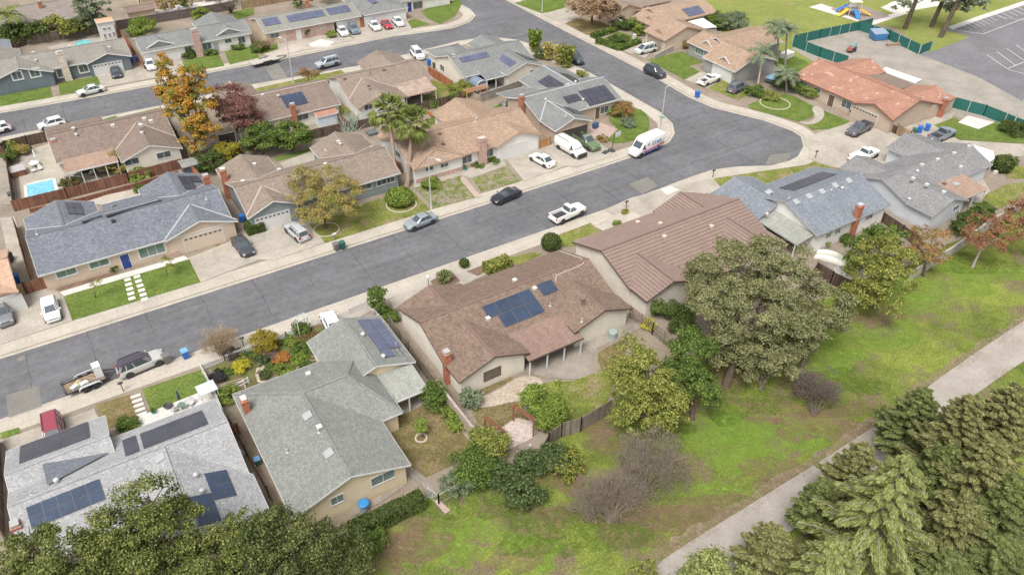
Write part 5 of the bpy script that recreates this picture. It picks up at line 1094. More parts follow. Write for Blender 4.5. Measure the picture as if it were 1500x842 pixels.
# white work van with roof rack and dark push bar
v = vehicle('van', 'white work van with ladder racks and black push bar', (835, 223), 275, 'white', (.78, .78, .77), 'van', dims=(5.7, 2.0, 2.05))
for y in (-.7, .7):
    rk = MB(); rk.beam((-2.4, y, 2.2), (.4, y, 2.2), .07, .07)
    for x in (-2.2, -1, .2): rk.beam((x, y, 1.98), (x, y, 2.2), .05, .05)
    rk.build('roof_rack', cm('rack_dark', (.12, .12, .12), .5), v, local=True)
g = MB(); g.box((2.9, 0, .62), (.12, 1.9, .55)); g.build('bumper', BLACKP, v, local=True)
# bed cover for the white cul-de-sac pickup and racks of things in the open bed
for o in [x for x in COL.objects if x.get('label', '').startswith('white pickup with its bed cover')]:
    b = MB(); b.b2(-2.72, -.3, -.83, .83, 1.16, 1.21); b.build('bed_cover', paint('white', (.78, .78, .77)), o, local=True)
def wheel(t, x, y, r, w=.2):
    wo = bpy.data.objects.new('wheel', None); COL.objects.link(wo); wo.parent = t; wo.location = (x, y, r); wo.rotation_euler = (rad(-90) if y > 0 else rad(90), 0, 0)
    a = MB(); a.lathe((0, 0, -w/2), [(r*.55, 0), (r*.95, 0), (r, .03), (r, w-.03), (r*.95, w), (r*.55, w)], 18); a.build('tyre', TYRE, wo, smooth=True, local=True)
    a = MB(); a.lathe((0, 0, -w*.4), [(.02, w*.75), (r*.5, w*.7), (r*.58, w*.8), (r*.58, 0), (.02, 0)], 16); a.build('rim', RIM, wo, local=True)
# utility trailer
DECK = m_wood('trailer_deck', (.26, .19, .13), .2, .25, False)
c = G(131, 563); t = thing('utility_trailer', 'open twin-axle utility trailer hitched to the silver SUV, loose gear on its deck', 'trailer', (c.x, c.y, 0), rad(6))
a = MB(); a.b2(-2.2, 1.6, -.85, .85, .5, .58); a.build('deck', DECK, t, local=True)
a = MB()
for y in (-.9, .9): a.beam((-2.25, y, .62), (1.65, y, .62), .07, .14); a.beam((-2.25, y, .95), (1.65, y, .95), .05, .05); [a.beam((x, y, .6), (x, y, .95), .05, .05) for x in (-2.2, -1, .3, 1.6)]
a.beam((-2.25, -.9, .62), (-2.25, .9, .62), .07, .1); a.beam((1.65, -.9, .62), (1.65, .9, .62), .07, .1); a.beam((1.65, -.8, .5), (3.1, 0, .5), .08, .1); a.beam((1.65, .8, .5), (3.1, 0, .5), .08, .1); a.build('frame', DARKM, t, local=True)
for y in (-1.08, 1.08):
    a = MB(); pr = [(-1.1, .5), (-1.0, .75), (-.7, .86), (.7, .86), (1.0, .75), (1.1, .5)]
    for (x0, z0), (x1, z1) in zip(pr, pr[1:]): a.beam((x0, y, z0), (x1, y, z1), .3, .04)
    a.build('fender', METAL, t, local=True)
    for x in (-.45, .45): wheel(t, x, y, .34)
a = MB(); a.b2(-.01, .01, -.01, .01, 0, .01); 
a = MB(); a.beam((-2.3, -.85, .6), (-2.35, -.85, 1.1), .05, .05); a.beam((-2.3, .85, .6), (-2.35, .85, 1.1), .05, .05); a.beam((-2.35, -.85, 1.1), (-2.35, .85, 1.1), .05, .05); a.build('tailgate', DARKM, t, local=True)
def prop(nm, label, cat, mb, m, loc, rz=0, group=None, smooth=False):
    o = mb.build(nm, m, local=True, smooth=smooth); o.location = loc; o.rotation_euler = (0, 0, rz); tag(o, label, cat, group); return o
cx = c+Vector((1.2*math.cos(rad(6)), 1.2*math.sin(rad(6)), .58))
a = MB(); a.b2(-.35, .35, -.45, .45, 0, 1.5); a.b2(-.37, .37, -.47, .47, 1.5, 1.56); a.b2(.35, .37, -.4, .4, .1, 1.4); prop('cabinet', 'tall white metal cabinet standing on the utility trailer', 'cabinet', a, cm('appliance_white', (.7, .7, .7), .4), (cx.x, cx.y, cx.z), rad(6))
random.seed(3)
for k, (x, y, cc, lb) in enumerate([(-.4, -.3, (.7, .7, .68), 'white canvas bundle on the trailer deck'), (-.9, .1, (.42, .34, .16), 'tan toolbox on the trailer deck'), (-1.3, -.3, (.55, .55, .55), 'grey sack at the trailer tail')]):
    a = MB(); a.loft([[(-.4, -.3, 0), (.4, -.3, 0), (.4, .3, 0), (-.4, .3, 0)], [(-.35, -.28, .22), (.38, -.22, .28), (.33, .28, .2), (-.38, .24, .26)], [(-.15, -.12, .33), (.2, -.1, .35), (.15, .14, .3), (-.15, .1, .32)]]); p = c+Vector((x*math.cos(rad(6))-y*math.sin(rad(6)), x*math.sin(rad(6))+y*math.cos(rad(6)), .58)); prop('load', lb, 'load', a, cm('load%d' % k, cc, .7), p, rad(random.uniform(0, 90)))
# flatbed trailer on the upper street
c = G(390, 93); t = thing('flatbed_trailer', 'empty flatbed trailer at the kerb of the upper street', 'trailer', (c.x, c.y, 0), rad(6)); a = MB(); a.b2(-3, 2.4, -1.0, 1.0, .6, .7); a.build('deck', cm('grey_deck', (.4, .38, .34), .8), t, local=True)
a = MB(); [a.beam((-3, y, .55), (2.4, y, .55), .08, .14) for y in (-1, 1)]; a.beam((2.4, -.9, .5), (4.4, 0, .5), .1, .1); a.beam((2.4, .9, .5), (4.4, 0, .5), .1, .1); a.build('frame', DARKM, t, local=True)
for y in (-1.1, 1.1):
    for x in (-.45, .45): wheel(t, x, y, .36)
    a = MB(); a.beam((-.95, y, .8), (.95, y, .8), .3, .05); a.build('fender', DARKM, t, local=True)
# covered trailer by the corner grey house
c = G(692, 129); t = thing('covered_trailer', 'rounded grey trailer with white tube frame beside the corner grey house', 'trailer', (c.x, c.y, 0), rad(-84)); a = MB()
rg = lambda x: [(x, y, z) for y, z in ((-1.1, .6), (-1.15, 1.6), (-.9, 2.15), (-.4, 2.4), (.4, 2.4), (.9, 2.15), (1.15, 1.6), (1.1, .6))]
a.loft([rg(-3), rg(-1), rg(1), rg(3)]); a.build('shell', cm('trailer_blue', (.17, .21, .27), .5), t, local=True)
a = MB()
for x in (3.05,):
    q = rg(x); [a.beam(q[i], q[i+1], .12, .12) for i in range(7)]; a.beam((x, -1.12, 1.5), (x, 1.12, 1.5), .1, .1)
a.build('frame', WHITE, t, local=True)
for y in (-1.15, 1.15): wheel(t, -.3, y, .36)
# boat under cover
c = G(1134, 118); t = thing('small_boat', 'small boat under a pale blue cover between the two houses', 'boat', (c.x, c.y, 0), rad(20)); a = MB()
def hr(x, w_, zk): return [(x, -w_, 1.0), (x, -w_*.7, .5), (x, 0, zk), (x, w_*.7, .5), (x, w_, 1.0)]
a.loft([hr(-2.4, .9, .4), hr(-.5, 1.0, .35), hr(1.2, .8, .4), hr(2.6, .08, .8)]); a.build('hull', cm('boat_hull', (.08, .1, .12), .4), t, local=True)
a = MB(); cr_ = lambda x, w_, h_: [(x, -w_, 1.0), (x, -w_*.6, 1.0+h_*.7), (x, 0, 1.0+h_), (x, w_*.6, 1.0+h_*.7), (x, w_, 1.0)]
a.loft([cr_(-2.45, .95, .15), cr_(-1, 1.05, .5), cr_(.5, 1.0, .65), cr_(1.6, .7, .3), cr_(2.65, .1, .1)]); a.build('cover', cm('cover_blue', (.3, .47, .62), .6), t, local=True, smooth=True)
a = MB(); a.beam((-2.2, -.7, .4), (3.4, 0, .4), .08, .1); a.beam((-2.2, .7, .4), (3.4, 0, .4), .08, .1); a.build('cradle', DARKM, t, local=True)
# ============================================================ plants
BARK = mottled('bark', (.07, .052, .04), (.11, .085, .065), (.16, .125, .095), s1=1, s2=6); BARKG = mottled('bark_grey', (.22, .19, .16), (.3, .27, .23), (.4, .36, .31), s1=1, s2=6)
def quads(C, Nrm, size, asp=1.0, jit=.35, axis=None):
    """numpy: one rhombus-ish leaf blade per centre"""
    n = len(C); R = NR.normal(size=(n, 3)); Nn = Nrm+NR.normal(size=(n, 3))*(jit+.2); Nn /= np.linalg.norm(Nn, axis=1)[:, None]+1e-9
    U = np.cross(Nn, R) if axis is None else axis+NR.normal(size=(n, 3))*.25; U /= np.linalg.norm(U, axis=1)[:, None]+1e-9
    V = np.cross(Nn, U); V /= np.linalg.norm(V, axis=1)[:, None]+1e-9
    s = (size*(.6+.8*NR.random(n)))[:, None] if np.isscalar(size) else (size*(.6+.8*NR.random(n)))[:, None]
    P = np.stack([C-U*s*asp*.5, C-V*s*.5+U*s*.1, C+U*s*asp*.5, C+V*s*.5+U*s*.1], axis=1)
    return P.reshape(-1, 3)
def leafmesh(name, P, mat, parent, off=(0, 0, 0)):
    n = len(P)//4; me = bpy.data.meshes.new(name)
    me.vertices.add(len(P)); me.vertices.foreach_set('co', (P-np.array(off)).astype(np.float32).ravel())
    me.loops.add(len(P)); me.loops.foreach_set('vertex_index', np.arange(len(P), dtype=np.int32))
    me.polygons.add(n); me.polygons.foreach_set('loop_start', np.arange(0, 4*n, 4, dtype=np.int32)); me.polygons.foreach_set('loop_total', np.full(n, 4, dtype=np.int32))
    me.materials.append(mat); me.update(); me.validate()
    o = bpy.data.objects.new(name, me); COL.objects.link(o)
    if parent is not None: o.parent = parent
    return o
def crown_pts(blobs, leaf, cover=2.2, clump=.55, inner=.25, gap=.25, seed=1):
    """foliage over several lobes: every lobe carries leafy tufts of uneven size with gaps between them"""
    global NR
    NR = np.random.default_rng(seed); Cs, Ns = [], []
    for (x, y, z, rx, ry, rz) in blobs:
        rm = (rx*ry*rz)**(1/3); sr = np.clip(.27*rm+.12, .12, .72)
        ns = max(7, int(3.4*(rm/sr)**2*(1-gap)))
        d = NR.normal(size=(ns, 3)); d /= np.linalg.norm(d, axis=1)[:, None]; d = d[d[:, 2] > -.7]; ns = len(d)
        rr = .45+.62*NR.random(ns)**.7; cc = np.array([x, y, z])+d*rr[:, None]*np.array([rx, ry, rz])
        rs = sr*(.38+.8*NR.random(ns)**1.3)
        nl = np.maximum(5, (cover*.42*12.6*rs**2/(leaf**2*.6)).astype(int)); idx = np.repeat(np.arange(ns), nl); n = len(idx)
        q = NR.normal(size=(n, 3)); q /= np.linalg.norm(q, axis=1)[:, None]; q[:, 2] = np.where(q[:, 2] < -.3, -q[:, 2]*.6, q[:, 2])
        e = (.45+.75*NR.random(n)**.5)*(1+.3*NR.normal(size=n)*.5)*(1+.18*np.sin(q[:, 0]*6+idx)+.15*np.sin(q[:, 1]*7+idx*2))
        Cs.append(cc[idx]+q*(rs[idx]*e)[:, None]*np.array([1.1, 1.1, .8])); Ns.append(q*.45+d[idx]*.25+np.array([0, 0, .35]))
    C = np.concatenate(Cs); Nn = np.concatenate(Ns); Nn /= np.linalg.norm(Nn, axis=1)[:, None]+1e-9
    return C, Nn
def limbs(mb, base, top, blobs, r0, seed=1, nb=5, sub=3):
    rd = random.Random(seed); base = Vector(base); fork = Vector(top)
    mid_ = base.lerp(fork, .5)+Vector((rd.uniform(-.15, .15), rd.uniform(-.15, .15), 0))
    mb.cyl(base-Vector((0, 0, .15)), mid_, r0*1.25, r0*.95, 9); mb.cyl(mid_, fork, r0*.95, r0*.8, 9)
    for (x, y, z, rx, ry, rz) in blobs:
        c = Vector((x, y, z)); m_ = fork.lerp(c, .5)+Vector((rd.uniform(-.3, .3), rd.uniform(-.3, .3), rd.uniform(0, .4)))
        rr = r0*.55*min(1, (rx/2.5)**.5); mb.cyl(fork, m_, rr, rr*.7, 7); mb.cyl(m_, c, rr*.7, rr*.4, 6)
        for k in range(sub+nb//2):
            a = rd.uniform(0, 6.28); e = rd.uniform(-.1, .9); q = c+Vector((math.cos(a)*rx*.8, math.sin(a)*ry*.8, e*rz*.8)); mb.cyl(c, q, rr*.35, rr*.1, 5)
def blobs_px(spec):
    """lobes surveyed in the photo: (px, py, height of centre, radius, [vertical radius])"""
    out = []
    for b in spec:
        c = G(b[0], b[1], b[2]); r = b[3]*.9; rz = b[4]*.9 if len(b) > 4 else r*.8; out.append((c.x, c.y, c.z, r, r, rz))
    return out
def tree(name, label, base, spec, leafm, leaf=.2, cover=2.2, clump=.6, gap=.2, r0=.25, fork=None, seed=1, cat='tree', group=None, bark=None, inner=.25, asp=1.3, trunks=None):
    bl = blobs_px(spec); b = G(base[0], base[1], 0) if base is not None else Vector((bl[0][0], bl[0][1], 0))
    zf = fork or min(q[2]-q[5]*.7 for q in bl); zf = max(.25, zf)
    t = thing(name, label, cat, (b.x, b.y, 0), 0, group)
    mx = sum(q[0] for q in bl)/len(bl); my = sum(q[1] for q in bl)/len(bl)
    top = Vector((b.x+(mx-b.x)*.35, b.y+(my-b.y)*.35, zf))
    mb = MB(); limbs(mb, (b.x, b.y, 0), top, bl, r0, seed)
    for tb in (trunks or []):
        q = G(tb[0], tb[1], 0); mb.cyl((q.x, q.y, -.1), top+Vector((0, 0, .3)), r0*.7, r0*.5, 8)
    mb.build('trunk', bark or BARK, t, smooth=True)
    C, Nn = crown_pts(bl, leaf, cover, clump, inner, gap, seed); P = quads(C, Nn, leaf, asp)
    leafmesh('crown', P, leafm, t, (b.x, b.y, 0)); return t
def bush(name, label, p, r, h, leafm, leaf=.12, cat='shrub', group=None, seed=1, ry=None, rot=0, cover=2.4, gap=.1, clump=.3, extra=None, dense=True, lift=0, core=True):
    c = G(p[0], p[1], 0); ry = ry or r
    t = thing(name, label, cat, (c.x, c.y, 0), 0, group)
    bl = [(0, 0, lift+h*.5, r, ry, h*.52)]+(extra or [])
    mb = MB()
    for k in range(5): a = 1.26*k; mb.cyl((0, 0, -.05), (math.cos(a)*r*.45, math.sin(a)*ry*.45, lift+h*.6), .04, .02, 5)
    if lift: mb.cyl((0, 0, -.05), (0, 0, lift+h*.4), .09, .06, 7)
    mb.build('stem', BARK, t, local=True)
    C, Nn = crown_pts(bl, leaf, cover*.75, clump, .3, -.9, seed); C[:, 2] = np.maximum(C[:, 2], .04)
    if rot: cs, sn = math.cos(rot), math.sin(rot); C = np.stack([C[:, 0]*cs-C[:, 1]*sn, C[:, 0]*sn+C[:, 1]*cs, C[:, 2]], 1)
    leafmesh('foliage', quads(C, Nn, leaf, 1.2), leafm, t); return t
def clipped(name, label, p, r, h, leafm, box=None, rot=0, seed=1, group=None, leaf=.09, lift=0, cat='shrub', pts=None):
    """sheared shrub or hedge: leaves over a firm shape"""
    global NR
    NR = np.random.default_rng(seed); c = G(p[0], p[1], 0); t = thing(name, label, cat, (c.x, c.y, 0), rot, group)
    if box:
        lx, ly = box; n = int((2*(lx+ly)*h+lx*ly)/(leaf**2)*2.0); C = NR.random((n, 3))*np.array([lx, ly, h])-np.array([lx/2, ly/2, 0]); f = NR.integers(0, 5, n)
        ar = np.array([ly*h, ly*h, lx*h, lx*h, lx*ly]); f = NR.choice(5, n, p=ar/ar.sum()); Nn = np.zeros((n, 3))
        for k, (ax, v, nv) in enumerate(((0, -lx/2, -1), (0, lx/2, 1), (1, -ly/2, -1), (1, ly/2, 1), (2, h, 1))):
            C[f == k, ax] = v; Nn[f == k, ax] = nv
        C += NR.normal(size=(n, 3))*.045; C[:, 2] += .05*np.sin(C[:, 0]*2.1)
        cb = MB(); cb.b2(-lx/2+.12, lx/2-.12, -ly/2+.12, ly/2-.12, 0, h-.12)
    else:
        n = int(4*math.pi*r*r/(leaf**2)*1.7); d = NR.normal(size=(n, 3)); d /= np.linalg.norm(d, axis=1)[:, None]; C = d*np.array([r, r, h/2])*(1+.05*NR.normal(size=(n, 1)))+np.array([0, 0, h/2+lift]); Nn = d
        C[:, 2] = np.maximum(C[:, 2], .03); cb = MB(); cb.lathe((0, 0, lift), [(.02, .1*h), (r*.75, .25*h), (r*.84, .5*h), (r*.7, .78*h), (.02, .9*h)], 12)
        cb.cyl((0, 0, -.05), (0, 0, lift+h*.4), .07, .05, 6)
    cb.build('stem', cm('hedge_core', (.03, .04, .015), .9), t, local=True)
    leafmesh('foliage', quads(C, Nn, leaf*1.4, 1.3, .5), leafm, t); return t
def twigs(name, label, base, spec, mats, n=260, r0=.12, seed=1, cat='shrub', leafn=0, leafm=None, leaf=.1, tw=.02, bark=None, group=None, depth=3, haze=0):
    """leafless or thin crown: many fine branches forking outward"""
    rd = random.Random(seed); bl = blobs_px(spec); b = G(base[0], base[1], 0); t = thing(name, label, cat, (b.x, b.y, 0), 0, group)
    mb = MB(); tips = []
    def grow(p, d, ln, r, dep):
        q = p+d*ln; 
        if dep <= 1: mb.beam(p, q, r*2, r*2)
        else: mb.cyl(p, q, r, r*.7, 5, cap=False)
        tips.append(q)
        if dep == 0: return
        for _ in range(3 if dep > 1 else 4):
            dd = (d+Vector((rd.gauss(0, .45), rd.gauss(0, .45), rd.gauss(.05, .3)))).normalized(); grow(q, dd, ln*rd.uniform(.55, .85), r*.55, dep-1)
    for (x, y, z, rx, ry, rz) in bl:
        k = max(3, int(n*rx*rx/1200)) if 0 else max(4, int(n/len(bl)/40))
        for i in range(k):
            a = rd.uniform(0, 6.28); rr = rd.random()**.5; tg = Vector((x+math.cos(a)*rx*rr, y+math.sin(a)*ry*rr, z+rz*.6*rd.uniform(-.6, 1)*(1.2-rr)))
            st = Vector((b.x, b.y, .1))+Vector((rd.uniform(-.25, .25), rd.uniform(-.25, .25), 0)); st2 = st.lerp(tg, .45)+Vector((0, 0, .3)); mb.cyl(st, st2, r0*.5, r0*.28, 5, cap=False)
            d = (tg-st2); ln = d.length*.38; grow(st2, d.normalized(), ln, r0*.22, depth)
    mb.build('branches', bark or mats, t)
    if haze:
        C, Nn = crown_pts(bl, .12, haze, .4, .3, -.3, seed); ax = C-np.array([b.x, b.y, .3]); ax /= np.linalg.norm(ax, axis=1)[:, None]; leafmesh('twigs', quads(C, Nn, .024, 13, .9, axis=ax), mats, t, (b.x, b.y, 0))
    if leafn and leafm:
        T = np.array([tuple(q) for q in tips]); i = NR.integers(0, len(T), leafn); C = T[i]+NR.normal(size=(leafn, 3))*.22; leafmesh('foliage', quads(C, NR.normal(size=C.shape)+np.array([0, 0, .8]), leaf, 1.2), leafm, t, (b.x, b.y, 0))
    return t
# leaf colours
LF_OLIVE = m_leaf('leaf_olive', (.075, .085, .035), (.205, .21, .095), (.42, .42, .22), sc_=.3)
LF_OAK = m_leaf('leaf_oak', (.03, .05, .014), (.125, .155, .04), (.33, .34, .12), sc_=.3)
LF_YG = m_leaf('leaf_yellowgreen', (.07, .095, .02), (.21, .235, .055), (.46, .45, .13), sc_=.4)
LF_DG = m_leaf('leaf_deepgreen', (.035, .055, .018), (.085, .12, .035), (.18, .22, .065))
LF_G = m_leaf('leaf_green', (.03, .06, .016), (.105, .16, .035), (.26, .33, .085)); LF_BG = m_leaf('leaf_bright', (.05, .09, .018), (.18, .25, .045), (.40, .46, .11))
LF_PINE = m_leaf('leaf_pine', (.035, .05, .018), (.135, .145, .052), (.33, .31, .13)); LF_CED = m_leaf('leaf_cedar', (.10, .125, .035), (.24, .275, .09), (.44, .46, .18))
LF_OR = m_leaf('leaf_orange', (.25, .12, .02), (.46, .24, .045), (.66, .44, .10), hue=(.21, .22, .05)); LF_MAR = m_leaf('leaf_maroon', (.12, .055, .045), (.22, .11, .09), (.36, .2, .17)); LF_YB = m_leaf('leaf_yellowbrown', (.2, .15, .045), (.36, .28, .10), (.50, .42, .17), hue=(.24, .26, .06))
LF_RED = m_leaf('leaf_red', (.15, .05, .045), (.29, .12, .085), (.42, .25, .14), hue=(.30, .22, .08)); LF_RUST = m_leaf('leaf_rust', (.2, .11, .05), (.34, .19, .08), (.45, .30, .13), hue=(.2, .18, .05)); LF_TEAL = m_leaf('leaf_teal', (.03, .05, .02), (.08, .115, .042), (.2, .24, .1)); LF_GREYG = m_leaf('leaf_greygreen', (.10, .13, .075), (.18, .22, .13), (.3, .34, .22))
LF_PALM = m_leaf('leaf_palm', (.07, .10, .025), (.17, .21, .05), (.33, .36, .12)); LF_THATCH = m_leaf('palm_thatch', (.10, .09, .035), (.20, .18, .07), (.3, .27, .12)); LF_YEL = m_leaf('leaf_yellow', (.3, .28, .02), (.5, .46, .04), (.62, .58, .1)); LF_TAW = m_leaf('leaf_tawny', (.2, .13, .07), (.33, .22, .13), (.46, .33, .21))
TWIG_G = cm('twig_greymauve', (.19, .155, .12), .9); TWIG_B = cm('twig_brown', (.2, .14, .11), .9); TWIG_T = cm('twig_tawny', (.33, .25, .16), .9); TWIG_D = cm('twig_dark', (.13, .10, .09), .9)
# ---- large park trees
tree('oak_tree', 'broad olive-brown oak, the largest tree, between the ribbed tile roof and the park grass', (1063, 566), [(1085, 395, 9.5, 4.4), (1140, 400, 9, 4.2), (1045, 440, 7.5, 3.6), (1110, 450, 8, 4), (1150, 470, 6.5, 3.2), (1035, 400, 8, 2.4, 2.2), (1065, 500, 5, 2.8), (1120, 515, 4.5, 3), (1050, 520, 3.4, 1.9), (1140, 530, 3.2, 2.0), (1095, 535, 2.8, 1.7), (1175, 505, 3.6, 1.8)], LF_OLIVE, .13, 1.8, .55, .1, .42, 3.2, 3)
tree('olive_tree', 'rounded pale olive tree at the right shoulder of the largest oak', (1165, 560), [(1205, 450, 6.0, 2.9), (1180, 480, 5.0, 2.4), (1212, 480, 4.6, 2)], LF_OLIVE, .14, 1.8, .5, 0, .25, 2.0, 4)
twigs('thin_young_tree', 'thin nearly bare tree with a pale trunk beneath the largest oak', (1115, 572), [(1118, 530, 3.4, 1.6), (1130, 545, 2.6, 1.2)], TWIG_G, 420, .14, 41, 'tree', 900, LF_OLIVE, .14)
tree('ash_tree', 'yellow-green tree by the wooden fence right of the centre house patio', (952, 635), [(932, 520, 6.0, 2.3), (925, 570, 5.0, 2.6), (965, 575, 5.0, 2.8), (950, 545, 6.4, 2.4), (980, 600, 3.6, 2.2), (915, 545, 5.4, 1.8), (935, 610, 3.0, 2.2)], LF_YG, .14, 1.6, .5, .2, .28, 2.2, 5)
tree('laurel_tree', 'deep green tree between the yellow-green tree and the largest oak', (1015, 615), [(1012, 510, 5.6, 2.2), (1005, 555, 4.4, 2.3), (1028, 570, 3.6, 2.0), (990, 545, 4.0, 1.8)], LF_G, .14, 1.9, .45, .0, .22, 1.6, 6)
tree('citrus_tree', 'bright green upright tree in the corner of the centre house back garden', (798, 632), [(797, 580, 3.0, 1.9, 1.9), (782, 592, 2.4, 1.5), (812, 598, 2.4, 1.6), (800, 610, 1.5, 1.7)], LF_BG, .12, 2.0, .38, -.2, .16, 1.1, 7)
tree('park_tree', 'leafy green tree on the park edge beside the white mattress-like covers', (1283, 450), [(1290, 370, 6.5, 2.6), (1270, 395, 5.4, 2.5), (1305, 410, 5.2, 2.7), (1265, 430, 3.6, 2.3), (1300, 435, 3.6, 2.4), (1320, 385, 5, 2)], LF_YG, .15, 1.6, .55, .2, .28, 2.2, 8)
tree('garden_tree', 'yellow-green tree against the blue-grey house back wall, left of the rust tree', (1278, 400), [(1255, 365, 3.6, 2.2), (1300, 348, 4.2, 2.4), (1280, 350, 4.5, 2.0)], LF_G, .18, 1.9, .5, .12, .22, 1.6, 9)
tree('rust_tree', 'thin rust-orange tree between the green park tree and the grey roof house', (1352, 405), [(1340, 352, 4.5, 2.3), (1365, 350, 4.4, 2.2), (1350, 375, 3.4, 2.3), (1378, 372, 3.0, 1.6)], LF_RUST, .13, 1.1, .5, .4, .16, 1.6, 10)
tree('dogwood_tree', 'red and gold tree with a pale trunk on the park grass, right edge', (1424, 392), [(1440, 335, 4.5, 2.3), (1462, 350, 4.0, 2.0), (1425, 350, 3.8, 1.6), (1470, 330, 4.6, 1.5)], LF_RED, .13, 1.2, .45, .1, .16, 2.0, 11, bark=BARKG)
tree('maple_tree', 'crimson tree cut by the right edge above the park grass', (1505, 375), [(1492, 312, 5, 2.2), (1505, 335, 4, 2.2)], LF_RED, .16, .95, .45, .3, .18, 2.0, 12)
bush('evergreen_shrub', 'dark green shrub at the rear gable of the grey roof house', (1412, 338), 2.2, 2.4, LF_DG, .15, seed=3, ry=1.5); bush('leafy_shrub', 'lighter green shrub by the rust patio roof at the right', (1437, 318), 1.3, 1.8, LF_G, .13, seed=4)
twigs('bare_shrub', 'grey leafless thicket on the park grass, nearer the path of the pair', (893, 765), [(875, 715, 2.0, 2.2), (905, 730, 1.8, 2.4), (860, 735, 1.4, 1.6), (920, 700, 2.2, 1.8)], TWIG_G, 1300, .09, 5, haze=.6, leafn=3000, leafm=m_leaf('leaf_dry', (.15, .12, .09), (.25, .2, .16), (.34, .29, .24)), leaf=.085)
twigs('bare_shrub', 'grey-brown leafless thicket behind its twin, below the yellow-green tree', (945, 720), [(955, 665, 2.4, 2.6), (985, 685, 2.0, 2.2), (930, 660, 2.2, 2), (960, 700, 1.6, 2.2)], TWIG_G, 1300, .09, 6, haze=.6, leafn=3000, leafm=m_leaf('leaf_dry2', (.15, .13, .08), (.25, .22, .14), (.34, .31, .22)), leaf=.085)
twigs('dark_bare_tree', 'dark brown leafless tree alone on the park grass, right of the largest oak', (1192, 608), [(1198, 560, 2.4, 2.1), (1215, 575, 1.8, 1.5), (1180, 572, 1.8, 1.4)], TWIG_D, 700, .11, 7, 'tree', 2600, m_leaf('leaf_plum', (.08, .05, .05), (.15, .095, .09), (.24, .16, .14)), .1, haze=.7)
# ---- bottom left oaks
def oak(label, base, spec, seed, m=LF_OAK): return tree('oak_tree', label, base, spec, m, .12, 1.65, .5, .12, .38, 4, seed, group='oaks along the bottom edge')
oak('oak with the tallest crown over the pale grey roof, bottom left', (200, 900), [(220, 742, 10.5, 2.3), (190, 770, 10, 2.6), (235, 790, 9, 2.8), (150, 810, 8.5, 2.8), (200, 840, 7, 3.2), (262, 765, 9, 1.9), (265, 820, 7, 2.5)], 21)
oak('oak filling the bottom left corner of the photo', (50, 930), [(50, 810, 9, 2.3), (95, 820, 9.5, 2.6), (15, 850, 8, 2.6), (80, 870, 7, 3), (130, 860, 7, 2.6), (40, 880, 6, 2.6)], 22)
oak('oak left of the green hedge, over the sage roof eaves', (430, 880), [(400, 772, 8, 2.1), (372, 800, 8, 2.4), (430, 805, 7, 2.5), (470, 790, 6, 2), (400, 840, 6.5, 2.8), (480, 830, 4.5, 2.4), (520, 810, 3.5, 1.8), (440, 850, 5, 2.6)], 23, m_leaf('leaf_oak2', (.025, .042, .015), (.10, .125, .04), (.27, .29, .11), sc_=.3))
oak('oak between the tallest crown and the sage roof, bottom edge', (330, 900), [(335, 775, 8.5, 1.9), (310, 810, 8.5, 2.5), (345, 820, 7.5, 2.6), (300, 855, 6.5, 2.8), (360, 860, 5.5, 2.6)], 24)
bush('low_shrub', 'small leafy shrub on bare soil at the foot of the green hedge', (552, 797), 1.0, 1.3, LF_G, .11, seed=31)
# ---- shrubs behind the two nearest houses
def sh(nm, lb, p, r, h, m, seed, **k): return bush(nm, lb, p, r, h, m, seed=seed, **k)
sh('oleander_shrub', 'front dark green oleander below the pergola slab, lowest of the clump', (768, 733), 1.7, 2.4, LF_TEAL, 51, leaf=.17, clump=.35); sh('oleander_shrub', 'dark green oleander left of the clump, against the white gate post', (738, 704), 1.5, 2.0, LF_TEAL, 52, leaf=.17, clump=.35); sh('oleander_shrub', 'dark green oleander at the top right of the clump by the tall board fence', (808, 688), 1.35, 3.0, LF_TEAL, 53, leaf=.17, clump=.35); sh('oleander_shrub', 'blue-green oleander in the middle of the clump under the pergola slab', (776, 690), 1.2, 1.9, LF_TEAL, 54, leaf=.17)
sh('yellowing_shrub', 'green shrub spotted with yellow leaves right of the dark oleanders', (828, 692), 1.5, 2.6, m_leaf('leaf_spotted', (.05, .09, .03), (.13, .17, .05), (.6, .5, .1)), 55, leaf=.14)
sh('olive_shrub', 'grey-green shrub in the far corner of the tired back lawn by the gate', (668, 718), 1.5, 1.9, LF_GREYG, 56, ry=1.2); sh('olive_shrub', 'tall green shrub at the right side of the back lawn with the tiny tree', (695, 700), 2.0, 3.0, LF_G, 57, leaf=.14); sh('olive_shrub', 'yellowish green shrub nearest the pergola on the neighbour side', (714, 668), 1.9, 2.8, LF_YG, 58, leaf=.13)
sh('round_shrub', 'round glossy green shrub at the corner of the sage patio roof', (637, 592), 1.45, 2.4, LF_G, 59, leaf=.13); sh('creeper', 'bright creeper along the block wall beside the tired back lawn', (662, 618), .8, .9, LF_BG, 60, ry=2.0); sh('tropical_plant', 'grey-green tropical plant at the red brick chimney foot of the centre house', (690, 595), 1.0, 1.8, LF_GREYG, 61, leaf=.22)
tree('lemon_tree', 'tiny round lemon tree in a brick ring on the tired back lawn', (617, 641), [(616.5, 621, 1.5, .75)], LF_BG, .1, 2.2, .25, .05, .05, .8, 62)
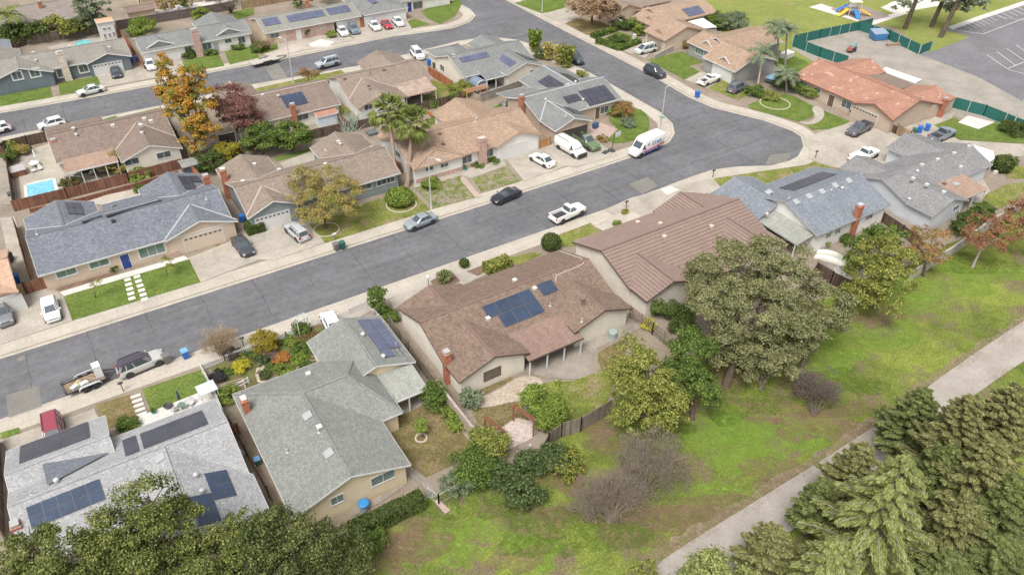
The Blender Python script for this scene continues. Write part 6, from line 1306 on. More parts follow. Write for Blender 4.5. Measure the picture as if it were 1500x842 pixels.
for i, (p, r, h, m_, lb) in enumerate([((985, 470), 1.2, 2.4, LF_DG, 'dark shrub at the rear corner of the ribbed tile house'), ((963, 462), .9, 2.2, LF_G, 'slim green shrub against the cream wall of the ribbed tile house'), ((950, 480), .8, .9, LF_YEL, 'bright yellow shrub by the lattice fence'), ((1000, 490), 1.5, 2.2, LF_DG, 'dark shrub deepest in the ribbed tile house back yard'), ((1000, 466), 1.1, 1.6, LF_G, 'mid green shrub under the ribbed tile house patio roof')]): sh('garden_shrub', lb, p, r, h, m_, 70+i)
# long clipped hedge
a, b = G(517, 787), G(620, 738); d = b-a; cc = (a+b)/2; clipped('clipped_hedge', 'long clipped green hedge behind the butter-coloured house', (569, 763), 1, 1.6, LF_DG, box=(d.length, 1.25), rot=math.atan2(d.y, d.x), seed=5, leaf=.085, cat='hedge')
# ---- street side
tree('street_tree', 'wide yellowing tree with thin crown before the taupe roof, ringed with stones', (478, 335), [(445, 265, 5.0, 2.5, 1.6), (480, 265, 5.6, 2.7, 1.7), (510, 280, 5.0, 2.4, 1.6), (455, 290, 4.2, 2.6, 1.5), (490, 298, 4.0, 2.6, 1.5), (430, 285, 4.3, 1.8, 1.3), (470, 310, 3.0, 2.0, 1.2), (515, 300, 4.2, 1.8, 1.3), (440, 318, 2.6, 1.3, 1)], LF_YB, .12, 1.25, .5, .3, .2, 1.6, 13)
tree('orange_tree', 'tall blazing orange autumn tree, right of the brick chimney house drive', (290, 228), [(242, 100, 11.5, 1.5, 2.8), (244, 130, 9, 1.8, 3), (285, 118, 11, 2.0, 3), (268, 140, 8.5, 2.2, 3.2), (298, 145, 8.5, 2.1, 3), (282, 170, 6.5, 2.3, 3), (300, 190, 4.5, 2.1, 2.8), (258, 160, 7, 1.8, 2.6), (285, 205, 3.4, 1.9, 2.2)], LF_OR, .17, 1.8, .5, -.1, .25, 2.2, 14)
tree('plum_tree', 'dusty maroon leafed tree touching the orange tree', (352, 218), [(335, 145, 6.0, 2.8, 2.2), (355, 160, 5.5, 2.8, 2.2), (335, 175, 4.5, 2.6, 2), (370, 178, 4.0, 1.8), (318, 155, 5, 1.8)], LF_MAR, .15, 1.5, .5, .0, .22, 2, 15)
tree('citrus_tree', 'left one of two round deep green trees behind the taupe roof', (385, 226), [(385, 200, 2.9, 2.7, 2.2), (372, 206, 2.4, 2.2, 1.9)], LF_G, .18, 2, .45, .08, .2, 1, 16); tree('citrus_tree', 'right one of two round deep green trees behind the taupe roof', (430, 220), [(432, 196, 2.9, 2.8, 2.3), (415, 200, 2.6, 2.2, 2)], LF_G, .18, 2, .45, .08, .2, 1, 17)
sh('yellowing_shrub', 'yellow and green shrub between the orange tree and the brick chimney', (332, 232), 1.9, 2.2, m_leaf('leaf_goldgreen', (.1, .12, .02), (.3, .26, .04), (.5, .42, .06)), 80, leaf=.16); sh('garden_shrub', 'dark green shrub at the foot of the orange tree by the narrow side yard', (310, 250), 1.9, 2.6, LF_DG, 81, leaf=.16)
clipped('box_shrub', 'boxy dark green shrub beside the white garage door of the blue-grey house', (374, 338), 1, 1.3, LF_DG, box=(2.2, 1.9), seed=6, leaf=.12); clipped('round_shrub', 'round bright shrub in a stone ring on the big front lawn', (586, 298), 1.9, 2.1, LF_BG, seed=7, leaf=.13)
clipped('topiary_ball', 'large dark topiary ball by the small lawn near the ribbed tile roof', (807, 364), 1.25, 2.1, LF_DG, seed=8, leaf=.1); clipped('topiary_ball', 'small topiary ball between the front path and the kerb', (680, 391), .62, 1.1, LF_DG, seed=9, leaf=.08, lift=.1); clipped('clipped_hedge', 'yellow-green clipped hedge along the street front of the centre house', (729, 394), 1, 1.2, LF_YG, box=(3.4, 1.7), rot=0, seed=10, leaf=.13, cat='hedge')
sh('rose_bush', 'flowering bush with pale blooms beside the white post lantern', (651, 412), .85, 1.5, m_leaf('leaf_rose', (.05, .08, .02), (.13, .18, .04), (.5, .45, .3)), 82); tree('street_tree', 'small round street tree at the corner of the centre house drive', (553, 462), [(552, 433, 2.6, 1.15, 1.1), (556, 445, 1.7, 1.0, .9)], LF_G, .13, 2.2, .35, .06, .1, .9, 83); sh('garden_shrub', 'low green shrub below the small round street tree', (565, 465), 1.1, 1.0, LF_G, 84, ry=1.6)
sh('low_shrub', 'low green tuft in the rock garden', (903, 329), .5, .5, LF_BG, 85); sh('low_shrub', 'pale green tuft at the rock garden tip by the mailbox', (916, 312), .5, .4, LF_YG, 86)
# cottage garden behind the picket fence
twigs('bare_tree', 'tawny leafless small tree over the picket fence corner', (325, 524), [(322, 497, 2.0, 1.9), (310, 505, 1.6, 1.4), (335, 500, 1.8, 1.4)], TWIG_T, 900, .09, 8, 'tree', 1500, LF_TAW, .08, haze=.8)
G_ = 'garden plants behind the picket fence'
for i, (nm, lb, p, r, h, m_) in enumerate([('golden_shrub', 'gold and green upright shrub at the picket fence', (391, 512), 1.35, 2.1, m_leaf('leaf_gold', (.12, .11, .02), (.3, .24, .04), (.45, .36, .06))), ('yellow_ball_shrub', 'bright yellow round shrub in the cottage garden', (354, 542), .85, 1.0, LF_YEL), ('purple_shrub', 'blackish purple shrub left of the yellow round one', (321, 556), .95, .9, m_leaf('leaf_black', (.03, .03, .035), (.06, .055, .06), (.1, .09, .1))), ('purple_shrub', 'dark purple shrub behind the yellow round one', (341, 522), .8, 1.0, m_leaf('leaf_purple', (.05, .035, .04), (.10, .07, .07), (.16, .12, .12))), ('blue_grass', 'blue-green grass clump along the stone path', (384, 532), .75, .9, LF_TEAL), ('blue_grass', 'lower blue-green grass clump at the end of the stone path', (390, 552), .6, .7, LF_TEAL), ('flowering_shrub', 'orange flowered shrub in the middle of the cottage garden', (413, 528), .8, .8, m_leaf('leaf_orangefl', (.3, .14, .03), (.45, .2, .05), (.55, .33, .12))), ('lime_shrub', 'lime green shrub lowest by the tan path', (418, 545), .95, .6, LF_BG), ('lime_shrub', 'lime green shrub nearest the sage roof left corner by the path', (438, 527), .9, .5, LF_BG), ('lime_shrub', 'lime shrub under the gold upright one', (425, 503), .9, .6, LF_BG), ('round_shrub', 'round green shrub by the white arbour', (448, 487), .65, 1.0, LF_G), ('round_shrub', 'small tree-like shrub left of the white arbour', (437, 486), .6, 1.4, LF_G), ('ground_shrub', 'mixed green shrub filling the right of the cottage garden', (442, 510), 1.2, .7, LF_G), ('ground_shrub', 'russet low shrub at the right edge of the cottage garden', (452, 499), 1.0, .6, m_leaf('leaf_russet', (.14, .08, .04), (.22, .14, .07), (.3, .22, .1))), ('ground_shrub', 'green low shrub behind the yellow round shrub', (366, 525), .9, .5, LF_G), ('ground_shrub', 'pale green low shrub left of the stone path', (352, 521), .7, .5, LF_YG), ('ground_shrub', 'green low shrub between orange flowers and blue grass', (402, 540), .7, .5, LF_G), ('ground_shrub', 'mauve low shrub beside the blue-green grass', (400, 522), .8, .5, m_leaf('leaf_mauve', (.12, .08, .07), (.2, .14, .12), (.3, .22, .19))), ('ground_shrub', 'green shrub against the white board fence and sage chimney', (338, 583), 1.0, 1.2, LF_BG), ('ground_shrub', 'green low shrub left of the purple shrub pair', (338, 545), .7, .4, LF_G), ('ground_shrub', 'long low green row along the sage roof front', (455, 535), 1.3, .4, LF_G)]): bush(nm, lb, p, r, h, m_, .1, seed=100+i, group=G_, clump=.22)
# small plants at front gardens and yards
GF = 'small garden plants'
for i, (lb, p, r, h, m_) in enumerate([('green shrub under the right front window of the slate house', (207, 380), .8, 1.0, LF_DG), ('green shrub beside the beige garage door of the slate house', (250, 368), .9, 1.2, LF_DG), ('round green shrub left of the blue door', (169, 395), .6, .8, LF_DG), ('green shrub at the pale grey roof corner by the white terrace', (188, 627), .9, 1.0, LF_G), ('round dark red-green shrub by the blue pool', (103, 273), 1.3, 1.2, m_leaf('leaf_redgreen', (.06, .07, .02), (.12, .14, .05), (.28, .12, .08))), ('straggly shrub under the patio roof of the pool house', (172, 250), 1.8, 2.4, LF_YB), ('bright green shrub on the terraced bank above the slate house', (205, 262), 1.7, 1.3, LF_BG), ('green shrub at the retaining wall above the slate roof', (205, 280), .8, .7, LF_G), ('dry shrub in the far corner of the pool yard', (34, 226), 1.2, 1.6, LF_YB), ('narrow green shrub at the pool yard fence', (18, 238), .9, 2.0, LF_G), ('small plant in the upper pool yard', (20, 222), .8, 1.6, LF_YG), ('green shrub at the porch of the brick chimney house', (277, 84), 1.3, 1.6, LF_DG), ('purple shrub beside the brick chimney', (291, 80), .8, 1.2, LF_MAR), ('low shrub at the right window of the brick chimney house', (349, 72), 1.2, 1.0, LF_G), ('shrub left of the front walk of the brick chimney house', (309, 80), 1.3, .8, LF_G), ('shrub on the front bed of the violet array house', (420, 57), 1.4, 1.3, LF_G), ('tallest shrub on the front bed of the violet array house', (451, 54), 1.3, 1.8, LF_DG), ('round shrub near the garage of the violet array house', (485, 55), .9, 1.4, LF_BG), ('shrub at the left end of the violet array house front bed', (398, 63), 1.2, 1.2, LF_DG), ('shrub at the end of the violet array house left fence', (378, 75), 1.5, 1.6, LF_G), ('leafy shrub beyond the block wall behind the patched roof', (673, 138), 2.0, 2.0, LF_YG), ('brown-green bush on the round corner lawn', (910, 170), 1.8, 2.2, LF_RUST), ('pale green shrub on the round corner lawn', (921, 183), 1.5, .9, LF_GREYG), ('yellow shrub at the window of the corner solar house', (893, 165), 1.2, 1.6, LF_BG), ('shrub beside the basketball hoop', (883, 206), .8, 1.0, LF_RUST), ('shrub at the foot of the palms on the tired lawn', (633, 275), 1.3, 1.2, LF_BG), ('low hedge under the right windows of the tan house', (700, 244), .9, .7, LF_G), ('low hedge under the right front window of the tan house', (722, 238), .9, .7, LF_G), ('shrub at the corner of the clay tile house front', (1170, 135), 1.6, 1.8, LF_G), ('bright shrub at the clay tile house window', (1188, 142), 1.7, 1.8, LF_BG), ('shrub beside the clay tile garage', (1250, 165), 1.3, 1.8, LF_DG), ('small shrub right of the clay tile front door', (1238, 160), .9, 1.0, LF_YG), ('shrub at the left end of the clay tile house', (1150, 128), 2.0, 2.4, LF_G), ('narrow shrub between garage and wood fence at the cul-de-sac', (1302, 188), .7, 1.8, LF_G), ('shrub between the old white pickup house and the palm', (1105, 140), 1.6, 1.6, LF_G), ('low shrub on the gravel island by the small blue boat', (1128, 145), 1.4, 1.2, LF_YG), ('shrub at the garage of the sandy pink roof house', (972, 72), 1.1, 1.6, LF_G), ('red-brown shrub against the grey wall below the white canopy', (1000, 70), 1.6, 1.4, LF_RUST), ('yellow-green young tree in the clipped garden', (930, 45), 1.4, 2.8, LF_BG), ('second yellow-green young tree in the clipped garden', (937, 52), 1.1, 2.4, LF_BG), ('dark bush left of the clipped garden trees', (912, 42), 2.2, 1.8, LF_DG), ('dark bush at the front of the clipped garden', (905, 60), 1.8, 1.0, LF_DG), ('tall yellow-green shrub by the tawny tree', (928, 30), 1.4, 2.6, LF_YG), ('large grey-green bush behind the white canopy', (1070, 42), 3.2, 3.0, LF_GREYG), ('second large bush right of the grey-green one', (1050, 40), 2.8, 2.6, LF_G), ('shrub by the green fenced lot corner', (1482, 195), 2.0, 1.8, LF_DG), ('small shrub row behind the grey roof house', (1480, 238), 1.2, .6, LF_G), ('green weeds under the blue-grey house windows', (1203, 358), .9, 1.0, LF_BG), ('small shrub at the blue-grey house chimney', (1238, 352), 1.0, .9, LF_DG), ('large yellow-green bush behind the brick chimney house, left', (208, 50), 3.0, 2.6, LF_BG), ('smaller yellow-green bush behind the brick chimney house', (296, 28), 1.7, 2.4, LF_BG)]): bush('garden_shrub', lb, p, r, h, m_, .13, seed=150+i, group=GF)
for i, (p, lb) in enumerate([((245, 402), 'young yellow-green tree on the right half of the stepping stone lawn'), ((141, 436), 'young yellow-green tree on the left half of the stepping stone lawn')]): tree('young_tree', lb, p, [(p[0], p[1]-18, 1.9, .75, .8)], LF_YG, .1, 1.0, .3, .3, .06, .9, 200+i)
clipped('topiary_drum', 'dark green clipped drum shrub in the yard right of the grey roof', (1465, 250), 1.5, 2.4, LF_DG, seed=12, leaf=.13)
tree('small_tree', 'small rust-brown umbrella tree at the upper street kerb', (452, 122), [(452, 107, 2.4, 1.6, .9), (461, 108, 2.2, 1.2, .8), (443, 109, 2.2, 1.2, .8)], LF_RUST, .13, 1.2, .3, .2, .09, 1.3, 210)
twigs('bare_tree', 'wispy brown shrub at the left end of the violet array house', (394, 72), [(393, 60, 2.2, 2.2), (385, 66, 1.4, 1.6)], TWIG_B, 700, .1, 9, 'tree', 700, LF_TAW, .13); twigs('bare_tree', 'grey leafless tree leaning beyond the dark block wall at the top', (338, 18), [(318, 2, 4, 3), (345, 4, 4, 3)], TWIG_G, 900, .2, 10, 'tree', 0)
# top edge
def tt(nm, lb, b, sp, m, seed, **k): return tree(nm, lb, b, sp, m, k.pop('leaf', .28), k.pop('cover', 1.5), .7, .2, .25, None, seed, **k)
tt('willow_tree', 'tall pale green drooping tree at the right end of the brown backyard roof', (137, 45), [(120, 5, 7, 2.8, 3.2), (142, 10, 6, 2.6, 3.2), (128, 25, 4, 2.4), (148, 30, 3, 2.0)], LF_GREYG, 30)
tt('hedge_tree', 'left of the hedge trees behind the wood fence at the top left', (30, 60), [(25, 48, 2.2, 3.2, 2.2), (10, 52, 2, 2.6, 2)], LF_DG, 31, group='hedge trees at the top left'); tt('hedge_tree', 'dark middle one of the hedge trees behind the wood fence', (62, 52), [(58, 42, 2.6, 2.8, 2.4), (48, 48, 2, 2.4, 2)], LF_DG, 32, group='hedge trees at the top left'); tt('hedge_tree', 'olive yellow one of the hedge trees behind the wood fence', (88, 50), [(84, 38, 3, 2.8, 2.4), (98, 42, 2.2, 2.2)], LF_YG, 33, group='hedge trees at the top left'); tt('hedge_tree', 'rightmost of the hedge trees behind the wood fence', (118, 46), [(112, 38, 2, 2.2, 1.8), (126, 38, 2, 2)], LF_OAK, 34, group='hedge trees at the top left')
tt('tawny_tree', 'broad tawny autumn tree over the top of the cross street drive', (867, 34), [(855, 8, 5, 3.2, 2.8), (880, 6, 5, 3.4, 3), (870, 18, 3.5, 3, 2.4), (895, 14, 4, 2.4, 2.4), (840, 14, 3, 2)], LF_TAW, 35, cover=1.2)
tt('top_tree', 'dark green tree at the top edge between two grey roofs', (400, 4), [(470, 0, 3, 3, 2.4), (500, -4, 3, 3)], LF_DG, 36) if 0 else None
for i, (p, lb) in enumerate([((440, 6), 'dark tree behind the violet array house, left'), ((478, -2), 'dark tree behind the violet array house, middle'), ((270, 8), 'shrubby tree beyond the dark block wall'), ((245, 12), 'second shrubby tree beyond the dark block wall')]): tt('backyard_tree', lb, p, [(p[0], p[1]-7, 2.2, 2.4, 2)], [LF_DG, LF_G, LF_OAK, LF_RUST][i], 37+i)
# clipped front garden hedges
for i, (a, b) in enumerate([((875, 62), (908, 74)), ((908, 74), (936, 63)), ((868, 56), (900, 46))]):
    A, B = G(*a), G(*b); d = B-A; clipped('clipped_hedge', ['low clipped hedge on the street side of the clipped garden', 'low clipped hedge on the drive side of the clipped garden', 'low clipped hedge on the left side of the clipped garden'][i], ((a[0]+b[0])/2, (a[1]+b[1])/2), 1, .8, LF_G, box=(d.length, 1.3), rot=math.atan2(d.y, d.x), seed=20+i, leaf=.16, cat='hedge')
# bamboo
def bamboo(label, p, r, h, m, seed, n=700):
    global NR
    NR = np.random.default_rng(seed); c = G(*p); t = thing('bamboo', label, 'bamboo', (c.x, c.y, 0), 0, 'tall bamboo and grasses at the street corner'); mb = MB(); rd = random.Random(seed)
    for k in range(26): a = rd.uniform(0, 6.28); rr = r*.6*rd.random()**.5; x, y = rr*math.cos(a), rr*math.sin(a); mb.cyl((x, y, 0), (x*1.5, y*1.5, h*rd.uniform(.8, 1)), .03, .015, 5)
    mb.build('stem', cm('bamboo_stem', (.35, .33, .12), .6), t, local=True); a = NR.random(n)*6.28; rr = r*NR.random(n)**.5; z = h*(.15+.85*NR.random(n)); C = np.stack([rr*np.cos(a)*(.6+z/h*.6), rr*np.sin(a)*(.6+z/h*.6), z], 1); Nn = NR.normal(size=(n, 3)); leafmesh('foliage', quads(C, Nn, .45, 1.0, .2, axis=np.tile(np.array([0, 0, 1.]), (n, 1))+NR.normal(size=(n, 3))*.4), m, t); return t
LF_STRAW = m_leaf('leaf_straw', (.22, .2, .06), (.42, .37, .13), (.58, .5, .22))
bamboo('bright green bamboo at the left end of the corner row', (783, 76), 1.3, 4.2, LF_BG, 1); bamboo('straw coloured grass second in the corner row', (803, 88), 1.2, 3.2, LF_STRAW, 2); bamboo('straw coloured grass third in the corner row', (820, 94), 1.3, 3.6, LF_STRAW, 3); bamboo('yellow-green bamboo at the right end of the corner row', (829, 99), 1.4, 4.0, LF_YG, 4, 900); sh('garden_shrub', 'dark shrub between bamboo and straw grass', (793, 84), 1.5, 1.3, LF_DG, 90); sh('garden_shrub', 'low shrub below the corner row of grasses', (852, 113), 1.2, 1.0, LF_YG, 91)
# yucca / agave clump near storage shed
c = G(512, 190); t = thing('agave_clump', 'grey-green spiky plant beside the pale blue shed', 'plant', (c.x, c.y, 0)); mb = MB(); rd = random.Random(4)
for k in range(60):
    a = rd.uniform(0, 6.28); e = rd.uniform(.5, 1.4); l = rd.uniform(1.8, 3.4); x0, y0 = rd.uniform(-1.3, 1.3), rd.uniform(-1, 1); p = Vector((x0, y0, 0)); q = p+Vector((math.cos(a)*math.cos(e), math.sin(a)*math.cos(e), math.sin(e)))*l; mb.cyl(p, q, .09, .02, 4)
mb.build('blades', cm('agave_blue', (.24, .3, .24), .6), t, local=True)
# ---- palms
def fan_palm(label, base, crown, zc, seed, name='fan_palm', skirt=True):
    rd = random.Random(seed); b = G(*base); tp = G(crown[0], crown[1], zc); t = thing(name, label, 'palm tree', (b.x, b.y, 0)); mb = MB()
    pts = [b.lerp(tp, f)+Vector((math.sin(f*3)*.12, 0, 0)) for f in np.linspace(0, 1, 7)]; rr = [.44, .36, .31, .29, .28, .28, .32]
    for i in range(6): mb.cyl(pts[i], pts[i+1], rr[i], rr[i+1], 10, cap=False)
    mb.build('trunk', mottled('palm_bark%d' % seed, (.19, .14, .11), (.27, .2, .16), (.36, .28, .22), s1=2, s2=9), t, smooth=True)
    mb = MB(); dead = MB()
    for k in range(72 if skirt else 30):
        a = rd.uniform(0, 6.283); f = k/(72 if skirt else 30); e = 1.35-f*2.35+rd.uniform(-.15, .15); D_ = Vector((math.cos(a)*math.cos(e), math.sin(a)*math.cos(e), math.sin(e))); tgt = dead if (skirt and e < -.75) else mb
        L_ = rd.uniform(1.5, 2.1); h0 = tp+D_*L_-Vector((0, 0, .1*L_)); mb.beam(tp, h0, .05, .03) if tgt is mb else None
        S = D_.cross(Vector((0, 0, 1))); S = S.normalized() if S.length > .05 else Vector((1, 0, 0)); U_ = S.cross(D_).normalized(); nseg = 13
        for j in range(nseg):
            w_ = (j/(nseg-1)-.5)*2.7; dd = (D_*math.cos(w_)+S*math.sin(w_)).normalized(); ln = rd.uniform(1.25, 1.75)*(1-.25*abs(w_)/1.35); mid_ = h0+dd*ln*.6; end = h0+dd*ln+Vector((0, 0, -.35-.25*rd.random())); sd_ = dd.cross(U_).normalized()*.09
            tgt.poly([h0, mid_-sd_, end, mid_+sd_])
    mb.build('frond_crown', LF_PALM, t)
    if dead.v: dead.build('thatch', LF_THATCH, t)
    return t
fan_palm('left of the two tall fan palms before the tan roof', (580, 273), (569, 163), 9.2, 1); fan_palm('right of the two tall fan palms before the tan roof', (596, 274), (603, 178), 8.2, 2)
def feather_palm(label, base, crown, zc, seed, ln=2.8, n=22, r=.18):
    rd = random.Random(seed); b = G(*base); tp = G(crown[0], crown[1], zc); t = thing('feather_palm', label, 'palm tree', (b.x, b.y, 0)); mb = MB(); mb.cyl(b, b.lerp(tp, .5), r*1.2, r, 9, cap=False); mb.cyl(b.lerp(tp, .5), tp, r, r*.8, 9, cap=False); mb.build('trunk', BARKG, t, smooth=True); fr = MB()
    for k in range(n):
        a = 6.283*k/n*1.618; e = rd.uniform(.1, 1.1); d = Vector((math.cos(a)*math.cos(e), math.sin(a)*math.cos(e), math.sin(e))); p = tp.copy()
        for j in range(9):
            q = p+d*ln/9; fr.beam(p, q, .035, .03); S = d.cross(Vector((0, 0, 1))); S = S.normalized() if S.length > .05 else Vector((1, 0, 0))
            for s_ in (-1, 1):
                for o_ in (0, .5):
                    m_ = p.lerp(q, o_); l2 = .75*math.sin((j+1+o_)/10.5*3.0)+.12; en = m_+S*s_*l2+d*.2+Vector((0, 0, -.35*l2)); wd = d*.09; fr.poly([m_-wd, en, m_+wd])
            p = q; d = (d+Vector((0, 0, -.17))).normalized()
    fr.build('frond_crown', LF_GREYG if seed % 2 else LF_PALM, t); return t
feather_palm('left feather palm with the bare pale trunk by the dark grey SUV', (1108, 137), (1118, 78), 6.2, 3, 3.2, 16); feather_palm('right of the feather palms behind the dormer roof house', (1150, 98), (1153, 45), 7.2, 5, 3.2, 20); feather_palm('feather palm between two feather palms, its crown highest', (1139, 95), (1140, 40), 8.0, 7, 3.2, 20); feather_palm('short bushy feather palm beside the clay tile roof', (1152, 135), (1152, 110), 3.2, 9, 3.0, 22); feather_palm('feather palm at the top left corner of the photo', (22, 57), (12, 22), 5.5, 4, 3.4, 24)
# ---- park pines top right
def pine(label, base, zt, lean, seed, blobs, m=LF_GREYG):
    b = G(*base); t = thing('pine_tree', label, 'tree', (b.x, b.y, 0), 0, 'tall pines by the parking lot'); tp = b+Vector((lean, 0, zt)); mb = MB(); mb.cyl(b-Vector((0, 0, .1)), b.lerp(tp, .5), .5, .4, 9, cap=False); mb.cyl(b.lerp(tp, .5), tp, .4, .22, 9, cap=False); bl = []
    for (dx, dy, dz, r) in blobs: c = Vector((b.x+dx, b.y+dy, dz)); mb.cyl(b.lerp(tp, dz/zt*.85), c, .12, .05, 5); bl.append((c.x, c.y, c.z, r, r, r*.6))
    mb.build('trunk', BARK, t, smooth=True); C, Nn = crown_pts(bl, .3, 1.0, .8, .3, .35, seed); leafmesh('crown', quads(C, Nn, .32, 1.6), m, t, (b.x, b.y, 0)); return t
pine('left of the three leaning pines by the parking lot', (1325, 43), 15, 2.2, 61, [(-4, 0, 6, 2), (3, 1, 7.5, 2.6), (-1, -1, 9, 2.6), (5, 0, 6, 1.8), (1, 3, 10, 3)]); pine('middle of the three leaning pines by the parking lot', (1364, 40), 16, 3.0, 62, [(-2, 0, 7, 2.4), (5, 0, 7, 2.8), (1, -2, 5, 1.8), (0, 1, 10, 3)]); pine('right of the three leaning pines by the parking lot', (1377, 55), 15, 4.5, 63, [(4, 0, 6, 2.8), (8, 0, 6, 3), (2, -1, 9, 2.8), (6, 2, 4.5, 2.2), (9, 2, 8, 3)])
# ---- bottom right conifers
tree('leafy_tree', 'bright green tree top at the bottom edge beside the path', (1035, 930), [(1048, 842, 6, 2.07), (1018, 864, 5, 1.98), (1083, 859, 5.5, 1.98)], LF_CED, .16, 1.9, .42, .1, .25, 2, 47); tree('leafy_tree', 'small yellow-green tree at the bottom edge left of the path', (932, 900), [(943, 844, 3, 1.35), (928, 856, 2.5, 1.26), (958, 859, 2.5, 1.26)], LF_YG, .14, 1.1, .35, .3, .14, 1.2, 48)
def cedar(label, top, H, Rb, seed, m=LF_CED, n=150, up=.35, dp=.11, name='cedar_tree', lf=.085):
    """drooping-branched conifer: sprays hang along whorled boughs"""
    global NR
    NR = np.random.default_rng(seed); rd = random.Random(seed); tp = G(top[0], top[1], H); t = thing(name, label, 'tree', (tp.x, tp.y, 0), 0, 'conifers at the bottom right'); mb = MB(); mb.cyl((tp.x, tp.y, -.2), (tp.x, tp.y, H*.6), .42, .2, 9, cap=False); mb.cyl((tp.x, tp.y, H*.6), tp, .2, .03, 7, cap=False); mb.cyl((tp.x, tp.y, H*.72), (tp.x-.9, tp.y-.3, H-.9), .1, .025, 5)
    C, A, Nn, S = [], [], [], []
    for k in range(n):
        f = (k+.5)/n; z = H*(.12+.86*f**.85); ln = Rb*(1-(z/H))**.72*rd.uniform(.55, 1.2)+.25; a = k*2.39996+rd.uniform(-.3, .3); p = Vector((tp.x, tp.y, z)); d = Vector((math.cos(a), math.sin(a), up)); seg = 7; r_ = .05*(ln/Rb)+.015
        for j in range(seg):
            q = p+d*ln/seg; mb.beam(p, q, r_*2*(1-j/seg*.8), r_*2*(1-j/seg*.8)); sd_ = Vector((-d.y, d.x, 0)).normalized()
            g = j/seg
            if g > .15:
                wd = .36*ln*.34*math.sin(math.pi*min(1, g*.85+.15))+.12
                nsp = int(95*(ln/Rb)**.6)+12
                for _ in range(nsp):
                    o = p.lerp(q, rd.random())+sd_*rd.uniform(-1, 1)*wd; dr = -abs((o-p).dot(sd_))*.35-rd.random()*.12; C.append((o.x, o.y, o.z+dr)); ax = (d*1.0+sd_*rd.uniform(-.9, .9)+Vector((0, 0, -.45))); A.append(tuple(ax)); Nn.append((rd.gauss(0, .25), rd.gauss(0, .25), 1))
            p = q; d = (d+Vector((0, 0, -dp))).normalized()
    mb.build('trunk', BARKG if name == 'cedar_tree' else BARK, t, smooth=False); leafmesh('crown', quads(np.array(C), np.array(Nn), lf, 4.2, .2, axis=np.array(A)), m, t, (tp.x, tp.y, 0)); return t
cedar('pale green drooping cedar with a bare leaning leader, centre of the bottom right trees', (1332, 664), 15.5, 5.6, 71, n=120); cedar('lower pale cedar in front at the bottom edge', (1230, 790), 9.0, 4.2, 72, n=110)
LP2 = m_leaf('needle_olive', (.07, .085, .028), (.21, .215, .08), (.42, .41, .18)); LP3 = m_leaf('needle_green', (.055, .08, .026), (.165, .2, .065), (.32, .35, .13))
for lb, tp_, H_, R_, sd_, m_, n_ in (('dark needled pine beside the path, upper of the bottom right trees', (1358, 570), 9.5, 3.9, 81, LP3, 120), ('dark green pine at the path, left of the cedar top', (1212, 706), 7, 2.9, 82, LP3, 90), ('olive pine directly behind the cedar leader', (1270, 652), 8.5, 3.4, 83, LP2, 110), ('pine low at the path edge, left end of the bottom right trees', (1136, 772), 7, 3.3, 84, LP2, 100), ('pointed olive pine highest at the gap before the path, right side', (1432, 580), 13, 4.6, 85, LP2, 180), ('pointed olive pine cut by the right edge of the photo', (1494, 566), 14.5, 5.2, 86, LP2, 190), ('olive pine below the two highest right edge pines', (1462, 640), 13, 4.8, 87, LP2, 190), ('broad green pine directly right of the cedar leader', (1402, 655), 10, 4.2, 88, LP3, 160), ('green pine low against the right edge of the photo', (1496, 700), 11, 4.6, 89, LP3, 180), ('olive pine below the broad green pine, right of the cedar', (1425, 735), 9, 4.2, 90, LP2, 160), ('dark pine in the bottom right corner of the photo', (1480, 790), 8, 4.2, 91, LP3, 150), ('dark pine at the bottom edge right of the cedar', (1400, 815), 6, 3.6, 92, LP3, 130)): cedar(lb, tp_, H_, R_, sd_, m_, n_, .55, .05, 'pine_tree', .075)
# ============================================================ fences, walls, street furniture, yard things
WD_G = m_wood('fence_grey', (.23, .19, .155)); WD_D = m_wood('fence_dark', (.12, .085, .065)); WD_R = m_wood('fence_red', (.40, .155, .08), .14, .2); WD_B = m_wood('fence_redbrown', (.22, .11, .075)); WD_T = m_wood('fence_tan', (.42, .29, .18), .5, .3); WD_W = m_wood('fence_weathered', (.32, .23, .14)); BLOCK = m_brick('block_wall', (.30, .28, .25), (.26, .24, .22), (.2, .19, .17), .4, .2); BLOCKP = m_brick('block_pink', (.42, .34, .30), (.37, .3, .26), (.3, .25, .22), .4, .2); BLKD = m_brick('block_dark', (.15, .12, .115), (.12, .10, .095), (.1, .08, .08), .4, .2)
GREENF = flat('green_screen', (.018, .12, .10), .8, var=.25, scale=1.5); WOODP = cm('post_wood', (.2, .15, .11), .9); CONCW = m_stucco('wall_concrete', (.42, .38, .34))
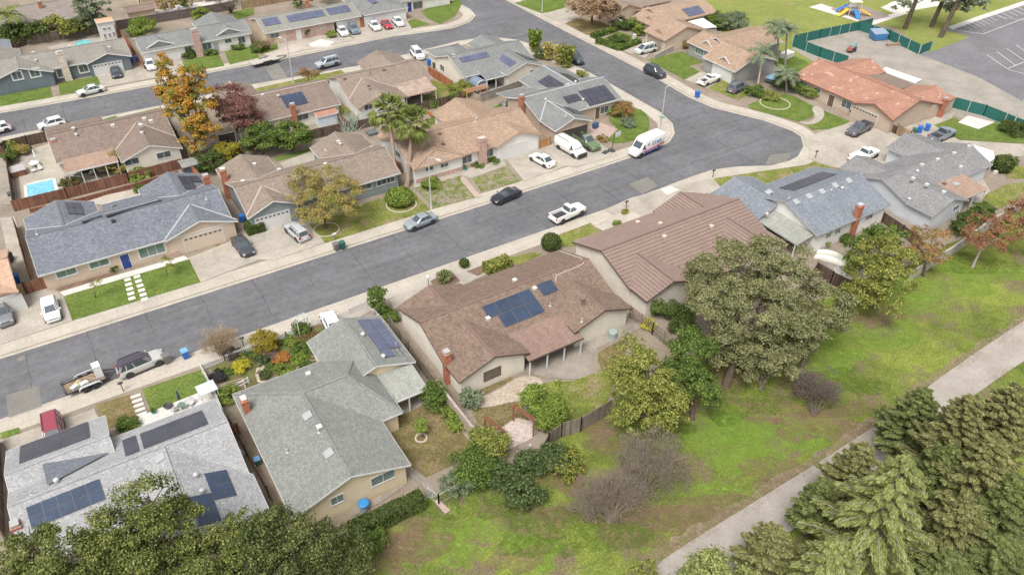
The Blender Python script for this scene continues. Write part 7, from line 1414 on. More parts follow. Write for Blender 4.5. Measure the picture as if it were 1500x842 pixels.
def fence(name, label, pts, h, m, kind='wood', step=2.4, pm=None, cat='fence', zb=0):
    P = [G(*p) if len(p) == 2 else Vector(p) for p in pts]; t = thing(name, label, cat, (P[0].x, P[0].y, 0)); panel = MB(); posts = []
    for a, b in zip(P, P[1:]):
        a = Vector((a.x, a.y, 0)); b = Vector((b.x, b.y, 0)); d = (b-a); n = max(1, int(round(d.length/step)))
        for k in range(n+1): posts.append(a.lerp(b, k/n))
        if kind == 'wood':
            panel.beam(a+Vector((0, 0, zb+h/2)), b+Vector((0, 0, zb+h/2)), .03, h-.05); s_ = Vector((-d.y, d.x, 0)).normalized()*.04
            for z in (.35, h-.35): panel.beam(a+s_+Vector((0, 0, z)), b+s_+Vector((0, 0, z)), .05, .09)
            rd = random.Random(int(a.x*10)); nn = int(d.length/.45)
            for k in range(nn):
                q = a.lerp(b, (k+.5)/nn); panel.beam(q+Vector((0, 0, .04)), q+Vector((0, 0, h+rd.uniform(-.03, .05))), .42*1.0, .045, up=d.normalized()) if 0 else panel.box((q.x, q.y, h/2+rd.uniform(-.01, .035)), (.40, .045, h-.06), math.atan2(d.y, d.x))
        elif kind == 'wall': panel.beam(a+Vector((0, 0, h/2)), b+Vector((0, 0, h/2)), .18, h); panel.beam(a+Vector((0, 0, h+.03)), b+Vector((0, 0, h+.03)), .26, .06)
        elif kind == 'lattice':
            for z in (.3, .8, 1.3, h-.1): panel.beam(a+Vector((0, 0, z)), b+Vector((0, 0, z)), .04, .12)
            for k in range(int(d.length/.35)): q = a.lerp(b, k*.35/d.length); panel.beam(q+Vector((0, 0, .1)), q+Vector((0, 0, h)), .05, .03)
        elif kind == 'picket':
            for z in (.25, h-.2): panel.beam(a+Vector((0, 0, z)), b+Vector((0, 0, z)), .05, .08)
            nn = int(d.length/.2)
            for k in range(nn): q = a.lerp(b, (k+.5)/nn); panel.box((q.x, q.y, h/2), (.09, .03, h-.08), math.atan2(d.y, d.x))
        elif kind == 'rail':
            for z in (.4, h-.05): panel.beam(a+Vector((0, 0, z)), b+Vector((0, 0, z)), .06, .1)
        elif kind == 'mesh':
            panel.beam(a+Vector((0, 0, h-.03)), b+Vector((0, 0, h-.03)), .05, .05); panel.beam(a+Vector((0, 0, .1)), b+Vector((0, 0, .1)), .03, .03)
            for k in range(int(d.length/.25)): q = a.lerp(b, k*.25/d.length); panel.beam(q+Vector((0, 0, .05)), q+Vector((0, 0, h)), .012, .012)
    if kind != 'wall':
        for q in posts[:100]: mb = MB(); mb.box((q.x, q.y, (h+.06)/2), (.11, .11, h+.06)); mb.build('post', pm or WOODP, t)
    panel.build('panel', m, t); return t
fence('wood_fence', 'weathered grey board fence in the gap between sage roof and centre house', [(571, 480), (600, 520), (638, 572)], 1.85, WD_G); fence('block_wall', 'pinkish block wall stepping down beside the tired back lawn', [(640, 574), (664, 606), (697, 648)], 1.7, BLOCKP, 'wall', cat='wall')
fence('wood_fence', 'brown board fence behind the centre house back garden', [(822, 640), (850, 632), (893, 606)], 2.0, WD_G); fence('wood_fence', 'board fence piece right of the dark oleanders', [(786, 690), (803, 655), (822, 640)], 2.0, WD_G)
fence('lattice_fence', 'open rail fence between centre house and ribbed tile yard', [(922, 466), (955, 490), (988, 517)], 1.8, WD_G, 'lattice'); fence('wood_fence', 'dark tall board fence behind the white mattress-like covers', [(1193, 402), (1216, 416), (1243, 430)], 1.9, WD_D); fence('wood_fence', 'dark fence behind the largest oak', [(1040, 520), (1080, 512), (1150, 470), (1193, 402)], 1.8, WD_D)
fence('concrete_wall', 'long low grey wall between the red tree and the grey roof house', [(1330, 412), (1390, 376), (1440, 340), (1500, 302), (1560, 262)], 1.5, CONCW, 'wall', cat='wall'); fence('rail_fence', 'dark rail fence at the blue-grey house rear right corner', [(1290, 325), (1320, 345), (1345, 365)], 1.6, WD_D, 'wood')
fence('wood_fence', 'dark red-brown fence along the left side of the slate house', [(25, 335), (36, 375), (50, 425)], 1.7, WD_B); fence('wood_gate', 'weathered tan board gate beside the tan edge house', [(18, 437), (40, 431)], 1.7, WD_W, cat='gate'); fence('wood_gate', 'red-brown board gate left of the slate house', [(40, 431), (74, 421)], 1.7, WD_B, cat='gate')
fence('wood_fence', 'red-brown fence between the blue pool and the slate roof', [(22, 310), (100, 291), (190, 268), (268, 247)], 1.7, WD_B); fence('retaining_wall', 'low board retaining wall on the bank above the slate roof', [(45, 312), (120, 296), (200, 274), (262, 256)], .6, WD_B, 'wall', cat='wall'); fence('wood_fence', 'dark fence on the left side of the pool yard', [(10, 222), (17, 262), (24, 308)], 1.8, WD_D); fence('wood_fence', 'dark fence on the street side of the pool yard', [(0, 232), (10, 222), (42, 214), (74, 207)], 1.8, WD_D)
fence('wood_fence', 'dark brown fence left of the pool yard', [(-30, 238), (8, 230)], 1.8, WD_B)
fence('wood_fence', 'orange-brown fence between slate house and taupe roof house', [(284, 258), (310, 282), (347, 338)], 1.8, WD_R); fence('wood_fence', 'dark plank fence below the two round green trees', [(280, 240), (330, 228), (400, 215), (455, 205), (500, 195)], 1.7, WD_D); fence('wood_fence', 'dark red gate beside the left fan palm', [(576, 245), (588, 254)], 1.7, WD_R, cat='gate')
fence('wood_fence', 'brown fence between the square blue array house and patched roof house', [(453, 140), (480, 165), (512, 192)], 1.7, WD_B); fence('wood_fence', 'short dark fence beside the small rust-brown tree', [(453, 140), (484, 132)], 1.7, WD_D); fence('wood_fence', 'dark fence behind the palms and patched roof', [(525, 190), (560, 182), (615, 164), (678, 148)], 1.6, WD_D); fence('wood_fence', 'orange-red fence between patched roof and corner grey house', [(628, 110), (645, 120), (663, 132)], 1.7, WD_R)
fence('block_wall', 'pale block wall below the corner grey house', [(704, 150), (733, 140), (774, 125)], 1.5, BLOCK, 'wall', cat='wall'); fence('wood_fence', 'tan wooden screen beside the open garage', [(786, 219), (806, 213)], 1.5, m_wood('fence_orange', (.42, .22, .1)), cat='gate')
fence('wood_fence', 'long weathered fence behind the blue siding house pool', [(40, 66), (90, 58), (146, 48)], 1.8, WD_G); fence('wood_fence', 'red fence between the blue siding house and brick chimney house', [(172, 48), (190, 72), (212, 102)], 1.8, WD_R); fence('block_wall', 'long dark block wall behind the brick chimney house', [(172, 44), (230, 34), (300, 22), (345, 14)], 1.8, BLKD, 'wall', cat='wall'); fence('wood_fence', 'brown fence at the top behind the violet array house', [(355, 14), (400, 6), (470, -6)], 1.8, WD_W); fence('wood_fence', 'red gate beside the twin garage house', [(524, 42), (534, 40)], 1.8, WD_R, cat='gate'); fence('wood_fence', 'low dark fence of the blue pool garden at top left', [(-10, 82), (40, 66)], 1.6, WD_D); fence('wood_fence', 'dark fence by the red-brown house right side', [(238, 168), (262, 205), (282, 240)], 1.6, WD_G)
fence('green_screen_fence', 'green screened fence on the far side of the concrete yard', [(1160, 66), (1200, 57), (1257, 45), (1276, 40)], 2.0, GREENF, 'wood', 3.2, METAL); fence('green_screen_fence', 'green screened fence from the playground corner to the parking lot', [(1257, 45), (1300, 58), (1345, 80)], 2.0, GREENF, 'wood', 3.2, METAL); fence('green_screen_fence', 'short green screened fence end beside the parking lot', [(1345, 81), (1362, 74)], 2.0, GREENF, 'wood', 3.2, METAL); fence('green_screen_fence', 'green screened fence nearest the feather palms', [(1160, 68), (1200, 84), (1240, 97)], 2.0, GREENF, 'wood', 3.2, METAL); fence('green_screen_fence', 'green screened fence at the right edge by the lamp post', [(1394, 158), (1440, 170), (1500, 195), (1540, 205)], 2.0, GREENF, 'wood', 3.2, METAL)
fence('wood_fence', 'tan board fence curving beside the cul-de-sac drive', [(1311, 197), (1330, 208), (1348, 220)], 1.9, WD_T); fence('white_fence', 'white board fence along the edge of the front lawn by the picket garden', [(297, 546), (313, 575), (330, 612)], 1.3, WHITE, 'wood', 2.2, WHITE)
fence('picket_fence', 'white picket fence, left length at the cottage garden', [(298, 543), (330, 529), (372, 513)], .95, WHITE, 'picket', 2.2, WHITE); fence('picket_fence', 'white picket fence, middle length by the white arbour', [(397, 505), (420, 496), (437, 489)], .95, WHITE, 'wood', 2.2, WHITE); fence('picket_fence', 'white picket fence, right length by the drive corner', [(512, 462), (540, 449), (556, 470)], 1.0, WHITE, 'wood', 2.2, WHITE)
fence('wood_fence', 'dark fence in the gap between pale grey roof and sage roof', [(338, 622), (362, 668), (395, 728), (410, 758)], 1.5, WD_D, 'lattice'); fence('wood_fence', 'dark fence along the left edge beside the pale grey house', [(0, 650), (4, 705), (8, 790)], 1.8, WD_D); fence('wood_gate', 'small brown gate beside the pale grey roof corner', [(338, 640), (352, 635)], 1.6, WD_B, cat='gate'); fence('iron_gate', 'chain-link gate at the foot of the tired back lawn', [(628, 728), (643, 738)], 1.3, METAL, 'mesh', 2, METAL, cat='gate'); fence('wire_fence', 'low wire fence right of the chain-link gate', [(643, 738), (668, 724), (700, 706), (724, 690)], 1.3, METAL, 'mesh', 2.4, METAL)
fence('dark_rail', 'dark fence left of the clay tile garage yard', [(1298, 190), (1311, 197)], 1.4, WD_D, 'wood'); fence('grey_side_fence', 'low pale wall between minivan drive and square lawn', [(958, 88), (990, 72)], 1.0, CONCW, 'wall', cat='wall')
# ---- lamp posts
def lamp(label, base, h, deg, name='street_lamp', sign=False):
    c = G(*base); t = thing(name, label, 'street lamp', (c.x, c.y, 0), rad(deg)); a = MB(); a.cyl((0, 0, 0), (0, 0, .35), .17, .14, 10); a.cyl((0, 0, .3), (0, 0, h), .1, .06, 10); a.build('pole', METAL, t, local=True)
    a = MB(); a.cyl((0, 0, h-.1), (.7, 0, h+.12), .045, .04, 8); a.cyl((.7, 0, h+.12), (1.5, 0, h+.1), .04, .035, 8); a.build('arm', METAL, t, local=True); a = MB(); a.loft([[(1.4, -.06, h+.05), (1.4, .06, h+.05), (1.4, .06, h+.18), (1.4, -.06, h+.18)], [(1.7, -.16, h+.02), (1.7, .16, h+.02), (1.7, .12, h+.2), (1.7, -.12, h+.2)], [(2.1, -.1, h+.04), (2.1, .1, h+.04), (2.1, .08, h+.13), (2.1, -.08, h+.13)]]); a.build('lamp_head', cm('lamp_head', (.62, .62, .6), .4), t, local=True)
    if sign:
        a = MB(); a.box((0, 0, 2.9), (.9, .03, .22), rad(30)); a.box((0, 0, 3.16), (.9, .03, .22), rad(120)); a.build('street_sign', cm('sign_green', (.02, .25, .16), .5), t, local=True)
    return t
lamp('street lamp on the big front lawn before the tan house', (632, 307), 8.2, -65); lamp('street lamp with green street signs at the corner by the delivery van', (966, 198), 8.3, 0, sign=True); lamp('street lamp beside the violet array house front bed', (430, 122), 8.0, 110); lamp('street lamp at the top of the cross street', (794, 18), 8.0, 200); lamp('street lamp behind the green fence at the right edge', (1481, 190), 8.0, 40)
# ---- bins
def bin_(label, p, body, lid, s=1, deg=0, group='wheeled bins'):
    c = G(*p); t = thing('wheeled_bin', label, 'bin', (c.x, c.y, 0), rad(deg), group); a = MB(); w0, w1 = .27*s, .33*s
    a.loft([[(-w0, -w0, .08), (w0, -w0, .08), (w0, w0, .08), (-w0, w0, .08)], [(-w1, -w1*1.1, 1.0*s), (w1, -w1*1.1, 1.0*s), (w1, w1*1.1, 1.0*s), (-w1, w1*1.1, 1.0*s)]]); a.build('bin_body', body, t, local=True)
    a = MB(); a.loft([[(-w1-.03, -w1*1.15, 1.0*s), (w1+.03, -w1*1.15, 1.0*s), (w1+.03, w1*1.2, 1.0*s), (-w1-.03, w1*1.2, 1.0*s)], [(-w1, -w1*1.05, 1.09*s), (w1, -w1*1.05, 1.09*s), (w1, w1*1.05, 1.09*s), (-w1, w1*1.05, 1.09*s)]]); a.build('lid', lid, t, local=True)
    for x in (-.26, .26): a = MB(); a.cyl((x*s-.03, w0, .1), (x*s+.03, w0, .1), .1, n=10); a.build('wheel', TYRE, t, local=True)
    return t
BB = cm('bin_blue', (.02, .14, .48), .45); BBL = cm('bin_lid_blue', (.16, .36, .62), .45); BK = cm('bin_black', (.07, .07, .075), .5); BGN = cm('bin_green', (.03, .13, .09), .5); BBR = cm('bin_grey', (.16, .15, .15), .5)
bin_('blue bin with pale lid at the kerb before the picket garden', (273, 524), BB, BBL, 1.05, 5); bin_('dark grey bin at the nose of the silver SUV', (246, 531), BBR, BBR, 1.1, 10); bin_('green bin at the kerb of the big front lawn', (502, 364), BGN, BGN, 1, 5); bin_('grey bin left of the green kerb bin', (493, 366), BBR, BBR, 1, 5); bin_('blue bin by the box shrub and orange-brown fence', (355, 325), BB, BB, 1, 0); bin_('blue bin at the kerb beside the old white pickup', (1021, 143), BB, BB, 1.05, 0); bin_('blue bin beside the tan edge house gate', (26, 413), BB, BB, 1, 0); bin_('blue bin behind the orange-red fence', (629, 96), BB, BB, 1.1, 0); bin_('dark bin right of the blue one behind the orange-red fence', (637, 100), BK, BK, 1, 0); bin_('blue bin between blue siding house and red fence', (193, 92), BB, BB, 1, 0); bin_('second blue bin between blue siding house and red fence', (202, 90), BB, BB, 1, 0); bin_('blue bin seen through the orange tree', (266, 172), BB, BBL, 1, 0); bin_('blue bin at the clay tile house side', (1357, 192), BB, BB, 1.1, 30); bin_('second blue bin at the clay tile house side', (1346, 195), BB, BB, 1.1, 30); bin_('green bin at the clay tile house side', (1338, 197), BGN, BGN, 1, 30); bin_('small green bin in the alley beside the sage house', (378, 680), BGN, BBL, .8, 0)
# big blue compost box behind butter house
c = G(534, 745); t = thing('blue_storage_box', 'blue topped round water tank against the butter-coloured back wall', 'tank', (c.x, c.y, 0)); a = MB(); a.lathe((0, 0, 0), [(.42, 0), (.45, .3), (.45, .75)], 12); a.build('tank_body', cm('tank_grey', (.25, .28, .32), .5), t, local=True); a = MB(); a.lathe((0, 0, .75), [(.52, 0), (.52, .12), (.4, .22), (.05, .25)], 12); a.build('lid', cm('tank_blue', (.04, .23, .52), .4), t, local=True)
# mailboxes
def mailbox(label, p, m, h=1.1):
    c = G(*p); t = thing('mailbox', label, 'mailbox', (c.x, c.y, 0), 0, 'kerbside mailboxes'); a = MB(); a.box((0, 0, h/2), (.09, .09, h)); a.build('post', WOODP, t, local=True); a = MB(); rg = lambda x: [(x, y, z) for y, z in ((-.1, h), (.1, h), (.1, h+.14), (.06, h+.22), (-.06, h+.22), (-.1, h+.14))]; a.loft([rg(-.25), rg(.25)]); a.build('box', m, t, local=True)
mailbox('dark mailbox at the kerb before the utility trailer', (181, 573), BK); mailbox('dark mailbox in the rock garden', (917, 306), BK); mailbox('dark mailbox at the corner of the tired lawn by the cul-de-sac', (1044, 260), BK); mailbox('dark mailbox beside the white pickup drive', (1194, 232), BK); mailbox('white mailbox at the picket garden', (357, 507), BK); mailbox('pale mailbox beside the kerb bins', (491, 352), WHITE, .9)
c = G(628, 422); t = thing('post_lantern', 'white post lantern at the corner of the centre house drive', 'garden lamp', (c.x, c.y, 0)); a = MB(); a.cyl((0, 0, 0), (0, 0, 1.4), .05, .05, 8); a.build('post', DARKM, t, local=True); a = MB(); a.lathe((0, 0, 1.4), [(.08, 0), (.17, .12), (.19, .4), (.24, .42), (.03, .6)], 8); a.build('lantern', WHITE, t, local=True)
# arbour
c = G(444, 487); t = thing('arbour', 'white garden arbour in the picket fence', 'arbour', (c.x, c.y, 0), rad(10)); a = MB(); [a.box((x, y, 1.05), (.09, .09, 2.1)) for x in (-.6, .6) for y in (-.35, .35)]; a.build('posts', WHITE, t, local=True); a = MB(); [a.beam((-.8, y, 2.12), (.8, y, 2.12), .05, .12) for y in (-.4, .4)]; [a.beam((x, -.55, 2.22), (x, .55, 2.22), .05, .06) for x in np.linspace(-.7, .7, 7)]; a.build('slats', WHITE, t, local=True)
# garden bridge (timber slats) and stone path in cottage garden
c = G(343, 570); t = thing('slatted_trellis', 'pinkish timber slat frame at the lower corner of the cottage garden', 'trellis', (c.x, c.y, 0), rad(-5)); a = MB(); [a.beam((-1.2, y, .35), (1.2, y, .35), .07, .05) for y in np.linspace(-.9, .9, 7)]; a.build('slats', cm('pink_timber', (.45, .33, .28), .8), t, local=True); a = MB(); [a.beam((x, -1, .2), (x, 1, .2), .07, .2) for x in (-1.1, 1.1)]; a.build('frame', WHITE, t, local=True)
sheet('path', px((372, 560), (380, 520), (376, 502), (388, 505), (388, 530), (386, 556), (395, 562)), .03, FLAG, smoothed=1)
fence('handrail', 'thin white handrail beside the slat frame', [(328, 582), (365, 562)], .9, WHITE, 'rail', 1.2, WHITE, cat='railing')
# stepping stones
STONE = cm('stepping_stone', (.6, .58, .53), .8, var=.08)
for i, (x, y) in enumerate([(187+i*1.6, 410+i*6.8) for i in range(5)]+[(201+i*2.2, 405.5+i*6.6) for i in range(6)]):
    c = G(x, y); a = MB(); a.loft([[(c.x+u*k, c.y+v*k, z) for u, v in ((-.38, -.3), (.38, -.3), (.38, .3), (-.38, .3))] for k, z in ((1, .02), (1, .07), (.93, .085))]); o = a.build('stepping_stone', STONE); tag(o, 'square pale stepping stone in the slate house front lawn', 'stepping stone', 'square stepping stones in the lawn')
for i in range(7):
    a, b = G(191.5+i*2.3, 583+i*6.6), G(206+i*2.3, 578+i*6.6); mb = MB(); mb.beam(Vector((a.x, a.y, .05)), Vector((b.x, b.y, .05)), .36, .08); o = mb.build('stepping_slab', STONE); tag(o, 'long pale concrete slab of the stepped walk between the two front lawns', 'stepping slab', 'slabs of the stepped walk')
# AC units
def ac(label, p, s=.85, m=None):
    c = G(*p); t = thing('air_conditioner', label, 'air conditioner', (c.x, c.y, 0)); a = MB(); a.lathe((0, 0, .05), [(s*.52, 0), (s*.52, s*.85), (s*.46, s*.9), (s*.42, s*.9)], 10); a.build('casing', m or cm('ac_green', (.3, .36, .34), .5), t, local=True); a = MB(); a.cyl((0, 0, s*.84), (0, 0, s*.9), s*.36, n=14); a.build('fan_grille', DARKM, t, local=True)
ac('grey-green air conditioner behind the centre house', (897, 494), 1.0)
# pergola frame over the pink slab
RUSTP = cm('rust_paint', (.27, .10, .065), .6); c0 = G(756, 640)
t = thing('pergola', 'rust-red pergola posts and beams standing on the pink paver slab', 'pergola', (c0.x, c0.y, 0)); A, B, C_, D_ = G(737, 656), G(711, 635), G(752, 617), G(781, 640)
for q in (A, B, C_, D_): a = MB(); a.box((q.x, q.y, 1.2), (.13, .13, 2.4)); a.build('post', RUSTP, t)
for p_, q_ in ((A, B), (C_, D_)):
    for o_ in (-.12, .12): a = MB(); n_ = (q_-p_); n_ = Vector((-n_.y, n_.x, 0)).normalized()*o_; a.beam(p_+n_+Vector((0, 0, 2.4)), q_+n_+Vector((0, 0, 2.4)), .06, .2); a.build('beam', RUSTP, t)
c = G(776, 672); a = MB(); a.box((c.x, c.y, 1), (.25, .25, 2.0)); tag(a.build('gate_post', CONCW), 'pale square masonry post at the dark gap below the pergola slab', 'post')
c = G(735, 672); a = MB(); a.box((c.x, c.y, .8), (.12, .12, 1.6)); tag(a.build('gate_post', WHITE), 'white post at the tip of the pergola slab', 'post')
# timber arbour behind tan house
c = G(698, 150); t = thing('timber_arbour', 'orange timber arbour behind the tan roof against the block wall', 'pergola', (c.x, c.y, 0)); OT = cm('orange_timber', (.5, .27, .14), .7)
for x in (-2, -.7, .7, 2): a = MB(); a.box((x, -.2, 1.2), (.14, .14, 2.4)); a.build('post', OT, t, local=True)
a = MB(); a.beam((-2.3, -.4, 2.45), (2.3, -.4, 2.45), .08, .2); a.beam((-2.3, .5, 2.45), (2.3, .5, 2.45), .08, .2); [a.beam((x, -.7, 2.6), (x, .8, 2.6), .06, .12) for x in np.linspace(-2.1, 2.1, 11)]; a.build('rafters', OT, t, local=True)
for i, p in enumerate([(637, 168), (665, 157)]):
    c = G(*p); t = thing('planter', ['left', 'right'][i]+' of the two red timber tree planters in the tan house back garden', 'planter', (c.x, c.y, 0)); a = MB()
    for k in range(3): a.beam((-1.0+.0*k, -.7, .2+.25*k), (1, -.7, .2+.25*k), .05, .2); a.beam((-1, -.7, .2+.25*k), (-1, .7, .2+.25*k), .05, .2); a.beam((1, -.7, .2+.25*k), (1, .7, .2+.25*k), .05, .2)
    a.build('boards', cm('red_timber', (.48, .14, .07), .7), t, local=True); C, Nn = crown_pts([(0, 0, 1.6, .7, .6, .8)], .14, 1.6, .3, .3, .1, i+1); leafmesh('plant', quads(C, Nn, .14), LF_G, t)
# pool
POOL = m_water('pool_water', (.13, .36, .50)); pw = px((37, 272), (79, 262), (84, 281), (39, 291)); c = (pw[0]+pw[2])/2
t = thing('swimming_pool', 'pale blue rectangular swimming pool in the left yard', 'swimming pool', (c.x, c.y, 0)); a = MB(); a.sheet([(p.x, p.y) for p in pw], .075); a.build('water', POOL, t); a = MB(); [a.beam(Vector((p.x, p.y, .06)), Vector((q.x, q.y, .06)), .4, .12) for p, q in zip(pw, pw[1:]+pw[:1])]; a.build('coping', cm('coping', (.62, .58, .52), .7), t)
pw = px((108, 65), (118, 59), (136, 60), (134, 64), (118, 68), (110, 69)); c = pw[0]; t = thing('swimming_pool', 'turquoise kidney pool partly hidden by the blue house roof', 'swimming pool', (c.x, c.y, 0)); a = MB(); a.sheet([(p.x, p.y) for p in pw], .09); a.build('water', m_water('pool_turquoise', (.14, .40, .40)), t); a = MB(); [a.beam(Vector((p.x, p.y, .06)), Vector((q.x, q.y, .06)), .35, .12) for p, q in zip(pw, pw[1:]+pw[:1])]; a.build('coping', CAP, t)
c = G(28, 255); t = thing('hot_tub', 'square hot tub with brown sides and pale cover above the blue pool', 'hot tub', (c.x, c.y, 0), rad(5)); a = MB(); a.box((0, 0, .45), (2.1, 2.1, .9)); a.build('cabinet', WD_B, t, local=True); a = MB(); a.loft([[(x*k, y*k, z) for x, y in ((-1.1, -1.1), (1.1, -1.1), (1.1, 1.1), (-1.1, 1.1))] for k, z in ((1, .9), (1, 1.0), (.9, 1.06))]); a.build('cover', cm('tub_cover', (.4, .36, .36), .6), t, local=True)
# patio umbrellas & furniture
def chair(label, p, deg, m, z=0, group='outdoor chairs'):
    c = G(p[0], p[1], z); t = thing('garden_chair', label, 'chair', (c.x, c.y, z), rad(deg), group); a = MB(); a.box((0, 0, .42), (.5, .5, .05)); a.build('seat', m, t, local=True); a = MB(); a.beam((-.25, 0, .45), (-.33, 0, .95), .48, .04, up=(1, 0, 0)); a.build('backrest', m, t, local=True)
    for x in (-.22, .22):
        for y in (-.22, .22): a = MB(); a.box((x, y, .2), (.035, .035, .4)); a.build('leg', DARKM, t, local=True)
def table(label, p, r, m, leg=DARKM, cat='table'):
    c = G(*p); t = thing('garden_table', label, cat, (c.x, c.y, 0)); a = MB(); a.cyl((0, 0, .7), (0, 0, .74), r, n=20); a.build('tabletop', m, t, local=True); a = MB(); a.cyl((0, 0, 0), (0, 0, .7), .05, n=8); a.cyl((0, 0, 0), (0, 0, .04), r*.45, n=12); a.build('leg', leg, t, local=True)
def umbrella(label, p, m, h=2.2, open_=False):
    c = G(*p); t = thing('parasol', label, 'parasol', (c.x, c.y, 0)); a = MB(); a.cyl((0, 0, 0), (0, 0, h+.1), .03, n=7); a.cyl((0, 0, 0), (0, 0, .08), .25, n=12); a.build('pole', METAL, t, local=True); a = MB(); a.lathe((0, 0, h-1.3), [(.05, 0), (.16, .1), (.11, .7), (.09, 1.0), (.02, 1.35)], 8) if not open_ else a.lathe((0, 0, h-.5), [(1.3, 0), (1.28, .05), (.6, .35), (.03, .5)], 8); a.build('canopy', m, t, local=True)
umbrella('closed dark blue parasol on the white terrace', (266, 594), cm('navy_cloth', (.05, .05, .1), .8)); chair('folding chair left of the closed dark blue parasol', (257, 603), 110, METAL); chair('folding chair right of the closed dark blue parasol', (281, 594), 220, METAL); table('small glass table below the closed dark blue parasol', (268, 600), .4, GLASSG)
table('white round table left of the blue pool', (52, 245), .7, WHITE)
for i, p in enumerate([(47, 240), (57, 241), (50, 253), (60, 250)]): chair(['upper left', 'upper right', 'lower left', 'lower right'][i]+' white chair at the round pool table', p, i*90, WHITE)
umbrella('closed white parasol at the pool table', (55, 238), cm('white_cloth', (.72, .72, .74), .8)); umbrella('closed dark parasol by the pool yard fence', (50, 228), cm('dark_cloth', (.03, .03, .04), .8))
table('white table under the pool house patio roof', (112, 258), .7, WHITE); table('second white table under the pool house patio roof', (140, 250), .7, WHITE)
for i, p in enumerate([(105, 262), (118, 264), (134, 257), (148, 254)]): chair(['first', 'second', 'third', 'fourth'][i]+' white chair from the left under the pool house patio roof', p, 60*i, WHITE)
c = G(247, 597); t = thing('fire_pit', 'dark round fire bowl on the white terrace', 'fire pit', (c.x, c.y, 0)); a = MB(); a.lathe((0, 0, .1), [(.25, 0), (.45, .25), (.42, .28), (.3, .15), (.02, .12)], 16); a.build('bowl', DARKM, t, local=True); a = MB(); [a.beam((math.cos(k*2.1)*.3, math.sin(k*2.1)*.3, 0), (math.cos(k*2.1)*.3, math.sin(k*2.1)*.3, .25), .05, .05) for k in range(3)]; a.build('feet', DARKM, t, local=True)
c = G(309, 588); t = thing('canopy_tent', 'small white gazebo top at the terrace corner by the white fence', 'gazebo', (c.x, c.y, 0), rad(4)); a = MB(); a.loft([[(x*k, y*k, z) for x, y in ((-.9, -.8), (.9, -.8), (.9, .8), (-.9, .8))] for k, z in ((1, 1.9), (1, 2.0), (.12, 2.3))]); a.build('canopy', cm('tent_white', (.62, .65, .72), .6), t, local=True)
for x in (-.8, .8):
    for y in (-.7, .7): a = MB(); a.box((x, y, 1), (.07, .07, 2)); a.build('post', WHITE, t, local=True)
def pot(label, p, m, r=.25, h=.4): 
    c = G(*p); t = thing('plant_pot', label, 'plant pot', (c.x, c.y, 0)); a = MB(); a.lathe((0, 0, 0), [(r*.7, 0), (r, h), (r*.85, h), (r*.8, h*.8), (.02, h*.8)], 12); a.build('pot', m, t, local=True); C, Nn = crown_pts([(0, 0, h+.15, r*.9, r*.9, .3)], .08, 1.5, .15, .3, .1, 5); leafmesh('plant', quads(C, Nn, .09), LF_G, t)
TEAL = cm('teal_glaze', (.03, .25, .24), .3); pot('teal pot at the end of the stepped walk', (226, 605), TEAL); pot('teal box pot beside the pale grey roof', (160, 643), TEAL, .35, .4); pot('teal pot at the tan house front door', (681, 249), TEAL, .35, .5)
# odds in side yards
c = G(355, 668); a = MB(); a.lathe((0, 0, 0), [(.25, 0), (.28, .4), (.2, .7), (.1, .9)], 10); prop('water_jug', 'white and blue water cooler in the alley beside the pale grey house', 'jug', a, cm('jug_white', (.5, .6, .7), .4), (c.x, c.y, 0))
# trampoline / covers behind blue-grey house
c = G(1216, 380); a = MB()
for k, (ox, w_) in enumerate(((-.55, 1.0), (.6, 1.0))):
    rg = [[(ox+w_*(u-.5)+.25*math.sin(f*3), y, .12+.35*math.sin(f*3.14)*(.6+.4*k)+.06*math.cos(u*6)) for u in (0, .25, .5, .75, 1)]+[(ox+w_*(u-.5)+.25*math.sin(f*3), y, .02) for u in (1, 0)] for f, y in [(j/8, -1.9+3.8*j/8) for j in range(9)]]
    a.loft(rg)
prop('mattress_covers', 'pair of white curved covers lying on the patio by the dark board fence', 'cover', a, cm('cover_white', (.7, .67, .6), .7), (c.x, c.y, 0), rad(25), smooth=True)
c = G(1232, 398); a = MB(); a.lathe((0, 0, 0), [(.9, 0), (.95, .12), (.75, .14), (.3, .1), (.02, .1)], 20); prop('stone_ring', 'pale round stone ring on the patio right of the white covers', 'fire ring', a, CAP, (c.x, c.y, .03))
# brick rings on lawns
for i, (p, r, lb) in enumerate([((478, 337), 1.7, 'stone edging ring around the yellowing street tree'), ((588, 300), 2.1, 'stone edging ring around the bright round shrub'), ((617, 642), .55, 'brick ring around the tiny lemon tree'), ((1135, 152), 2.6, 'curved stone edging by the small boat')]):
    c = G(*p); a = MB(); n = 28
    for k in range(n):
        a0 = 6.2832*k/n; a1 = 6.2832*(k+.9)/n; a.beam((math.cos(a0)*r, math.sin(a0)*r, .07), (math.cos(a1)*r, math.sin(a1)*r, .07), .16, .14)
    prop('edging_ring', lb, 'edging', a, cm('edging_stone', (.5, .44, .36), .8), (c.x, c.y, 0))
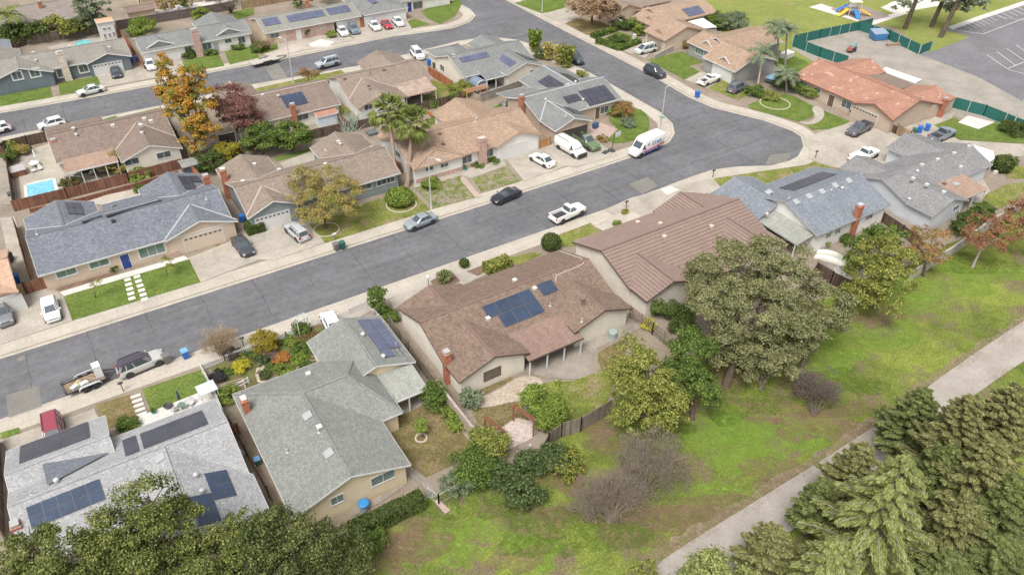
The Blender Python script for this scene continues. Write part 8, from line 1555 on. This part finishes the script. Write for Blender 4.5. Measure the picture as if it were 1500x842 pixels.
# basketball hoop
c = G(896, 222); t = thing('basketball_hoop', 'portable basketball hoop with clear backboard by the round corner lawn', 'basketball hoop', (c.x, c.y, 0), rad(-80)); a = MB(); a.loft([[(-.6, -.4, 0), (.5, -.4, 0), (.5, .4, 0), (-.6, .4, 0)], [(-.5, -.3, .35), (.3, -.3, .35), (.3, .3, .35), (-.5, .3, .35)]]); a.build('base', BK, t, local=True); a = MB(); a.cyl((0, 0, .3), (.3, 0, 3.2), .06, n=8); a.cyl((.25, 0, 2.6), (.9, 0, 3.1), .04, n=6); a.build('pole', DARKM, t, local=True); a = MB(); a.box((.95, 0, 3.35), (.05, 1.2, .8)); a.build('backboard', cm('backboard', (.5, .53, .56), .25), t, local=True); a = MB(); [a.beam((1.22+.23*math.cos(k*.524), .23*math.sin(k*.524), 3.05), (1.22+.23*math.cos(k*.524+.524), .23*math.sin(k*.524+.524), 3.05), .03, .03) for k in range(12)]; a.build('rim', cm('rim_orange', (.6, .15, .03), .5), t, local=True)
# dumpster, hauler things in the concrete yard
c = G(1285, 58); t = thing('dumpster', 'blue dumpster in the green fenced yard', 'dumpster', (c.x, c.y, 0), rad(-20)); a = MB(); a.loft([[(-1.3, -1, .15), (1.3, -1, .15), (1.3, 1, .15), (-1.3, 1, .15)], [(-1.6, -1.15, 1.4), (1.6, -1.15, 1.4), (1.6, 1.15, 1.9), (-1.6, 1.15, 1.9)]]); a.build('bin_body', cm('dumpster_blue', (.06, .2, .42), .5), t, local=True); a = MB(); a.beam((-1.6, 0, 1.72), (1.6, 0, 1.72), 2.3, .06, up=(0, -.2, 1)); a.build('lid', cm('dumpster_lid', (.25, .3, .38), .5), t, local=True)
for k in range(6): a = MB(); a.box((-1.4+.56*k, -1.12, .8), (.08, .1, 1.1)); a.build('rib', cm('dumpster_blue', (.06, .2, .42), .5), t, local=True)
c = G(1247, 75); t = thing('spray_trailer', 'small grey tank trailer in the green fenced yard', 'trailer', (c.x, c.y, 0), rad(20)); a = MB(); a.cyl((-1.2, 0, 1.0), (1.2, 0, 1.0), .55, n=14); a.build('tank', cm('tank_greygreen', (.22, .3, .3), .5), t, local=True); a = MB(); a.box((0, 0, .45), (3, 1.3, .12)); a.beam((1.4, 0, .45), (2.6, 0, .4), .1, .1); a.build('frame', DARKM, t, local=True); wheel(t, 0, .75, .35); wheel(t, 0, -.75, .35); a = MB(); a.box((-1.6, 0, .9), (.5, .9, .7)); a.build('engine', cm('engine_red', (.4, .12, .1), .5), t, local=True)
# playground
c = G(1248, 22); t = thing('play_structure', 'playground tower with yellow and blue slides', 'playground', (c.x, c.y, 0), rad(-32)); YL = cm('slide_yellow', (.72, .5, .05), .4); BL = cm('slide_blue', (.03, .22, .6), .4); BG_ = cm('play_beige', (.6, .55, .45), .6)
for x in (-1.2, 1.2):
    for y in (-1, 1): a = MB(); a.box((x, y, 1.6), (.12, .12, 3.2)); a.build('post', BG_, t, local=True)
a = MB(); a.box((0, 0, 1.3), (2.5, 2.1, .1)); a.build('deck', cm('play_deck', (.3, .3, .32)), t, local=True); a = MB(); a.loft([[(-1.4, -1.2, 3.1), (1.4, -1.2, 3.1), (1.4, 1.2, 3.1), (-1.4, 1.2, 3.1)], [(-.1, -.1, 4), (.1, -.1, 4), (.1, .1, 4), (-.1, .1, 4)]]); a.build('roof', BG_, t, local=True)
def slide(m, p, q, w_=.7):
    a = MB(); a.beam(p, q, w_, .06); p, q = Vector(p), Vector(q); s_ = (q-p).cross(Vector((0, 0, 1))).normalized()*w_/2; [a.beam(p+s_*k+Vector((0, 0, .12)), q+s_*k+Vector((0, 0, .12)), .06, .22) for k in (-1, 1)]; a.build('slide', m, t, local=True)
slide(YL, (-1.2, -.3, 1.4), (-3.6, -1.4, .15)); slide(YL, (1.2, -.3, 1.4), (3.8, -1.0, .15)); slide(BL, (0, -1, 1.4), (.2, -3.2, .15), .8); slide(BL, (-1.0, .8, 2.0), (-3.2, 1.6, .3))
c = G(1234, 19); a = MB(); a.lathe((0, 0, 0), [(.3, 0), (.55, .35), (.45, .7), (.1, .9)], 10); prop('spring_rider', 'small red spring rider at the left of the playground', 'spring rider', a, cm('rider_red', (.5, .08, .1), .5), (c.x, c.y, 0))
# long white canopy behind the clay tile house and the one behind the dormer house
def canopy(label, pts, z, m, posts=True):
    P = [G(a, b, z) for a, b in pts]; c = sum(P, Vector())/len(P); t = thing('shade_canopy', label, 'canopy', (c.x, c.y, 0)); a = MB(); a.solid([(p.x, p.y, z-.08) for p in P]+[(p.x, p.y, z+.04) for p in P], [(3, 2, 1, 0), (4, 5, 6, 7), (0, 1, 5, 4), (1, 2, 6, 5), (2, 3, 7, 6), (3, 0, 4, 7)]); a.build('canopy', m, t)
    for p in P: q = p+(c-p)*.05; b = MB(); b.box((q.x, q.y, z/2-.05), (.1, .1, z-.1)); b.build('post', WHITE, t)
CW = cm('canopy_white', (.72, .70, .66), .6); canopy('long white flat canopy behind the clay tile roof', [(1288, 103), (1298, 99), (1350, 117), (1340, 122)], 2.4, CW); canopy('white boat-shaped canopy between the two sandy pink roofs', [(1008, 32), (1030, 27), (1050, 40), (1032, 42)], 2.4, CW); canopy('white flat canopy at the right end of the grey roof', [(1425, 212), (1455, 222), (1457, 232), (1447, 240)], 2.3, CW); canopy('small grey canopy corner at the tan house rear', [(739, 144), (760, 139), (768, 146), (752, 152)], 2.3, cm('canopy_grey', (.45, .47, .5), .6))
# lounge & boxes in yards (small coloured things)
def clutter(name, label, p, d, c, deg=0, z=0):
    q = G(p[0], p[1], 0); a = MB(); x, y, h = d; a.loft([[(-x/2, -y/2, 0), (x/2, -y/2, 0), (x/2, y/2, 0), (-x/2, y/2, 0)], [(-x/2, -y/2, h*.85), (x/2, -y/2, h*.85), (x/2, y/2, h*.85), (-x/2, y/2, h*.85)], [(-x*.42, -y*.42, h), (x*.42, -y*.42, h), (x*.42, y*.42, h), (-x*.42, y*.42, h)]]); a.b2(-x*.53, x*.53, -y*.53, y*.53, h*.8, h*.86); prop(name, label, name.replace('_', ' '), a, cm('c_%s' % name+str(int(p[0])), c, .6), (q.x, q.y, z), rad(deg))
clutter('storage_crate', 'red and white crate against the cream wall behind the slate roof', (246, 240), (1.4, .6, .6), (.5, .3, .32)); clutter('storage_crate', 'dark red crate below the cream gable wall', (219, 247), (1.0, .6, .6), (.2, .08, .08)); clutter('deck_box', 'dark box under the centre house patio roof', (770, 530), (1.2, .6, .7), (.06, .06, .07)); clutter('cooler_box', 'pale box at the door of the butter house', (590, 699), (.5, .5, .5), (.6, .55, .45)); clutter('black_grill', 'black covered grill left of the slate house fence', (14, 384), (1.4, .8, 1.2), (.03, .03, .035), 70); clutter('storage_crate', 'dark crate on the left yard slab', (17, 286), (.9, .7, .5), (.08, .08, .09)); clutter('camping_gear', 'navy folded chair at the front door of the corner solar house', (872, 188), (.9, .7, 1.0), (.04, .08, .18), 20); clutter('doormat_box', 'dark flat box beside the army green pickup', (887, 224), (1.2, .7, .2), (.05, .06, .07), 20); clutter('patio_set', 'white covered patio set behind the feather palms', (1152, 84), (2.6, 1.6, 1.1), (.7, .7, .68), 10); clutter('hvac_box', 'dark wall unit in the gap beside the grey roof house', (1299, 296), (1.6, .5, 1.4), (.05, .055, .06), 0); clutter('grey_blob_cover', 'grey covered mower in the tan house back yard', (742, 158), (1.3, .9, .9), (.3, .32, .34)); clutter('ac_box', 'grey air cooler behind the tan palms', (545, 196), (1.6, 1.6, .5), (.12, .13, .14)); clutter('pallet_stack', 'brown timber stack along the green fence', (1318, 66), (6, .7, .5), (.28, .2, .14), -18); clutter('storage_crate', 'orange flowerbox before the corner grey house wall', (668, 128), (1.2, .5, .7), (.35, .2, .08)); clutter('patio_table', 'white table on the peach house terrace', (268, 14), (2.2, 1.2, .8), (.72, .72, .74)); clutter('patio_table', 'white lounger row end on the peach house terrace', (318, 8), (2.4, .9, .5), (.72, .72, .72)); clutter('garden_frog', 'yellow garden ornament at the blue-grey roof edge', (1267, 240), (.7, .7, 1.0), (.6, .55, .03)); clutter('brick_pillar_base', 'brown stone block beside the yellow ornament', (1256, 246), (1.6, .5, .5), (.2, .13, .1)); clutter('rock', 'pale rock beside the clipped drum shrub', (1458, 254), (.7, .5, .5), (.6, .57, .5)); clutter('statue', 'pale garden statue by the clipped garden path', (929, 58), (.6, .5, 1.1), (.62, .6, .56))
# ============================================================ light, sky, view
w = bpy.data.worlds.new('World'); sc.world = w; w.use_nodes = True; nt = w.node_tree
bg = nt.nodes['Background']; sk = nt.nodes.new('ShaderNodeTexSky'); sk.sky_type = 'NISHITA'; sk.sun_disc = False
EL, AZ = rad(60), rad(235)
sk.sun_elevation = EL; sk.sun_rotation = AZ; sk.dust_density = 4.0; sk.air_density = 1.0; sk.ozone_density = 1.0
hs = nt.nodes.new('ShaderNodeHueSaturation'); hs.inputs['Saturation'].default_value = .12; hs.inputs['Value'].default_value = 1.0
nt.links.new(sk.outputs[0], hs.inputs['Color']); nt.links.new(hs.outputs[0], bg.inputs['Color']); bg.inputs['Strength'].default_value = .115
sl = bpy.data.lights.new('sun', 'SUN'); so = bpy.data.objects.new('sun', sl); COL.objects.link(so)
sl.energy = 1.5; sl.angle = rad(24); sl.color = (1, .96, .9)
sd = Vector((math.sin(AZ)*math.cos(EL), math.cos(AZ)*math.cos(EL), math.sin(EL)))
so.rotation_euler = sd.to_track_quat('Z', 'Y').to_euler(); so.location = (0, 0, 90)
vs = sc.view_settings; vs.view_transform = 'Standard'; vs.look = 'None'; vs.exposure = .86; vs.gamma = 1; vs.use_curve_mapping = False
